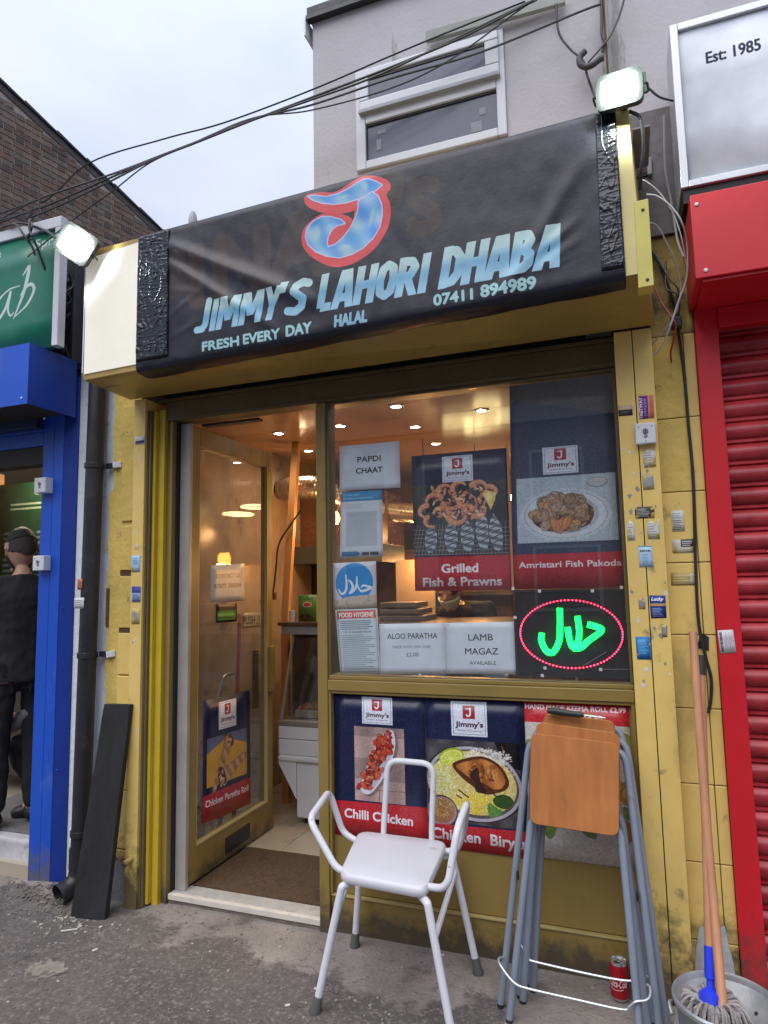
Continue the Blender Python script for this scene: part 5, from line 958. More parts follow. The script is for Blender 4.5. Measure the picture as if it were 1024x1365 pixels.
def person(name_label, pos, face, J, top, trousers, skin, extra=None, scale=1., group=None, tilt=(0, 0, 0), hs=1.):
    th = thing('person', pos, name_label, 'person', group); Rm = Matrix.Rotation(face, 4, 'Z'); P0 = Vector(pos)
    W_ = lambda v: P0+(Rm @ (Vector(v)*scale))
    D = dict(pelvis=((0, 0, .95), (.15, .11)), spine=((0, 0, 1.12), (.14, .105)), chest=((0, 0, 1.30), (.16, .115)), neck0=((0, 0, 1.46), .062), neck1=((0, .03, 1.56), .054),
        shl=((-.16, 0, 1.42), .062), ell=((-.225, -.03, 1.14), .045), wrl=((-.235, .06, .90), .026), pal=((-.235, .085, .84), (.022, .034)),
        shr=((.16, 0, 1.42), .062), elr=((.225, -.03, 1.14), .045), wrr=((.235, .06, .90), .026), par=((.235, .085, .84), (.022, .034)),
        hipl=((-.09, 0, .90), .088), knl=((-.10, .02, .50), .058), anl=((-.10, -.02, .09), .038), tol=((-.11, .15, .035), .036),
        hipr=((.09, 0, .90), .088), knr=((.10, .02, .50), .058), anr=((.10, -.02, .09), .038), tor=((.11, .15, .035), .036))
    for k, v in J.items(): D[k] = (v, D[k][1]) if not (isinstance(v, tuple) and len(v) == 2 and isinstance(v[0], tuple)) else v
    CH = [('pelvis', 'spine', 'chest', 'neck0', 'neck1'), ('chest', 'shl', 'ell', 'wrl', 'pal'), ('chest', 'shr', 'elr', 'wrr', 'par'), ('pelvis', 'hipl', 'knl', 'anl', 'tol'), ('pelvis', 'hipr', 'knr', 'anr', 'tor')]
    V, F = skinned({k: (tuple(v[0]), v[1] if not isinstance(v[1], tuple) else (min(v[1]),)*2) for k, v in D.items()}, CH); mb = MB(); mb.add(V, F)
    def torso(g):
        P_, S_2, C_2, K_ = [Vector(D[k][0]) for k in ('pelvis', 'spine', 'chest', 'neck0')]; sw = abs(D['shr'][0][0])
        return loft([(P_+(P_-S_2)*.62, .162+g*1.4, .118+g*1.4), (P_, .160+g, .114+g), (S_2, .145+g, .105+g), (C_2, .165+g, .115+g), (C_2.lerp(K_, .6), sw+.01+g, .095+g), (C_2.lerp(K_, .85), sw*.72+g, .075+g), (K_, .075+g, .065+g), (K_+(K_-C_2)*.2, .060+g*.6, .055+g*.6)])
    tt = torso(0); mb.add(tt.v, tt.f)
    n1 = Vector(D['neck1'][0]); hr = Matrix.Rotation(tilt[0], 4, 'X') @ Matrix.Rotation(tilt[2], 4, 'Z'); hc = n1+(hr @ Vector((0, .02, .095)))
    H = lambda v: hc+(hr @ (Vector(v)*hs))
    hm = ellgrid((0, 0, 0), (.076, .098, .118), lambda q: True)
    def shape(v):
        x, y, z = v
        if z < -.02: k = min(1, (-.02-z)/.1); x *= 1-.28*k; y = y*(1-.12*k)+.012*k
        return (x, y, z)
    mb.add([H(shape(v)) for v in hm.v], hm.f)
    for a in ([(0, .088, .022), (0, .112, -.012), (0, .108, -.022), (0, .09, -.028)],): mb.tube([H(v) for v in a], [.008, .014, .014, .008], 8)
    mb.tube([H((-.028, .084, -.052)), H((0, .094, -.053)), H((.028, .084, -.052))], .007, 6)
    mb.tube([H((-.02, .078, -.10)), H((.02, .078, -.10))], .014, 6); mb.tube([H((-.045, .086, .028)), H((.045, .086, .028))], .008, 6)
    for sx in (-1, 1): mb.tube([H((sx*.074, -.002, .028)), H((sx*.084, -.014, .022)), H((sx*.085, -.016, -.004)), H((sx*.076, -.002, -.028)), H((sx*.074, .004, 0))], .0085, 6)
    for s_, w_, e_ in (('l', 'wrl', 'pal'), ('r', 'wrr', 'par')):
        w0 = Vector(D[w_][0]); p0 = Vector(D[e_][0]); d = (p0-w0).normalized(); sd2 = Vector((1, 0, 0)) if abs(d.x) < .8 else Vector((0, 0, 1)); fwd = d.cross(sd2).normalized()
        for k, (o_, l_) in enumerate(((-.028, .072), (-.010, .082), (.010, .078), (.027, .062))):
            a = p0+fwd*o_; mb.tube([a-d*.02, a+d*l_*.5, a+d*l_*.85+sd2*.012*(1 if s_ == 'l' else -1), a+d*l_+sd2*.03*(1 if s_ == 'l' else -1)], [.010, .009, .008, .007], 7)
        t0 = w0+d*.02-fwd*.02; mb.tube([t0, t0-fwd*.03+d*.03, t0-fwd*.034+d*.06], [.011, .010, .008], 7)
    mb.v = [tuple(W_(v)) for v in mb.v]; bo_ = mb.build('body', skin, th, smooth=True); rm = bo_.modifiers.new('r', 'REMESH'); rm.mode = 'VOXEL'; rm.voxel_size = .008; rm.use_smooth_shade = True
    def garment(nm, keys, chs, g, m, drop=()):
        jj = {k: (tuple(D[k][0]), ((min(D[k][1]) if isinstance(D[k][1], tuple) else D[k][1])+g,)*2) for k in keys}
        for k, v, r_ in drop: jj[k] = (v, (r_, r_))
        V, F = skinned(jj, chs); q = MB().add([W_(v) for v in V], F)
        if nm == 'sweatshirt': tt = torso(.014); q.add([W_(v) for v in tt.v], tt.f)
        o = q.build(nm, m, th, smooth=True); rm = o.modifiers.new('r', 'REMESH'); rm.mode = 'VOXEL'; rm.voxel_size = .011; rm.use_smooth_shade = True; tx_ = bpy.data.textures.new('folds', 'CLOUDS'); tx_.noise_scale = .12; dm = o.modifiers.new('d', 'DISPLACE'); dm.texture = tx_; dm.strength = .035; dm.mid_level = .5
    lw = lambda a, b_, t: tuple(Vector(D[a][0]).lerp(Vector(D[b_][0]), t))
    garment('sweatshirt', ('spine', 'chest', 'shl', 'ell', 'shr', 'elr'), [('spine', 'chest', 'nk'), ('chest', 'shl', 'ell', 'cl'), ('chest', 'shr', 'elr', 'cr')], .020, top,
        (('nk', lw('neck0', 'neck1', .15), .070), ('cl', lw('ell', 'wrl', .9), .040), ('cr', lw('elr', 'wrr', .9), .040)))
    garment('trousers', ('pelvis', 'hipl', 'knl', 'hipr', 'knr'), [('pelvis', 'hipl', 'knl', 'cl'), ('pelvis', 'hipr', 'knr', 'cr')], .016, trousers, (('cl', lw('knl', 'anl', 1.03), .060), ('cr', lw('knr', 'anr', 1.03), .060)))
    for a, t in (('anl', 'tol'), ('anr', 'tor')): q = MB().tube([W_(Vector(D[a][0])+Vector((0, -.035, -.045))), W_(Vector(D[a][0])+Vector((0, .02, -.040))), W_(Vector(D[t][0])), W_(Vector(D[t][0])+(Vector(D[t][0])-Vector(D[a][0])).normalized()*.045)], [.036, .045, .044, .026], 12); q.build('shoe', M_black, th, smooth=True, sub=1)
    fade = ellgrid((0, 0, 0), (.076, .098, .118), lambda q: q.y < .10+.3*max(0, q.z) and q.z > -.42+.25*abs(q.x), n=72, m=54, grow=1.022); fade.v = [tuple(W_(H(v))) for v in fade.v]; fo_ = fade.build('faded_hair', mat('clipped_hair', (.040, .028, .025), .8, var=.3, vs_=60, bump=.4, bs=300), th, smooth=True); fo_.modifiers.new('s', 'SOLIDIFY').thickness = .003
    hair = ellgrid((0, 0, 0), (.076, .098, .118), lambda q: q.z > .22-.25*q.y and q.y < .80, n=72, m=54, grow=1.05); hair.v = [tuple(Vector(v)*(1+.035*mnoise.noise(Vector(v)*60))) for v in hair.v]
    hair.v = [tuple(W_(H(v))) for v in hair.v]; ho = hair.build('hair', M_hair, th, smooth=True); ho.modifiers.new('s', 'SOLIDIFY').thickness = .008
    if extra: extra(th, lambda v: W_(H(v)), W_, D)
    return th
def beard(th, Hh, Wd, D):
    q = ellgrid((0, 0, 0), (.076, .098, .118), lambda q: q.z < -.30 and q.y > -.05, grow=1.06); q.v = [(x*(1-.2*min(1, max(0, (-.02-z)/.1))), y, z) for x, y, z in q.v]; q.v = [tuple(Hh(v)) for v in q.v]; o = q.build('beard', M_hair, th, smooth=True); o.modifiers.new('s', 'SOLIDIFY').thickness = .008
person('man in black sweatshirt with short faded hair and beard standing on the white step', (-3.385, .21, .168), R(58), {'ell': (-.20, .10, 1.16), 'wrl': (-.15, .28, 1.10), 'pal': (-.12, .33, 1.11), 'elr': (.20, .10, 1.16), 'wrr': (.16, .28, 1.10), 'par': (.12, .33, 1.11)}, M_blk, M_blk, M_skinp, beard, .955, tilt=(R(-8), 0, R(12)), hs=1.16)
M_grey = mat('grey_check_cloth', (.20, .195, .205), .9, var=.35, vs_=22, bump=.5, bs=14)
def stick(th, Hh, Wd, D):
    MB().tube([Wd((-.32, .52, .47)), Wd((.10, .50, .56))], .007, 7).build('pale_stick', mat('pale_wood', (.55, .46, .26), .6), label='pale stick held low by the crouching person', cat='stick')
person('crouching person with grey sleeves and black trousers partly behind the blue pillar', (-3.21, .60, .16), R(118), {'pelvis': (0, 0, .42), 'spine': (0, .06, .58), 'chest': (0, .12, .74), 'neck0': (0, .16, .88), 'neck1': (0, .20, .97), 'shl': (-.16, .14, .84), 'ell': (-.22, .28, .62), 'wrl': (-.16, .46, .50), 'pal': (-.14, .52, .50), 'shr': (.16, .14, .84), 'elr': (.22, .28, .62), 'wrr': (.14, .45, .52), 'par': (.10, .51, .51),
    'hipl': (-.09, .02, .38), 'knl': (-.15, .42, .44), 'anl': (-.12, .20, .09), 'tol': (-.13, .36, .035), 'hipr': (.09, .02, .38), 'knr': (.15, .42, .44), 'anr': (.12, .20, .09), 'tor': (.13, .36, .035)}, M_grey, M_blk, M_skinp, stick, 1.)
def mask(th, Hh, Wd, D):
    q = ellgrid((0, 0, 0), (.076, .098, .118), lambda q: -.95 < q.z < -.08 and q.y > .12, grow=1.10); q.v = [(x*(1-.15*min(1, max(0, (-.02-z)/.1))), y+.014, z) for x, y, z in q.v]; q.v = [tuple(Hh(v)) for v in q.v]; o = q.build('face_mask', mat('pale_blue_mask', (.42, .55, .56), .8), th, smooth=True); o.modifiers.new('s', 'SOLIDIFY').thickness = .003
    MB().tube([Hh((-.076, .0, 0)), Hh((-.06, .07, -.03))], .002, 5).tube([Hh((.076, .0, 0)), Hh((.06, .07, -.03))], .002, 5).build('ear_loop', M_white, th)
    for sx in (-1, 1): MB().tube([Wd((sx*.09, .135, 1.36)), Wd((sx*.10, .145, 1.1))], .012, 6).build('apron_strap', mat('apron', (.35, .33, .31), .8), th)
person('server in dark clothes and pale blue face mask bending behind the window', (-1.12, 1.93, -.035), R(172), {'spine': (0, .02, 1.10), 'chest': (0, .08, 1.27), 'neck0': (0, .14, 1.36), 'neck1': (0, .19, 1.385), 'shl': (-.20, .08, 1.34), 'ell': (-.27, .14, 1.08), 'wrl': (-.14, .30, 1.20), 'shr': (.20, .08, 1.34), 'elr': (.27, .14, 1.08), 'wrr': (.14, .30, 1.20), 'pal': (-.12, .35, 1.22), 'par': (.12, .35, 1.22)}, M_blk, M_blk, M_skin, mask, 1., tilt=(R(-22), 0, 0))
# ------------------------------------------------------------------ left neighbour: blue shop with green sign
bl = thing('blue_shopfront', (-3.2, 0, 0), 'bright blue shopfront and shutter box of the next door shop', 'shopfront')
M_blue = mat('blue_powder_coat', (.007, .078, .50), .38, var=.06, vs_=3, dirt=[((.006, .04, .28), 4, .60, .2), ((.16, .22, .42), 2.2, .60, .25, (1, 1, .4)), ((.3, .32, .4), 26, .74, .03)], low=((.10, .10, .12), .22))
M_blued = mat('blue_side_shade', (.006, .035, .27), .4, var=.1, vs_=3)  # darker copy of the blue, shade of the side faces put into the colour
MB().box(-3.030, -2.952, 0, .10, -.06, 2.75).box(-2.9505, -2.882, 0, .10, -.06, 2.75).build('pillar', M_blue, bl, bevel=.002)
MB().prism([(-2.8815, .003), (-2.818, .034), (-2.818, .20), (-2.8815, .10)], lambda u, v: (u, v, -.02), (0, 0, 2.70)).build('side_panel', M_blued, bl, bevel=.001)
for z in (.56, 1.4, 2.3): MB().lathe([(0, 0), (.006, 0), (.004, .003), (0, .003)], (-2.862, .008, z), 8, (.44, -.9, 0)).build('rivet', M_blue, bl)
MB().box(-6.2, -2.805, -.312, -.310, 2.436, 2.752).build('fascia_front', M_blue, bl, bevel=.001)
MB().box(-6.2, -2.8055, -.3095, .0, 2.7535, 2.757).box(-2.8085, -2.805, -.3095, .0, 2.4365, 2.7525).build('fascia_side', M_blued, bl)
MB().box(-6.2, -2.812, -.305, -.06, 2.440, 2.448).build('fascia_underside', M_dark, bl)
MB().box(-6.2, -3.0305, -.055, .0, 2.395, 2.47).build('shutter_lath', mat('navy_lath', (.01, .025, .10), .5, var=.2), bl, bevel=.004)
MB().box(-6.2, -3.0305, .0, .10, 2.38, 2.45).box(-6.2, -3.0305, .0, .09, 2.30, 2.378).build('door_header', M_blue, bl, bevel=.003)
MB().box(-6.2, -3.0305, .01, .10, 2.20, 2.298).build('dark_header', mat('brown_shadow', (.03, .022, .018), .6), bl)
MB().lathe([(0, 0), (.006, 0), (.004, .003), (0, .003)], (-2.845, -.3125, 2.47), 10, (0, -1, 0)).build('rivet', M_white, bl)
MB().box(-3.85, -3.031, .085, 1.0, -.05, .150).build('doorstep', mat('white_painted_step', (.50, .49, .50), .7, var=.25, vs_=8, bump=.8, bs=20, dirt=((.16, .14, .13), 6, .56, .12)), bl, bevel=.02, seg=3)
MB().box(-3.86, -3.0315, .15, 1.0, .1505, .165).build('step_tread', mat('grey_tread', (.16, .16, .155), .8, var=.3), bl, bevel=.003)
MB().box(-7, -3.0, 3.2, 3.3, 0, 2.7).build('wall_left_shop_back', mat('cream_kitchen_wall', (.40, .33, .22), .7, var=.2), kind='structure')
MB().box(-7, -6.9, .1, 3.2, 0, 2.7).box(-3.0, -2.92, .12, 3.2, 0, 2.7).build('wall_left_shop_sides', mat('brown_kitchen_wall', (.16, .10, .06), .6, var=.3), kind='structure')
MB().box(-7, -3.0, .05, 3.3, -.05, .04).build('floor_left_shop', M_floor, kind='structure'); MB().box(-7, -2.92, .06, 3.3, 2.60, 2.7).build('ceiling_left_shop', mat('grey_ceiling', (.30, .27, .24), .6), kind='structure')
mn = thing('menu_board', (-4.1, 1.0, 1.6), 'green wall menu with pale lettering inside the blue shop', 'menu board')
c = Cv(1.0, 1.0, 420, (34, 66, 40)); c.text('CHICKEN', .54, .90, h=.034, w=.36, center=True, col=(190, 196, 170)); c.text('Menu', .62, .68, h=.03, w=.16, center=True, col=(190, 196, 170))
bars(c, .12, .95, .79, .86, 2, (150, 164, 140))
for x0 in (.06, .40, .72):
    bars(c, x0, x0+.24, .52, .64, 3, (130, 150, 124)); bars(c, x0, x0+.26, .10, .44, 8, (130, 150, 124))
c.rect(.22, .50, .34, .63, (196, 160, 120)); c.rect(.52, .14, .64, .42, (196, 160, 120)); c.rect(.84, .2, .96, .5, (196, 160, 120))
MB().box(-4.62, -3.62, 1.05, 1.10, 1.33, 2.33).build('board', mat('menu_back', (.02, .04, .02), .6), mn)
sheet('menu_print', [(-4.62, 1.048, 2.33), (-3.62, 1.048, 2.33), (-3.62, 1.048, 1.33), (-4.62, 1.048, 1.33)], c.image('menu_print'), 2, 2, 0, .001, .5, parent=mn)
MB().box(-4.75, -4.64, .98, 1.10, .1, 2.42).build('timber_upright', mat('brown_frame', (.26, .13, .05), .5, var=.3), label='brown timber upright left of the green menu', cat='post')
MB().box(-4.95, -4.76, 1.0, 1.1, .1, 2.3).build('cream_door', mat('cream_panel', (.5, .42, .25), .5), label='cream panel left of the timber upright in the blue shop', cat='panel')
MB().box(-4.6, -3.05, .95, 1.6, .17, 1.15).box(-4.6, -3.05, .93, 1.6, 1.151, 1.19).build('takeaway_counter', mat('dark_counter', (.05, .035, .03), .5, var=.2), bevel=.004, label='dark counter inside the blue shop behind the standing man', cat='counter')
for i, (x, y) in enumerate(((-4.05, .75), (-3.75, 1.3))):
    th = thing('ceiling_spot', (x, y, 2.59), ('front' if i == 0 else 'rear')+' small ceiling spot glowing inside the blue shop', 'downlight', 'spots in the blue shop')
    MB().lathe([(0, 0), (.05, 0), (.045, -.02), (0, -.022)], (x, y, 2.599), 16).build('lamp', mat('warm_lens', (1, 1, 1), .4, emit=(1, .86, .62), es=12), th)
    ld = bpy.data.lights.new('spot_lamp', 'POINT'); ld.energy = 14; ld.color = (1, .82, .58); ld.shadow_soft_size = .05; lo = bpy.data.objects.new('spot_lamp', ld); COL.objects.link(lo); lo.parent = th; lo.location = (0, 0, -.1)
gs = thing('green_sign', (-3.6, -.2, 2.78), 'green shop sign with white trim and flowing white script above the blue box', 'shop sign')
M_trim = mat('white_sign_trim', (.62, .63, .66), .35, var=.05)
MB().box(-6.2, -2.766, -.20, -.17, 2.765, 3.418).build('panel_box', mat('sign_green_back', (.02, .20, .14), .4), gs)
c = Cv(1.10, .653, 800, (30, 124, 98))
# flowing script 'ab' cut off by the picture edge, and small lettering above it
def brush(P, w0, w1, n=8): q = [tuple(p[:2]) for p in spl([(a, b_, 0) for a, b_ in P], n)]; N_ = len(q); c.line(q, [w0+(w1-w0)*math.sin(math.pi*i/(N_-1)) for i in range(N_)], (206, 220, 216))
ox, oz = 3.866, 2.765
def S_(l): return [(x+ox, z-oz) for x, z in l]
brush(S_([(-3.00, 3.20), (-2.955, 3.24), (-2.99, 3.10), (-3.055, 2.965)]), .006, .024); brush(S_([(-3.045, 2.975), (-2.96, 3.03), (-2.915, 3.105), (-2.94, 3.14), (-2.985, 3.12), (-3.01, 3.09)]), .006, .020)
brush(S_([(-3.02, 3.145), (-3.10, 3.135), (-3.18, 3.08), (-3.22, 3.0), (-3.18, 2.97), (-3.12, 3.03), (-3.085, 3.12), (-3.10, 3.03), (-3.08, 2.985), (-3.055, 3.0)]), .006, .018)
brush(S_([(-3.42, 3.22), (-3.45, 3.06), (-3.40, 2.98), (-3.34, 3.02), (-3.30, 3.12), (-3.34, 3.13), (-3.36, 3.05), (-3.30, 2.98), (-3.24, 3.04)]), .006, .020)
c.text('Spr', 1.10-.150, .653-.082, h=.050, w=.125, col=(190, 214, 206), bold=.02); c.text('Desserts &', .40, .575, h=.046, col=(190, 214, 206), bold=.02)
sheet('sign_print', [(-3.866, -.2012, 3.418), (-2.766, -.2012, 3.418), (-2.766, -.2012, 2.765), (-3.866, -.2012, 2.765)], c.image('green_sign_print'), 4, 4, 0, .001, .35, parent=gs)
MB().box(-6.2, -2.726, -.215, -.165, 3.4185, 3.478).build('top_trim', M_trim, gs, bevel=.003); MB().box(-2.765, -2.726, -.215, -.165, 2.765, 3.418).build('side_trim', M_trim, gs, bevel=.003)
MB().box(-6.2, -3.0, -.05, .25, 2.76, 3.36).build('sign_backing_wall', M_dark, gs)
# narrow wall between the two shops
pw = thing('party_wall', (-2.65, .05, 0), 'white and yellow painted strip of rough wall beside the black downpipe', 'wall')
M_ww = mat('white_flaking_paint', (.66, .68, .74), .8, var=.10, vs_=6, bump=1., bs=24, dirt=[((.17, .15, .14), 5, .63, .06), ((.36, .37, .42), 12, .6, .12)])
MB().box(-2.8165, -2.70, .045, .30, -.05, 2.75).build('white_render', M_ww, pw); MB().box(-2.70, -2.545, .030, .30, -.05, 2.75).build('white_render', M_ww, pw)
nn = 90; edge_ = [(-2.575+.004*math.sin(k*.9)+.012*mnoise.noise(Vector((k*.17, 0, 3)))+(.018 if z_ < 1.0 else .03 if z_ > 2.0 else .012), z_) for k, z_ in enumerate([2.62*i/nn-.04 for i in range(nn+1)])]
MB().prism([(-2.343, -.04), (-2.343, 2.58)]+[(x, z) for x, z in edge_[::-1]], lambda u, v: (u, .012, v), (0, .05, 0)).build('yellow_render', M_yelr, pw)
for z0, z1 in ((1.846, 2.46), (1.59, 1.822), (1.296, 1.560), (1.062, 1.270), (.78, 1.055), (.50, .774), (.22, .494), (-.03, .214)):
    if z0 < 1.85: MB().box(-2.478, -2.3435, -.001, .011, z0, z1).build('block', M_yel if z1 < 1.56 else M_yelr, pw, bevel=.004)
MB().box(-2.478, -2.3437, .006, .0115, 1.565, 1.590).box(-2.478, -2.3437, .006, .0115, 1.272, 1.296).box(-2.566, -2.549, .006, .0115, 1.30, 1.50).build('open_joint', mat('brown_mortar', (.10, .055, .02), .95, var=.4, vs_=30, bump=1.), pw)
uw = MB().box(-2.96, -2.36, .055, .5, 2.76, 3.36).build('upper_wall', mat('pale_grey_wall', (.50, .50, .54), .85, var=.1, vs_=4, bump=.4), pw)
dp = thing('downpipe', (-2.64, -.05, 0), 'long black downpipe with three clips and an open shoe at the foot', 'downpipe')
M_pipe = mat('black_cast_pipe', (.020, .021, .025), .42, var=.3, vs_=6, dirt=[((.16, .16, .20), 9, .68, .04), ((.05, .05, .06), 3, .55, .1)])
px_ = lambda z: -2.622-(2.5-z)*.0125
MB().tube([(px_(z), -.035, z) for z in (2.72, 2.0, 1.0, .15)], .045, 20).build('pipe', M_pipe, dp, smooth=True)
MB().tube([(px_(.2), -.035, .215), (px_(.2), -.035, .12)], .052, 20).tube(spl([(px_(.15), -.035, .13), (px_(.1), -.05, .07), (px_(.1)-.015, -.085, .04), (px_(.1)-.03, -.135, .025)], 5), [.046+.0002*i for i in range(16)], 18, cap=False).build('shoe', M_pipe, dp, smooth=True)
for z in (2.145, 1.160, .285):
    MB().lathe([(.0455, -.014), (.051, -.014), (.051, .014), (.0455, .014)], (px_(z), -.035, z), 20, caps=False).box(px_(z)+.045, px_(z)+.10, -.005, .012, z-.012, z+.016).build('clip', M_pipe, dp, bevel=.002)
    MB().beam((px_(z)+.10, -.012, z), (px_(z)+.135, .014, z+.006), .022, .03).build('clip_lug', M_ww, dp, bevel=.002)
MB().box(-2.874, -2.812, -.03, .05, 2.75, 3.50).build('drain_stack', mat('purple_black_stack', (.035, .03, .04), .5, var=.3), dp, bevel=.008)
for (x0, x1, z0, z1, cc, lab) in ((-2.672, -2.640, 1.495, 1.55, (180, 110, 70), 'small orange torn sticker on the black downpipe'), (-2.690, -2.625, 1.40, 1.455, (206, 206, 212), 'white label stuck across the black downpipe')):
    c = Cv(x1-x0, z1-z0, 2500, cc); bars(c, .004, (x1-x0)*.9, .006, (z1-z0)*.9, 4, tuple(q*.75 for q in cc)); stk(x0, x1, z0, z1, -.083, c, lab)
c = Cv(.05, .12, 1500, (200, 200, 206)); 
# white splash of paint where the pipe was touched
# tangle of cables beside the green sign, each its own run
tg = thing('cable_tangle', (-2.88, -.05, 2.75), 'knotted bundle of black cables hanging down beside the green sign', 'cable bundle')
random.seed(5)
for k in range(9):
    x0 = -2.885+random.uniform(-.02, .03); P = [(x0, -.08, 3.30)]
    for j in range(1, 9): P.append((-2.875+random.uniform(-.045, .055)+.02*math.sin(j*1.3+k), -.07+random.uniform(-.04, .05), 3.30-.068*j))
    P += [(-2.86+random.uniform(-.05, .02), -.05, 2.775)]; MB().tube(spl(P, 6), random.choice((.0045, .006, .008)), 6).build('cable', M_black, tg, smooth=True)
MB().tube(spl([(-2.90, -.08, 3.25), (-2.90, -.09, 3.0), (-2.87, -.07, 2.9), (-2.89, -.08, 2.8)], 8), [.02, .019, .018, .02, .022, .018, .014, .018, .022, .024, .02, .014, .018, .02, .026, .024, .02, .018, .02, .022, .024, .026, .02, .015, .012][:25], 9).build('bundle', mat('tape_bound_cable', (.02, .02, .022), .6, bump=.8, bs=60), tg, smooth=True)
for k, P in enumerate(([(-3.14, -.22, 3.50), (-3.02, -.24, 3.475), (-2.95, -.25, 3.40), (-2.90, -.24, 3.33), (-2.885, -.23, 3.28)], [(-2.89, -.24, 3.50), (-2.90, -.26, 3.44), (-2.87, -.27, 3.37), (-2.80, -.30, 3.345), (-2.62, -.40, 3.27), (-2.40, -.47, 3.10)], [(-2.925, -.24, 3.49), (-2.88, -.26, 3.42), (-2.92, -.25, 3.36), (-2.86, -.26, 3.34), (-2.84, -.2, 3.2)], [(-3.3, -.2, 3.50), (-3.15, -.22, 3.495), (-3.0, -.22, 3.49), (-2.8, -.22, 3.40)])):
    MB().tube(spl(P, 8), .006, 7).build('cable', M_black, smooth=True, label=['black cable looping over the top edge of the green sign', 'black cable running from the green sign to the left floodlight', 'short black cable dangling over the small letters of the green sign', 'black cable along the white trim of the green sign'][k], cat='cable')
# ------------------------------------------------------------------ brick flank wall of the house behind
A_ = R(12); dv = Vector((math.sin(A_), math.cos(A_), 0)); nv = Vector((dv.y, -dv.x, 0)); q0 = Vector((-6.685, 2.744, 0))
bh_ = thing('brick_house', tuple(q0+dv*.5), 'brown brick flank wall with a sloping dark roof edge against the sky', 'house')
roofz = lambda s: 7.478-.3287*s
def LW(s, z, d=0): p = q0+dv*s+nv*d; return (p.x, p.y, z)
S0_, S1_ = -1.6, 3.2
M_mort = mat('mortar', (.36, .32, .29), .95, var=.25, vs_=14, bump=.6)
b = MB(); b.add([LW(S0_, 0), LW(S1_, 0), LW(S1_, roofz(S1_)-.02), LW(S0_, roofz(S0_)-.02), LW(S0_, 0, -4), LW(S1_, 0, -4), LW(S1_, roofz(S1_)-.02, -4), LW(S0_, roofz(S0_)-.02, -4)], [(0, 1, 2, 3), (5, 4, 7, 6), (1, 5, 6, 2), (4, 0, 3, 7), (3, 2, 6, 7)]); wall_ = b.build('wall', M_mort, bh_)
brick_m = [mat('brick_%d' % k, cc, .9, var=.35, vs_=9, bump=.8, bs=60) for k, cc in enumerate(((.115, .078, .064), (.15, .105, .082), (.19, .14, .11), (.085, .066, .06), (.16, .10, .078), (.14, .118, .098)))]
protos = {}
def brick_mesh(kind, mi):
    k = (kind, mi)
    if k not in protos:
        L_ = .215 if kind == 's' else .1025; q = MB(); w = .004
        a = [(-L_/2, 0, 0), (L_/2, 0, 0), (L_/2, 0, .0655), (-L_/2, 0, .0655)]
        f_ = [(dv*s).to_tuple() for s, _, _ in a]; q.add([tuple((dv*s)+nv*0+Vector((0, 0, z))) for s, _, z in a]+[tuple((dv*(s-math.copysign(w, s)))+nv*.009+Vector((0, 0, z+(w if z == 0 else -w)))) for s, _, z in a], [(4, 5, 6, 7), (0, 1, 5, 4), (1, 2, 6, 5), (2, 3, 7, 6), (3, 0, 4, 7)])
        me = bpy.data.meshes.new('brick'); me.from_pydata(q.v, [], q.f); me.materials.append(brick_m[mi]); protos[k] = me
    return protos[k]
root_ = wloc(wall_); cnt = 0; rest = [MB() for _ in brick_m]
random.seed(3)
for row in range(0, 110):
    z = .02+row*.075
    if z < 4.9: 
        continue
    s = S0_+.02+(.0825 if row % 2 else 0); hd = row % 2
    while s < S1_-.2:
        L_ = .1025 if hd else .215; c_ = s+L_/2; kd = 'h' if hd else 's'
        if z+.07 < roofz(c_+L_/2)-.05:
            vis = -.35 < c_ < 2.3 and z > 5.55+.17*c_ and z > 5.5
            mi = random.choice((0, 1, 1, 2, 3, 4, 5)); me = brick_mesh(kd, mi)
            if vis and cnt < 300:
                o = bpy.data.objects.new('brick', me); COL.objects.link(o); o.parent = wall_; o.location = Vector(LW(c_, z, .001+random.uniform(0, .003)))-root_; cnt += 1
            else:
                p = Vector(LW(c_, z, .001)); rest[mi].add([tuple(Vector(v.co)+p) for v in me.vertices], [tuple(f_.vertices) for f_ in me.polygons])
        s += L_+.0115; hd = not hd
for mi, r_ in enumerate(rest):
    if r_.v: r_.build('brickwork', brick_m[mi], wall_, kind='stuff')
M_slate = mat('dark_slate', (.035, .036, .042), .6, var=.3, vs_=10, bump=.3)
b = MB()
for k in range(12):
    s = S0_+k*.42; b.add([LW(s, roofz(s)+.03, -.9), LW(s+.44, roofz(s+.44)+.008, -.9), LW(s+.44, roofz(s+.44)+.008, .05), LW(s, roofz(s)+.03, .05), LW(s, roofz(s)-.005, -.9), LW(s+.44, roofz(s+.44)-.01, -.9), LW(s+.44, roofz(s+.44)-.01, .05), LW(s, roofz(s)-.005, .05)], [(0, 1, 2, 3), (7, 6, 5, 4), (3, 2, 6, 7), (0, 4, 5, 1), (1, 5, 6, 2), (0, 3, 7, 4)])
b.build('roof_edge', M_slate, bh_)
MB().beam(LW(S0_, roofz(S0_)-.055, .012), LW(S1_, roofz(S1_)-.055, .012), .012, .08).build('verge_mortar', mat('verge_mortar', (.09, .085, .082), .9, var=.4, vs_=10, bump=.8), bh_)
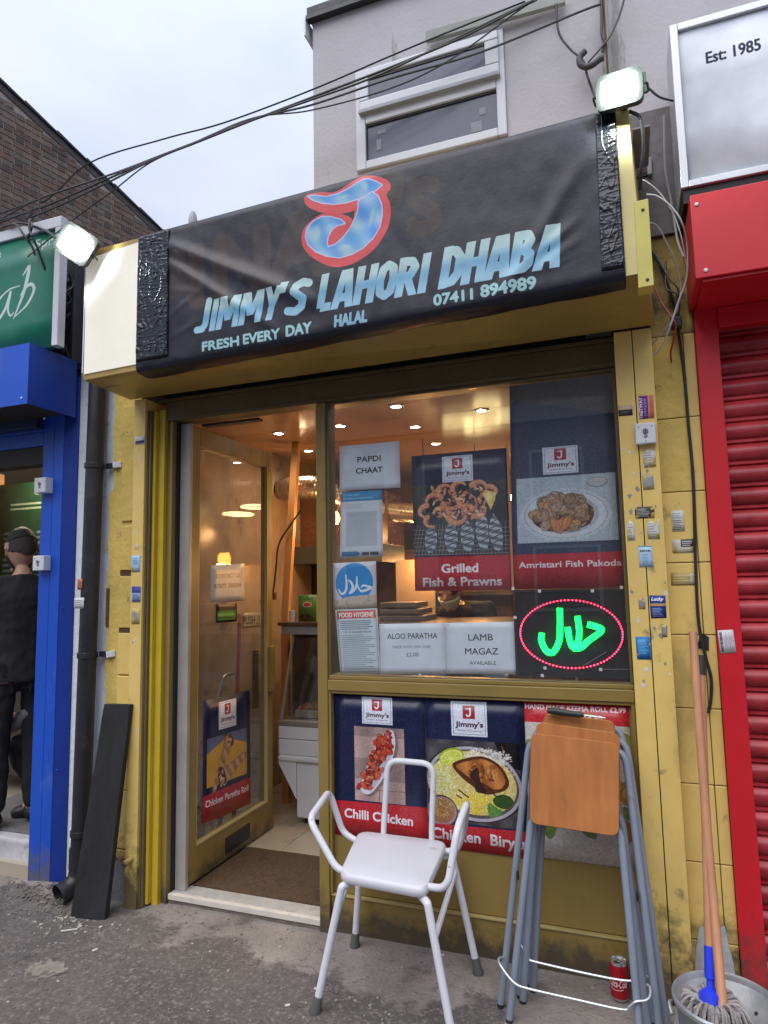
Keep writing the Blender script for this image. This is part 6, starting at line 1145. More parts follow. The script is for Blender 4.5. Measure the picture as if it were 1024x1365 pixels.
# ------------------------------------------------------------------ right neighbour: red shutter and white sign
bwr = thing('block_wall', (.19, .04, 0), 'yellow painted block strip with a black cable, beside the red shutter', 'wall')
MB().box(.1345, .292, .012, .25, -.02, 2.62).build('mortar_bed', mat('yellow_joint', (.30, .22, .075), .9, var=.3, bump=.6), bwr)
zj = [-.02, .201, .468, .742, 1.013, 1.282, 1.552, 1.823, 2.112, 2.445]
for i, (a, b_) in enumerate(zip(zj, zj[1:])):
    o = MB().box(.1365, .248, .0, .0118, a+.0016, b_-.0016).build('block', M_yel if i < 7 else M_yelr, bwr, bevel=.003)
    MB().box(.251, .2905, .0, .0118, a+.0016, b_-.0016).build('block', M_yel, bwr, bevel=.003)
MB().box(.136, .2905, .004, .0118, 2.448, 2.80).build('rough_render', mat('stained_yellow_render', (.34, .26, .08), .9, var=.45, vs_=9, bump=1., bs=30, dirt=((.07, .06, .045), 7, .52, .12)), bwr)
MB().box(.1345, .292, .013, .25, 2.6205, 2.86).build('upper_mortar', mat('yellow_joint', (.2, .15, .05)), bwr)
MB().box(.105, .30, -.004, .0295, 2.862, 3.40).build('grey_render_strip', mat('stained_grey_render', (.20, .185, .19), .9, var=.3, vs_=5, bump=.6, bs=30, dirt=((.08, .075, .075), 5, .56, .15)), bwr)
MB().box(.118, .164, -.012, -.0045, 3.12, 3.262).build('hole_shadow', M_dark, bwr); MB().box(.125, .160, -.0145, -.0125, 3.13, 3.205).build('exposed_brick', mat('red_brick_bit', (.10, .045, .03), .9, var=.4), bwr)
MB().box(.161, .180, -.022, -.0045, 3.115, 3.19).build('hinge_block', mat('grey_cast_block', (.28, .27, .27), .6, var=.2), bwr, bevel=.004)
MB().prism([(.118, 3.235), (.166, 3.240), (.166, 3.275), (.118, 3.262)], lambda u, v: (u, -.03, v), (0, .018, 0)).build('flap', M_black, bwr)
m_red = (.60, .012, .022)
rs = thing('red_shopfront', (1.3, 0, 0), 'closed bright red roller shutter with red frame and shutter box', 'shopfront')
M_red = mat('red_powder_coat', m_red, .42, var=.07, vs_=3, dirt=[((.30, .02, .03), 3, .60, .2), ((.50, .13, .13), 2.5, .60, .25, (1, 1, .4)), ((.14, .02, .02), 30, .72, .03)], low=((.16, .04, .035), .35))
MB().box(.2925, .3725, -.022, .06, -.03, 2.53).build('guide_rail', M_red, rs, bevel=.003)
MB().box(.2945, .3725, -.0235, -.0225, -.03, .0).build('rail_foot', M_red, rs)
MB().box(.276, 3.2, -.302, .02, 2.530, 2.838).build('shutter_box', M_red, rs, bevel=.003)
MB().box(.30, 3.2, -.29, .015, 2.520, 2.5295).build('box_underside', M_red, rs)
MB().box(.373, 3.2, -.03, .05, 2.44, 2.519).build('top_lath', M_red, rs, bevel=.003)
for x, z in ((.296, 2.80), (.31, 2.555)): MB().lathe([(0, 0), (.007, 0), (.006, .004), (0, .005)], (x, -.3025, z), 12, (0, -1, 0)).build('rivet', M_white, rs, smooth=True)
# shutter slats: each a curved perforated band and a plain hinge ridge
M_perf = bpy.data.materials.new('perforated_red_slat'); M_perf.use_nodes = True; t = M_perf.node_tree; B = t.nodes['Principled BSDF']; L = t.links
B.inputs['Roughness'].default_value = .42
tc = N(t, 'ShaderNodeTexCoord'); mp_ = N(t, 'ShaderNodeMapping'); mp_.inputs['Scale'].default_value = (1/.0052, 1, 1/.0060); L.new(tc.outputs['Object'], mp_.inputs[0])
sp_ = N(t, 'ShaderNodeSeparateXYZ'); L.new(mp_.outputs[0], sp_.inputs[0])
def m2(op, a, b_=0.):
    q = N(t, 'ShaderNodeMath', operation=op)
    for i, v in enumerate((a, b_)):
        if isinstance(v, (int, float)): q.inputs[i].default_value = v
        else: L.new(v, q.inputs[i])
    return q.outputs[0]
row_ = m2('FLOOR', sp_.outputs[2]); xs_ = m2('ADD', sp_.outputs[0], m2('MULTIPLY', row_, .5)); fx_ = m2('SUBTRACT', m2('FRACT', xs_), .5); fz_ = m2('SUBTRACT', m2('FRACT', sp_.outputs[2]), .5)
rr_ = m2('SQRT', m2('ADD', m2('MULTIPLY', fx_, fx_), m2('MULTIPLY', fz_, fz_))); hol = m2('LESS_THAN', rr_, .27)
band = m2('MULTIPLY', m2('GREATER_THAN', sp_.outputs[2], 3.2), m2('LESS_THAN', sp_.outputs[2], 10.4)); hol = m2('MULTIPLY', hol, band)
x_ = N(t, 'ShaderNodeMix', data_type='RGBA'); L.new(hol, x_.inputs[0]); x_.inputs[7].default_value = (.05, .003, .006, 1); L.new(x_.outputs[2], B.inputs['Base Color'])
gp_ = N(t, 'ShaderNodeNewGeometry'); dn = N(t, 'ShaderNodeTexNoise'); dn.inputs['Scale'].default_value = 4; dn.inputs['Detail'].default_value = 9; dn.inputs['Roughness'].default_value = .68; L.new(gp_.outputs['Position'], dn.inputs[0])
rd = N(t, 'ShaderNodeValToRGB'); e_ = rd.color_ramp.elements; e_[0].position = .34; e_[0].color = (.26, .008, .014, 1); e_[1].position = .66; e_[1].color = (.56, .05, .06, 1); L.new(dn.outputs[0], rd.inputs[0]); L.new(rd.outputs[0], x_.inputs[6])
prof = [(.0, 0), (-.010, .004), (-.010, .0115), (-.003, .0150), (-.003, .0175), (-.012, .022), (-.0195, .033), (-.0225, .046), (-.0205, .060), (-.0135, .072), (-.003, .0795), (.0, .0832)]
nxs = 2
def slat_mesh():
    q = MB(); xs2 = (0, 2.8)
    q.add([(x, y, z) for x in xs2 for y, z in prof], [(i, i+1, len(prof)+i+1, len(prof)+i) for i in range(len(prof)-1)])
    me = bpy.data.meshes.new('slat'); me.from_pydata(q.v, [], [f[::-1] for f in q.f]); me.materials.append(M_perf); me.polygons.foreach_set('use_smooth', [True]*len(me.polygons)); me.set_sharp_from_angle(angle=R(45)); return me
me = slat_mesh(); rl = wloc(rs)
for k in range(30):
    z = -.012+k*.0837; o = bpy.data.objects.new('slat', me); COL.objects.link(o); o.parent = rs; o.location = Vector((.374, .034, z))-rl
MB().box(.374, 3.2, .035, .06, -.02, 2.52).build('shutter_backing', mat('dark_red_back', (.04, .003, .005), .6), rs)
c = Cv(.058, .090, 2500, (206, 202, 206)); c.text('SHUTTER REPAIRS', .014, .008, w=.074, h=.008, col=(60, 56, 66), bold=.08, rot=math.pi/2); bars(c, .0, .0, 0, 0, 1, (0, 0, 0))
for k in range(5): c.rect(.022+k*.006, .012, .0235+k*.006, .06+.02*(k % 2), (130, 128, 136))
sheet('sticker', [(.2935, -.0235, 1.300), (.345, -.0235, 1.304), (.350, -.0235, 1.222), (.298, -.0235, 1.216)], c.image('sticker_print'), 3, 3, .0006, .0004, .5, label='white label with sideways print on the red shutter rail', cat='sticker', group='stickers on the shop posts')
ws = thing('white_sign', (1.2, -.25, 2.9), 'white sign board in a silver frame reading Est: 1985', 'shop sign')
M_sil = mat('silver_frame', (.55, .57, .60), .3, metal=.35, var=.06)
MB().box(.272, 3.2, -.235, -.05, 2.925, 3.52).build('light_box', mat('silver_back', (.3, .32, .33), .5, metal=.3), ws)
c = Cv(1.4, .60, 700, (236, 240, 250)); c.text('Est: 1985', .092, .448, w=.175, h=.044, col=(52, 58, 76), bold=.03); c.grain(.003)
sheet('sign_print', [(.280, -.2385, 3.515), (1.68, -.2385, 3.515), (1.68, -.2385, 2.925), (.280, -.2385, 2.925)], c.image('white_sign_print'), 3, 3, 0, .001, .8, spec=.15, parent=ws)
MB().box(.256, .283, -.252, -.05, 2.90, 3.545).build('frame_side', M_sil, ws, bevel=.002); MB().box(.2835, 3.2, -.252, -.05, 3.518, 3.545).build('frame_top', M_sil, ws, bevel=.002); MB().box(.2835, 3.2, -.252, -.05, 2.90, 2.924).build('frame_bottom', M_sil, ws, bevel=.002)
MB().box(.262, 3.2, -.24, .02, 2.845, 2.898).build('shadow_gap', M_dark, ws)
# ------------------------------------------------------------------ wall pipe, rail and cables up on the render
wp = thing('wall_conduit', (.035, -.01, 3.4), 'grey vertical conduit with a rusty strap on the rendered wall', 'conduit')
MB().box(.018, .048, -.012, .0295, 3.30, 4.335).build('conduit', mat('weathered_grey_metal', (.30, .31, .28), .6), wp, bevel=.003)
MB().tube(spl([(.022, -.02, 4.2), (.026, -.022, 3.9), (.020, -.024, 3.78), (.030, -.024, 3.74), (.018, -.022, 3.70)], 6), .005, 6).build('black_lead', M_black, wp, smooth=True)
MB().tube([(.034, -.0165, 4.2), (.036, -.0165, 3.35)], .0035, 6).build('rust_line', mat('rust_brown', (.14, .06, .03), .8, var=.4), wp)
cr_ = MB().beam((-.75, -.004, 4.035), (-.12, -.004, 4.012), .05, .022, (0, 1, 0)); o = cr_.build('cable_rail', mat('weathered_grey_metal', (.3, .31, .28)), bevel=.002, label='weathered grey rail fixed high on the wall for the cables', cat='rail')
CB = [[(-3.086,-.369,3.399),(-2.711,-.334,3.487),(-2.447,-.309,3.647),(-2.020,-.266,3.692),(-1.698,-.231,3.713),(-1.262,-.182,3.788),(-.886,-.137,3.876),(-.613,-.103,3.937),(-.285,-.06,4.007)],
 [(-3.089,-.369,3.454),(-2.713,-.334,3.512),(-2.313,-.296,3.561),(-2.039,-.268,3.608),(-1.856,-.249,3.640),(-1.698,-.231,3.675),(-1.262,-.182,3.739),(-.957,-.146,3.791),(-.614,-.103,3.890),(-.269,-.06,3.998)],
 [(-3.086,-.369,3.399),(-2.710,-.334,3.458),(-2.356,-.30,3.536),(-2.081,-.272,3.597),(-1.848,-.248,3.638),(-1.582,-.219,3.690),(-1.262,-.182,3.750),(-.887,-.137,3.821),(-.547,-.094,3.90),(-.247,-.06,4.0)],
 [(-3.087,-.369,3.420),(-2.80,-.343,3.412),(-2.398,-.304,3.504),(-2.101,-.274,3.589),(-1.836,-.246,3.644),(-1.582,-.219,3.701),(-1.262,-.182,3.713),(-.888,-.137,3.766),(-.485,-.086,3.808),(-.071,-.06,3.879),(.022,-.03,3.912)],
 [(-2.547,-.319,3.349),(-2.310,-.296,3.468),(-2.101,-.274,3.581),(-1.848,-.248,3.638),(-1.543,-.214,3.705),(-1.263,-.182,3.687),(-.889,-.137,3.718),(-.617,-.103,3.80),(-.318,-.064,3.968),(-.234,-.06,3.996)]]
# smooth each run and let it carry on to the left, out towards the far pole
CL = ['highest and straightest of the overhead cables crossing the sky', 'overhead cable entering the bundle just below the highest one', 'overhead cable in the thick of the bundle across the pale sky', 'lowest overhead cable on the right, ending at the wall conduit', 'short overhead cable dropping to the left floodlight']
for k, P in enumerate(CB):
    if k != 4: d = (Vector(P[0])-Vector(P[2])).normalized(); P = [tuple(Vector(P[0])+d*9), tuple(Vector(P[0])+d*3)]+P
    else: P = [(-2.74, -.40, 3.16)]+P
    MB().tube(spl(P, 8), (.004, .005, .0055, .005, .0036)[k], 6).build('overhead_cable', M_black, smooth=True, label=CL[k], cat='cable', group='overhead cables across the street front')
for P, r_, lab in (([(-.157,-.03,3.976),(-.153,-.03,3.843),(-.11,-.03,3.75),(-.06,-.035,3.675),(-.046,-.035,3.60),(-.015,-.05,3.474),(.02,-.3,3.28)], .005, 'thin black cable dropping from the wall rail to the right floodlight'),
                   ([(.14,-.02,4.05),(.12,-.02,3.93),(.10,-.02,3.86),(.06,-.025,3.77),(.02,-.03,3.72),(-.04,-.03,3.665)], .004, 'thin wavy wire coming down the render to the black hook'),
                   ([(.152,-.44,3.19),(.20,-.30,3.24),(.255,-.2,3.28)], .004, 'short black cable from the right floodlight towards the white sign'),
                   ([(.09,-.46,3.10),(.125,-.45,3.07),(.13,-.44,2.98),(.118,-.43,2.90),(.112,-.40,2.84)], .0065, 'dark looped cable hanging behind the yellow end post')):
    MB().tube(spl(P, 8), r_, 6).build('wall_cable', M_black, smooth=True, label=lab, cat='cable')
MB().tube(spl([(-.050,-.035,3.715),(-.072,-.04,3.69),(-.072,-.045,3.655),(-.050,-.045,3.635),(-.02,-.045,3.638),(.005,-.045,3.652),(.022,-.045,3.655)], 6), .013, 10).build('cable_hook', mat('thick_grey_hook', (.06, .06, .065), .6), smooth=True, label='thick dark curved cable end hooked above the right floodlight', cat='cable hook')
wires = [([(.12,-.30,2.94),(.149,-.30,2.915),(.19,-.28,2.87),(.225,-.26,2.80),(.245,-.25,2.72),(.262,-.2,2.62)], .0022, (.55, .55, .56), 'upper thin white wire arching from the sign to the red box'),
 ([(.136,-.32,2.865),(.170,-.30,2.862),(.215,-.28,2.825),(.250,-.26,2.765),(.268,-.2,2.70),(.262,-.16,2.60),(.230,-.14,2.52),(.195,-.12,2.43),(.165,-.06,2.38),(.128,-.02,2.36)], .0034, (.6, .6, .62), 'thick white wire arching over and down beside the red box'),
 ([(.13,-.2,2.82),(.17,-.18,2.815),(.205,-.15,2.75),(.235,-.12,2.67),(.245,-.1,2.58),(.215,-.1,2.48),(.165,-.06,2.43),(.128,-.02,2.40)], .0028, (.36, .36, .38), 'grey wire looping back behind the yellow post'),
 ([(.23,-.1,3.3),(.225,-.06,3.1),(.24,-.05,2.95),(.25,-.06,2.80),(.262,-.12,2.70)], .0045, (.36, .37, .38), 'grey cable running down the grey render strip'),
 ([(.15,-.05,2.66),(.175,-.06,2.57),(.205,-.07,2.50),(.222,-.08,2.455),(.21,-.06,2.40),(.20,-.03,2.36),(.205,.01,2.33)], .0035, (.42, .03, .03), 'red wire hanging among the tangle by the red box')]
for P, r_, cc, lab in wires: MB().tube(spl(P, 8), r_, 6).build('wall_cable', mat('wire_%d' % int(cc[0]*100+cc[1]*10), cc, .45), smooth=True, label=lab, cat='cable')
MB().tube(spl([(.160,-.01,2.80),(.19,-.03,2.70),(.222,-.02,2.573),(.235,-.012,2.45),(.245,-.008,2.269),(.247,-.008,2.092),(.250,-.008,1.861),(.238,-.008,1.55),(.234,-.010,1.329),(.250,-.012,1.20),(.262,-.012,1.13),(.258,-.012,1.06),(.245,-.012,1.0)], 8), .006, 7).build('black_cable', M_black, smooth=True, label='long black cable running down the yellow blocks', cat='cable')
for P in ([(.17,-.02,2.78),(.21,-.05,2.66),(.24,-.06,2.60),(.24,-.05,2.52),(.225,-.05,2.47)], [(.205,-.03,2.74),(.20,-.05,2.62),(.235,-.06,2.58),(.222,-.05,2.50)]):
    MB().tube(spl(P, 8), .0035, 6).build('black_lead', M_black, smooth=True, label=('thin black lead nearest the lemon plate in the wire tangle' if P[0][0] < .2 else 'thin black lead crossing behind the other near the joint box'), cat='cable', group='thin leads in the wire tangle')
MB().box(.205, .245, -.075, -.03, 2.45, 2.49).build('cable_joint', M_black, bevel=.004, label='small black cable joint box in the wire tangle', cat='joint box')
MB().lathe([(0, 0), (.028, 0), (.03, .30), (0, .30)], (.248, -.01, 2.15), 12).build('dark_sleeve', M_black, smooth=True, label='black sleeve round the cable under the joint box', cat='sleeve') if 0 else None
MB().prism([(.222, 1.235), (.262, 1.225), (.266, 1.275), (.240, 1.290)], lambda u, v: (u, -.0035, v), (0, .003, 0)).build('broken_hole', M_dark, label='broken dark hole in the yellow blocks by the broom tops', cat='hole')
# ------------------------------------------------------------------ white perching stool
st = thing('perching_stool', (-.89, -.28, 0), 'white tubular chair with arms and a padded white seat on the pavement', 'chair')
M_wt = mat('white_enamel_tube', (.66, .66, .70), .35, var=.05, vs_=6, dirt=[((.28, .24, .21), 26, .64, .03), ((.45, .42, .40), 9, .64, .1)]); M_seat = mat('white_vinyl_seat', (.62, .615, .66), .4, var=.06, vs_=4, bump=.1, bs=16, dirt=((.42, .38, .40), 14, .67, .05)); M_fer = mat('grey_rubber', (.09, .088, .085), .8, var=.25)
SF = {'FL': (-1.046, -.455), 'FR': (-.706, -.484), 'BR': (-.746, -.047), 'BL': (-1.136, -.047)}; zs = .455
def lerp2(a, b_, t): return (a[0]+(b_[0]-a[0])*t, a[1]+(b_[1]-a[1])*t)
# padded seat: rounded outline, domed
P4 = [SF['FL'], SF['FR'], SF['BR'], SF['BL']]; outl = [tuple(p[:2]) for p in rnd([Vector((*lerp2(P4[3], P4[0], .5), 0))]+[Vector((*p, 0)) for p in P4]+[Vector((*lerp2(P4[3], P4[0], .5), 0))], .05, 6)][:-1]
cx_, cy_ = sum(p[0] for p in P4)/4, sum(p[1] for p in P4)/4; mb = MB(); n = len(outl); rings = [(.97, -.032), (1., -.022), (1.0, -.008), (.975, .002), (.93, .006), (.6, .009), (.25, .008)]
mb.add([(cx_+(x-cx_)*k, cy_+(y-cy_)*k, zs+dz+.0025*mnoise.noise(Vector((x*9*k, y*9*k, 1)))) for k, dz in rings for x, y in outl], [(r_*n+i, r_*n+(i+1) % n, (r_+1)*n+(i+1) % n, (r_+1)*n+i) for r_ in range(len(rings)-1) for i in range(n)]+[tuple(range(n))[::-1], tuple(range((len(rings)-1)*n, len(rings)*n))])
mb.build('seat', M_seat, st, smooth=True)
feet = {'FL': (-1.121, -.501), 'BL': (-1.153, -.065), 'BR': (-.626, -.093), 'FR': (-.612, -.522)}
tops = {'FL': (-1.035, -.45), 'BL': (-1.120, -.052), 'BR': (-.728, -.055), 'FR': (-.705, -.475)}
T = .0142
for k in feet:
    f_ = Vector((*feet[k], 0)); tp = Vector((*tops[k], zs-.045)); inn = Vector((*lerp2(tops[k], (cx_, cy_), .35), zs-.036)); kn = f_.lerp(tp, .93); leg = rnd([f_+(tp-f_)*.07, f_.lerp(tp, .97), tp, inn], .045, 5)
    MB().tube(leg, T, 10).build('leg', M_wt, st, smooth=True)
    MB().tube([f_+(tp-f_)*.03, f_+(tp-f_)*.16], .0138, 10).build('leg_sleeve', mat('worn_alloy', (.42, .41, .42), .5, metal=.4, var=.3, vs_=30), st, smooth=True)
    MB().lathe([(0, 0), (.021, 0), (.0215, .008), (.017, .022), (.0165, .05), (.0145, .055)], f_, 14, (tp-f_)).build('rubber_foot', M_fer, st, smooth=True)
for a, b_, ta, tb in (('FL', 'BL', .74, .97), ('FR', 'BR', .74, .86)):
    pa = Vector((*feet[a], 0)).lerp(Vector((*tops[a], zs-.045)), ta); pb = Vector((*feet[b_], 0)).lerp(Vector((*tops[b_], zs-.045)), tb); MB().tube([pa, pb], .0108, 8).build('brace', M_wt, st, smooth=True)
MB().tube(rnd([(-1.022, -.052, .425), (-1.020, -.046, .50), (-1.000, -.04, .755), (-.797, -.04, .752), (-.812, -.046, .50), (-.812, -.052, .425)], .055, 7), .0122, 10).build('back_hoop', M_wt, st, smooth=True)
MB().tube(rnd([(-1.00, -.38, .432), (-1.075, -.40, .442), (-1.205, -.37, .600), (-1.236, -.12, .632), (-1.19, -.09, .46), (-1.125, -.10, .434), (-1.05, -.11, .430)], .045, 7), .0132, 10).build('arm', M_wt, st, smooth=True)
MB().tube(rnd([(-.735, -.42, .440), (-.640, -.455, .455), (-.612, -.40, .640), (-.618, -.22, .672), (-.665, -.10, .52), (-.700, -.09, .436), (-.78, -.09, .43)], .045, 7), .0132, 10).build('arm', M_wt, st, smooth=True)
# ------------------------------------------------------------------ three folded stools leaning on the riser
M_grt = mat('blue_grey_tube', (.24, .28, .345), .38, var=.1, vs_=6, metal=.15, dirt=((.12, .13, .15), 12, .66, .1)); M_wd = mat('orange_varnished_wood', (.44, .165, .05), .32, var=.22, vs_=3.2, stretch=(6, 1, 1.2), coat=.3, dirt=[((.26, .08, .025), 5, .58, .12), ((.56, .27, .12), 7, .66, .08)])
def fold_stool(dy, dx, label, f1, f2, seat, wire):  # f1, f2: left and right foot of each hoop
    th = thing('folding_stool', (-.24+dx, -.22+dy, 0), label, 'stool', 'folded wooden stools')
    TL_, TR_, BR_, BL_ = seat
    nrm = (Vector(TR_)-Vector(TL_)).cross(Vector(BL_)-Vector(TL_)).normalized()
    # outer frame: hoop that passes over behind the seat top
    for fr, top_l, top_r in ((f1, Vector(TL_)+Vector((-.010, .016, -.028)), Vector(TR_)+Vector((.018, .016, -.028))), (f2, Vector(BL_)+Vector((.005, .016, .03)), Vector(BR_)+Vector((.004, .016, .03)))):
        a, b_ = Vector(fr[0]), Vector(fr[1]); MB().tube(rnd([a+(top_l-a)*.012, top_l+Vector((0, .004, 0)), top_r+Vector((0, .004, 0)), b_+(top_r-b_)*.012], .055, 6), .0128, 10).build('frame', M_grt, th, smooth=True)
        for q, tq in ((a, top_l), (b_, top_r)): MB().tube([q, q+(tq-q)*.018], .0125, 10).build('end_cap', M_black, th, smooth=True)
    for s_ in (0, 1): 
        m_ = Vector(f1[s_]).lerp(Vector((TL_, TR_)[s_]), .47); MB().box(m_.x-.004+(.01 if s_ == 0 else -.01), m_.x+.004+(.01 if s_ == 0 else -.01), m_.y-.018, m_.y-.0, m_.z-.014, m_.z+.014).build('hinge', M_black, th, bevel=.002)
    P_ = [Vector(p) for p in (BL_, BR_, TR_, TL_)]; ou = rnd([P_[0].lerp(P_[3], .5)]+P_+[P_[0].lerp(P_[3], .5)], .03, 6)[:-1]; n = len(ou); cc = sum(P_, Vector())/4
    mb = MB(); rings = [(.985, .0), (1., .004), (1., .014), (.985, .018)]
    mb.add([cc+(p-cc)*k+(-nrm if nrm.y > 0 else nrm)*d for k, d in rings for p in ou], [(r_*n+i, r_*n+(i+1) % n, (r_+1)*n+(i+1) % n, (r_+1)*n+i) for r_ in range(3) for i in range(n)]+[tuple(range(n))[::-1], tuple(range(3*n, 4*n))])
    mb.build('seat', M_wd, th, smooth=True)
    if wire: MB().tube(spl(wire, 6), .0042, 8).build('foot_rail', mat('bright_wire', (.55, .56, .60), .3, metal=.6), th, smooth=True)
fold_stool(0, 0, 'front folded stool with orange wooden seat and blue grey legs', [(-.511, -.264, .0), (.014, -.300, .0)], [(-.468, -.334, 0), (-.045, -.360, 0)], ((-.377, -.165, .928), (-.066, -.165, .908), (-.081, -.225, .608), (-.386, -.225, .622)),
    [(-.495, -.262, .165), (-.505, -.285, .172), (-.500, -.31, .170), (-.470, -.335, .150), (-.440, -.345, .132), (-.40, -.345, .124), (-.25, -.345, .118), (-.100, -.345, .114), (-.075, -.345, .128), (-.055, -.345, .146), (-.025, -.335, .150), (-.012, -.32, .158), (-.010, -.30, .17), (-.018, -.285, .172)])
fold_stool(.07, 0, 'middle folded stool pressed between the other two', [(-.452, -.19, 0), (.035, -.235, 0)], [(-.440, -.215, 0), (-.02, -.27, 0)], ((-.360, -.128, .962), (-.062, -.128, .936), (-.077, -.180, .64), (-.372, -.180, .65)),
    [(-.445, -.165, .19), (-.450, -.185, .196), (-.437, -.20, .18), (-.415, -.205, .15), (-.38, -.205, .138), (-.1, -.205, .128), (-.03, -.21, .155), (.004, -.22, .165), (.012, -.20, .185)])
fold_stool(.12, 0, 'rearmost folded stool against the gold panel, only its top edge showing', [(-.425, -.115, 0), (.030, -.145, 0)], [(-.415, -.135, 0), (.0, -.19, 0)], ((-.335, -.088, .988), (-.078, -.088, .972), (-.09, -.125, .68), (-.35, -.125, .69)), None)
kn = thing('screwdriver', (-.21, -.135, .99), 'black handled screwdriver lying on top of the folded stools', 'tool')
MB().tube([(-.318, -.128, 1.004), (-.29, -.130, 1.004), (-.25, -.132, .999), (-.20, -.134, .996), (-.185, -.135, .995)], [.010, .014, .0125, .011, .007], 12).build('handle', M_black, kn, smooth=True)
MB().tube([(-.185, -.135, .9950), (-.120, -.137, .9900), (-.108, -.137, .9890)], [.0035, .0035, .002], 8).build('shaft', mat('bright_wire', (.55, .56, .6)), kn, smooth=True)
# drink can
cn = thing('drink_can', (-.113, -.083, 0), 'red drink can with white lettering behind the folded stool legs', 'can')
M_al = mat('can_aluminium', (.62, .62, .62), .25, metal=.9)
MB().lathe([(.024, .0), (.030, .006), (.033, .014), (.033, .014)], (-.113, -.083, 0), 28).build('base', M_al, cn, smooth=True)
c = Cv(.2073, .10, 1500, (150, 8, 20)); E_ = text_edges('Coca-Cola', 1, 0, .35)
c.text('Coca-Cola', .118, .036, h=.022, w=.066, col=(232, 228, 228), bold=.012, shear=.35, rot=.0); c.text('Coca-Cola', .018, .036, h=.022, w=.066, col=(232, 228, 228), bold=.012, shear=.35)
c.line([(.118, .030), (.14, .026), (.17, .030)], .002, (226, 222, 222)); c.grain(.01); im_ = c.image('can_print'); m_can = mat_img('can_print_mat', im_, .25, .3)
mb = MB(); uvs = []; SEG = 36; hh = [(.033, .014), (.033, .110), (.0295, .121)]
for j, (r_, h) in enumerate(hh):
    for i in range(SEG+1): a = 2*math.pi*i/SEG; uvs.append((i/SEG, (h-.014)/.107)); mb.v.append((-.113+r_*math.cos(a), -.083+r_*math.sin(a), h))
mb.f = [(j*(SEG+1)+i, j*(SEG+1)+i+1, (j+1)*(SEG+1)+i+1, (j+1)*(SEG+1)+i) for j in range(2) for i in range(SEG)]
o = mb.build('body', m_can, cn, smooth=True); ul = o.data.uv_layers.new(name='UVMap')
for l in o.data.loops: ul.data[l.index].uv = uvs[l.vertex_index]
MB().lathe([(.0295, .121), (.0275, .127), (.029, .130), (.0275, .131), (.0255, .126), (0, .1255)], (-.113, -.083, 0), 28, caps=False).build('lid', M_al, cn, smooth=True)
MB().lathe([(0, 0), (.010, 0), (.010, .0005), (0, .0006)], (-.120, -.094, .1258), 14).build('opening', M_dark, cn); MB().tube([(-.113+.007*math.cos(k), -.080+.011*math.sin(k), .1275) for k in [i*.52 for i in range(12)]], .0014, 5, closed=True).build('ring_pull', M_al, cn, smooth=True)
# leaning black board
bd = MB(); A1, A2, B1, B2 = Vector((-2.540, -.200, -.028)), Vector((-2.350, -.185, -.026)), Vector((-2.440, -.125, .938)), Vector((-2.306, -.098, .936))
nrm = (A2-A1).cross(B1-A1).normalized(); nrm = nrm if nrm.y < 0 else -nrm; N_ = 14
for j in range(N_+1):
    t_ = j/N_; l = A1.lerp(B1, t_); r_ = A2.lerp(B2, t_)
    for e, p in ((0, l), (1, l.lerp(r_, .33)), (2, l.lerp(r_, .66)), (3, r_)):
        q = p+nrm*(.004*mnoise.noise(Vector((e*1.7, t_*6, 0))))+(r_-l).normalized()*(.004*mnoise.noise(Vector((t_*9, e*3., 5)))); bd.v.append(tuple(q))
    for e, p in ((3, r_), (2, l.lerp(r_, .66)), (1, l.lerp(r_, .33)), (0, l)): bd.v.append(tuple(p-nrm*.030))
for j in range(N_):
    for e in range(8): bd.f.append((j*8+e, j*8+(e+1) % 8, (j+1)*8+(e+1) % 8, (j+1)*8+e))
bd.f += [tuple(range(8))[::-1], tuple(range(N_*8, N_*8+8))]
bd.build('black_board', mat('charred_black_board', (.016, .016, .017), .75, var=.45, vs_=10, bump=.8, bs=40, stretch=(1, 1, .3), dirt=((.07, .065, .06), 18, .68, .05)), bevel=.003, label='tall rough black board leaning against the left yellow post', cat='board')
MB().add([(-2.50, -.01, -.03), (-2.36, -.01, -.03), (-2.36, .0, .18), (-2.46, .0, .18)], [(0, 1, 2, 3)]).build('grey_patch', mat('bare_cement', (.20, .195, .20), .9, var=.3, vs_=20, bump=.6), pw)
# mop, broom pole and bucket
M_pole = mat('pine_pole', (.50, .235, .12), .45, var=.22, vs_=5, stretch=(3, 3, .35), dirt=((.22, .08, .035), 16, .66, .05))
MB().tube([(.207, -.075, 1.297), (.200, -.16, 1.05), (.194, -.27, .62), (.190, -.42, .245), (.183, -.50, .150)], .0142, 14).build('wooden_pole', M_pole, smooth=True, label='long pine pole leaning in front of the mop at the red frame', cat='pole')
mo = thing('mop', (.19, -.25, .27), 'pine handled mop with blue socket and grey strings in the bucket', 'mop')
T0, T1 = Vector((.228, -.055, 1.20)), Vector((.168, -.375, .32))
MB().tube([T0, T0.lerp(T1, .5), T1], .0138, 14).build('handle', M_pole, mo, smooth=True); MB().tube([T0+(T0-T1)*.012, T0.lerp(T1, .065)], .0150, 14).build('grip', M_black, mo, smooth=True)
d_ = (T1-T0).normalized(); M_bs = mat('blue_mop_plastic', (.015, .04, .62), .35, var=.05)
MB().lathe([(.016, -.02), (.017, .065), (.012, .068), (.0125, .088), (.034, .104), (.036, .130), (0, .134)], T1-d_*.02, 20, d_).build('socket', M_bs, mo, smooth=True)
M_str = mat('grey_mop_yarn', (.34, .31, .30), .95, var=.25, vs_=20, bump=.8, bs=200); random.seed(11); e0 = T1+d_*.10; strands = MB()
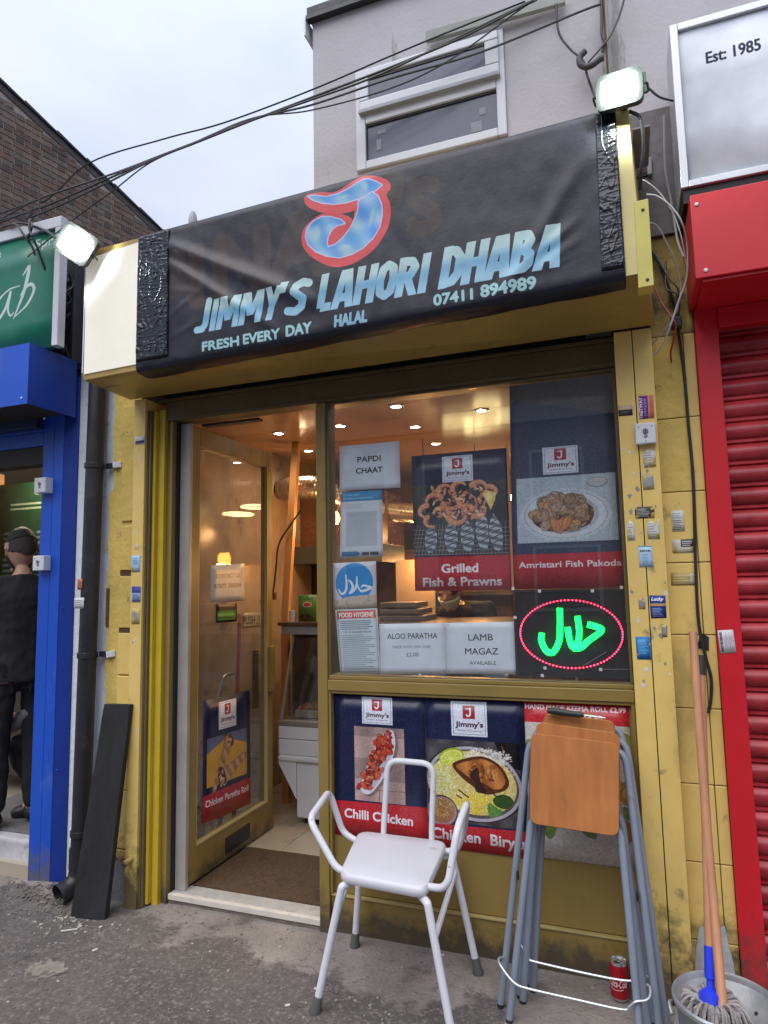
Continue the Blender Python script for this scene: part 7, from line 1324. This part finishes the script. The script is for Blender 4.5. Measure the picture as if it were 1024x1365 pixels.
for k in range(64):
    a = k*2.399; r_ = .03; p = e0+Vector((math.cos(a)*r_, math.sin(a)*r_, -.004)); ln = random.uniform(.08, .15); q1 = p+Vector((math.cos(a)*.045, math.sin(a)*.035, random.uniform(-.01, .02))); q2 = e0+Vector((math.cos(a)*ln*.75, math.sin(a)*ln*.62, -.055+random.uniform(-.02, .02))); q3 = e0+Vector((math.cos(a+.5)*ln*.8, math.sin(a+.5)*ln*.7, -.11)); q4 = e0+Vector((math.cos(a+.8)*ln*.55, math.sin(a+.8)*ln*.5, -.13))
    strands.tube(spl([p, q1, q2, q3, q4], 4), .0048, 5)
strands.build('yarn_strands', M_str, mo, smooth=True, kind='stuff')
bk = thing('bucket', (.200, -.455, 0), 'round galvanised mop bucket with a rolled rim and drain holes', 'bucket')
M_gal = mat('galvanised_steel', (.40, .41, .41), .42, metal=.55, var=.25, vs_=9, bump=.1, dirt=((.15, .15, .15), 7, .6, .15))
bc = (.200, -.455, .0)
MB().lathe([(.115, .002), (.140, .255), (.1440, .262), (.1480, .258), (.1485, .250), (.1445, .248)], bc, 48, caps=False).lathe([(0, .002), (.115, .002)], bc, 48, caps=False).build('body', M_gal, bk, smooth=True); bpy.data.objects[bk.children[0].name].modifiers.new('s', 'SOLIDIFY').thickness = .0015
MB().lathe([(.138, .245), (.120, .222), (.085, .185), (.050, .17), (0, .168)], bc, 40, caps=False).build('wringer_cone', M_gal, bk, smooth=True)
for k in range(10): a = k*.628; MB().lathe([(0, 0), (.006, 0), (.006, .001), (0, .001)], (bc[0]+.102*math.cos(a), bc[1]+.102*math.sin(a), .2035), 10, (math.cos(a)*-.8, math.sin(a)*-.8, 1)).build('drain_hole', M_dark, bk)
MB().tube(spl([(bc[0]-.148, bc[1]-.01, .235), (bc[0]-.158, bc[1]-.03, .24), (bc[0]-.153, bc[1]-.06, .225)], 6), .005, 8).build('handle_ear', M_gal, bk, smooth=True)
MB().add([(x, -.0025, z) for x, z in closed_spl([(.148, -.01), (.262, -.01), (.272, .08), (.268, .15), (.258, .20), (.250, .26), (.236, .255), (.215, .25), (.190, .245), (.170, .25), (.158, .20), (.146, .12)], 4)], [tuple(range(48))]).build('splash_stain', mat('white_splash', (.42, .42, .43), .8, var=.25, vs_=30), bwr)
# ------------------------------------------------------------------ litter on the pavement
random.seed(21); lt = MB()
def chip(x, y, s, h=.003, rot=None, asp=1.):
    a = random.uniform(0, 6.3) if rot is None else rot; n = random.choice((4, 5, 6)); pts = [(x+s*asp*math.cos(2*math.pi*k/n)*random.uniform(.7, 1.1)*math.cos(a)-s*math.sin(2*math.pi*k/n)*math.sin(a), y+s*asp*math.cos(2*math.pi*k/n)*math.sin(a)+s*math.sin(2*math.pi*k/n)*math.cos(a)) for k in range(n)]; z = gz(x, y)+.001
    lt.prism(pts, lambda u, v: (u, v, z), (random.uniform(-.001, .001), 0, h))
for _ in range(90): chip(random.uniform(-3.0, .2), random.uniform(-1.35, -.03), random.choice((.0025, .003, .004, .006)), .002)
for _ in range(45): chip(random.gauss(-2.45, .13), random.gauss(-.24, .05), random.uniform(.003, .009), .004)
for _ in range(14): chip(random.gauss(-.98, .10), random.gauss(-.42, .07), random.uniform(.002, .006), .003)
lt.build('litter', mat('pale_litter', (.42, .39, .34), .8, var=.3, vs_=30), kind='stuff')
gr = MB(); lt = gr
for _ in range(900): chip(random.uniform(-3.6, .4), random.uniform(-1.4, -.02), random.choice((.002, .003, .004, .005)), .003)
for _ in range(260): chip(random.gauss(-2.80, .14), random.gauss(-.08, .07), random.uniform(.003, .008), .005)
gr.build('gravel', mat('brown_grit', (.21, .18, .155), .9, var=.6, vs_=40), kind='stuff')
for (x, y, a, l_, w_, lab) in ((-1.17, -.38, .2, .026, .009, 'white pellet of rubbish left of the chair foot'), (-.80, -.02, .05, .040, .007, 'white slip of paper against the kick board behind the chair'), (-1.23, -.50, .6, .018, .010, 'pair of white crumbs near the front chair foot'), (-2.44, -.30, .6, .07, .008, 'pale wood splinter below the black board'), (-2.18, -.42, 1.1, .022, .010, 'yellowed leaf scrap on the dark tarmac')):
    q = MB(); c_, s_ = math.cos(a), math.sin(a); q.prism([(x+u*c_-v*s_, y+u*s_+v*c_) for u, v in ((-l_/2, -w_/2), (l_/2, -w_/2*.8), (l_/2*.9, w_/2), (-l_/2, w_/2))], lambda u, v: (u, v, gz(x, y)+.002), (0, 0, .005)); q.build('scrap', mat('scrap_white', (.62, .60, .54), .7, var=.15), bevel=.001, label=lab, cat='litter scrap')
gp = [(-2.27+(.10+.030*mnoise.noise(Vector((math.cos(k*.14)*2, math.sin(k*.14)*2, 8)))+.02*mnoise.noise(Vector((math.cos(k*.14)*7, math.sin(k*.14)*7, 3))))*math.cos(k*.14), -.575+(.052+.03*mnoise.noise(Vector((math.cos(k*.14)*3, math.sin(k*.14)*3, 1)))+.016*mnoise.noise(Vector((math.cos(k*.14)*8, math.sin(k*.14)*8, 6))))*math.sin(k*.14)) for k in range(45)]
MB().prism(gp, lambda u, v: (u, v, gz(u, v)+.0012), (0, 0, .0012)).build('chewing_gum_patch', mat('pale_gum', (.24, .22, .185), .9, var=.4, vs_=22, bump=.8, dirt=((.11, .095, .085), 16, .54, .06)), label='pale flattened patch on the tarmac left of the door', cat='stain')
# ------------------------------------------------------------------ the far side of the street (seen mirrored in the glass)
M_fb = mat('far_brick', (.20, .12, .085), .9, var=.25, vs_=2); M_fr = mat('far_roof', (.07, .07, .075), .8, var=.2); M_fg = mat('far_glass', (.05, .06, .07), .1, spec=.8)
for k, (x0, cc, lab) in enumerate(((-13.5, M_fb, 'red brick terraced house opposite, furthest left'), (-8.2, mat('far_render', (.42, .40, .36), .9, var=.1), 'cream rendered terraced house opposite'), (-2.9, M_fb, 'red brick terraced house straight opposite the shop'), (2.4, mat('far_grey', (.30, .31, .32), .9, var=.1), 'grey rendered terraced house opposite'), (7.7, M_fb, 'red brick terraced house opposite, furthest right'))):
    th = thing('terraced_house', (x0+2.65, -17, 0), lab, 'house'); wl = MB().box(x0, x0+5.29, -20.5, -14.5, 0, 5.6).build('wall', cc, th)
    MB().prism([(-14.2, 5.6), (-20.8, 5.6), (-17.5, 7.9)], lambda u, v: (x0, u, v), (5.29, 0, 0)).build('roof', M_fr, th)
    MB().box(x0+4.5, x0+5.1, -18, -17, 7, 8.8).build('chimney', M_fb, th)
    for wx, wz, ww, wh in ((.7, 3.4, 1.2, 1.4), (3.1, 3.4, 1.2, 1.4), (.7, .8, 1.5, 1.5)):
        f_ = MB().box(x0+wx-.08, x0+wx+ww+.08, -14.5, -14.42, wz-.08, wz+wh+.08).build('window', FR, th); MB().box(x0+wx, x0+wx+ww, -14.42, -14.41, wz, wz+wh).build('pane', M_fg, f_)
    MB().box(x0+3.4, x0+4.3, -14.5, -14.43, .1, 2.2).build('door', mat('far_door_%d' % k, [(.05, .1, .2), (.2, .03, .03), (.03, .12, .06), (.1, .1, .1), (.3, .28, .24)][k], .4), th)
MB().box(-60, 60, -11.6, -3.6, .008, .012).build('road', mat('road_asphalt', (.055, .055, .058), .85, var=.2, vs_=2, bump=.5), kind='structure')
MB().box(-60, 60, -3.6, -3.45, -.05, .02).build('kerb', mat('kerb_stone', (.25, .24, .23), .8, var=.2), kind='structure')
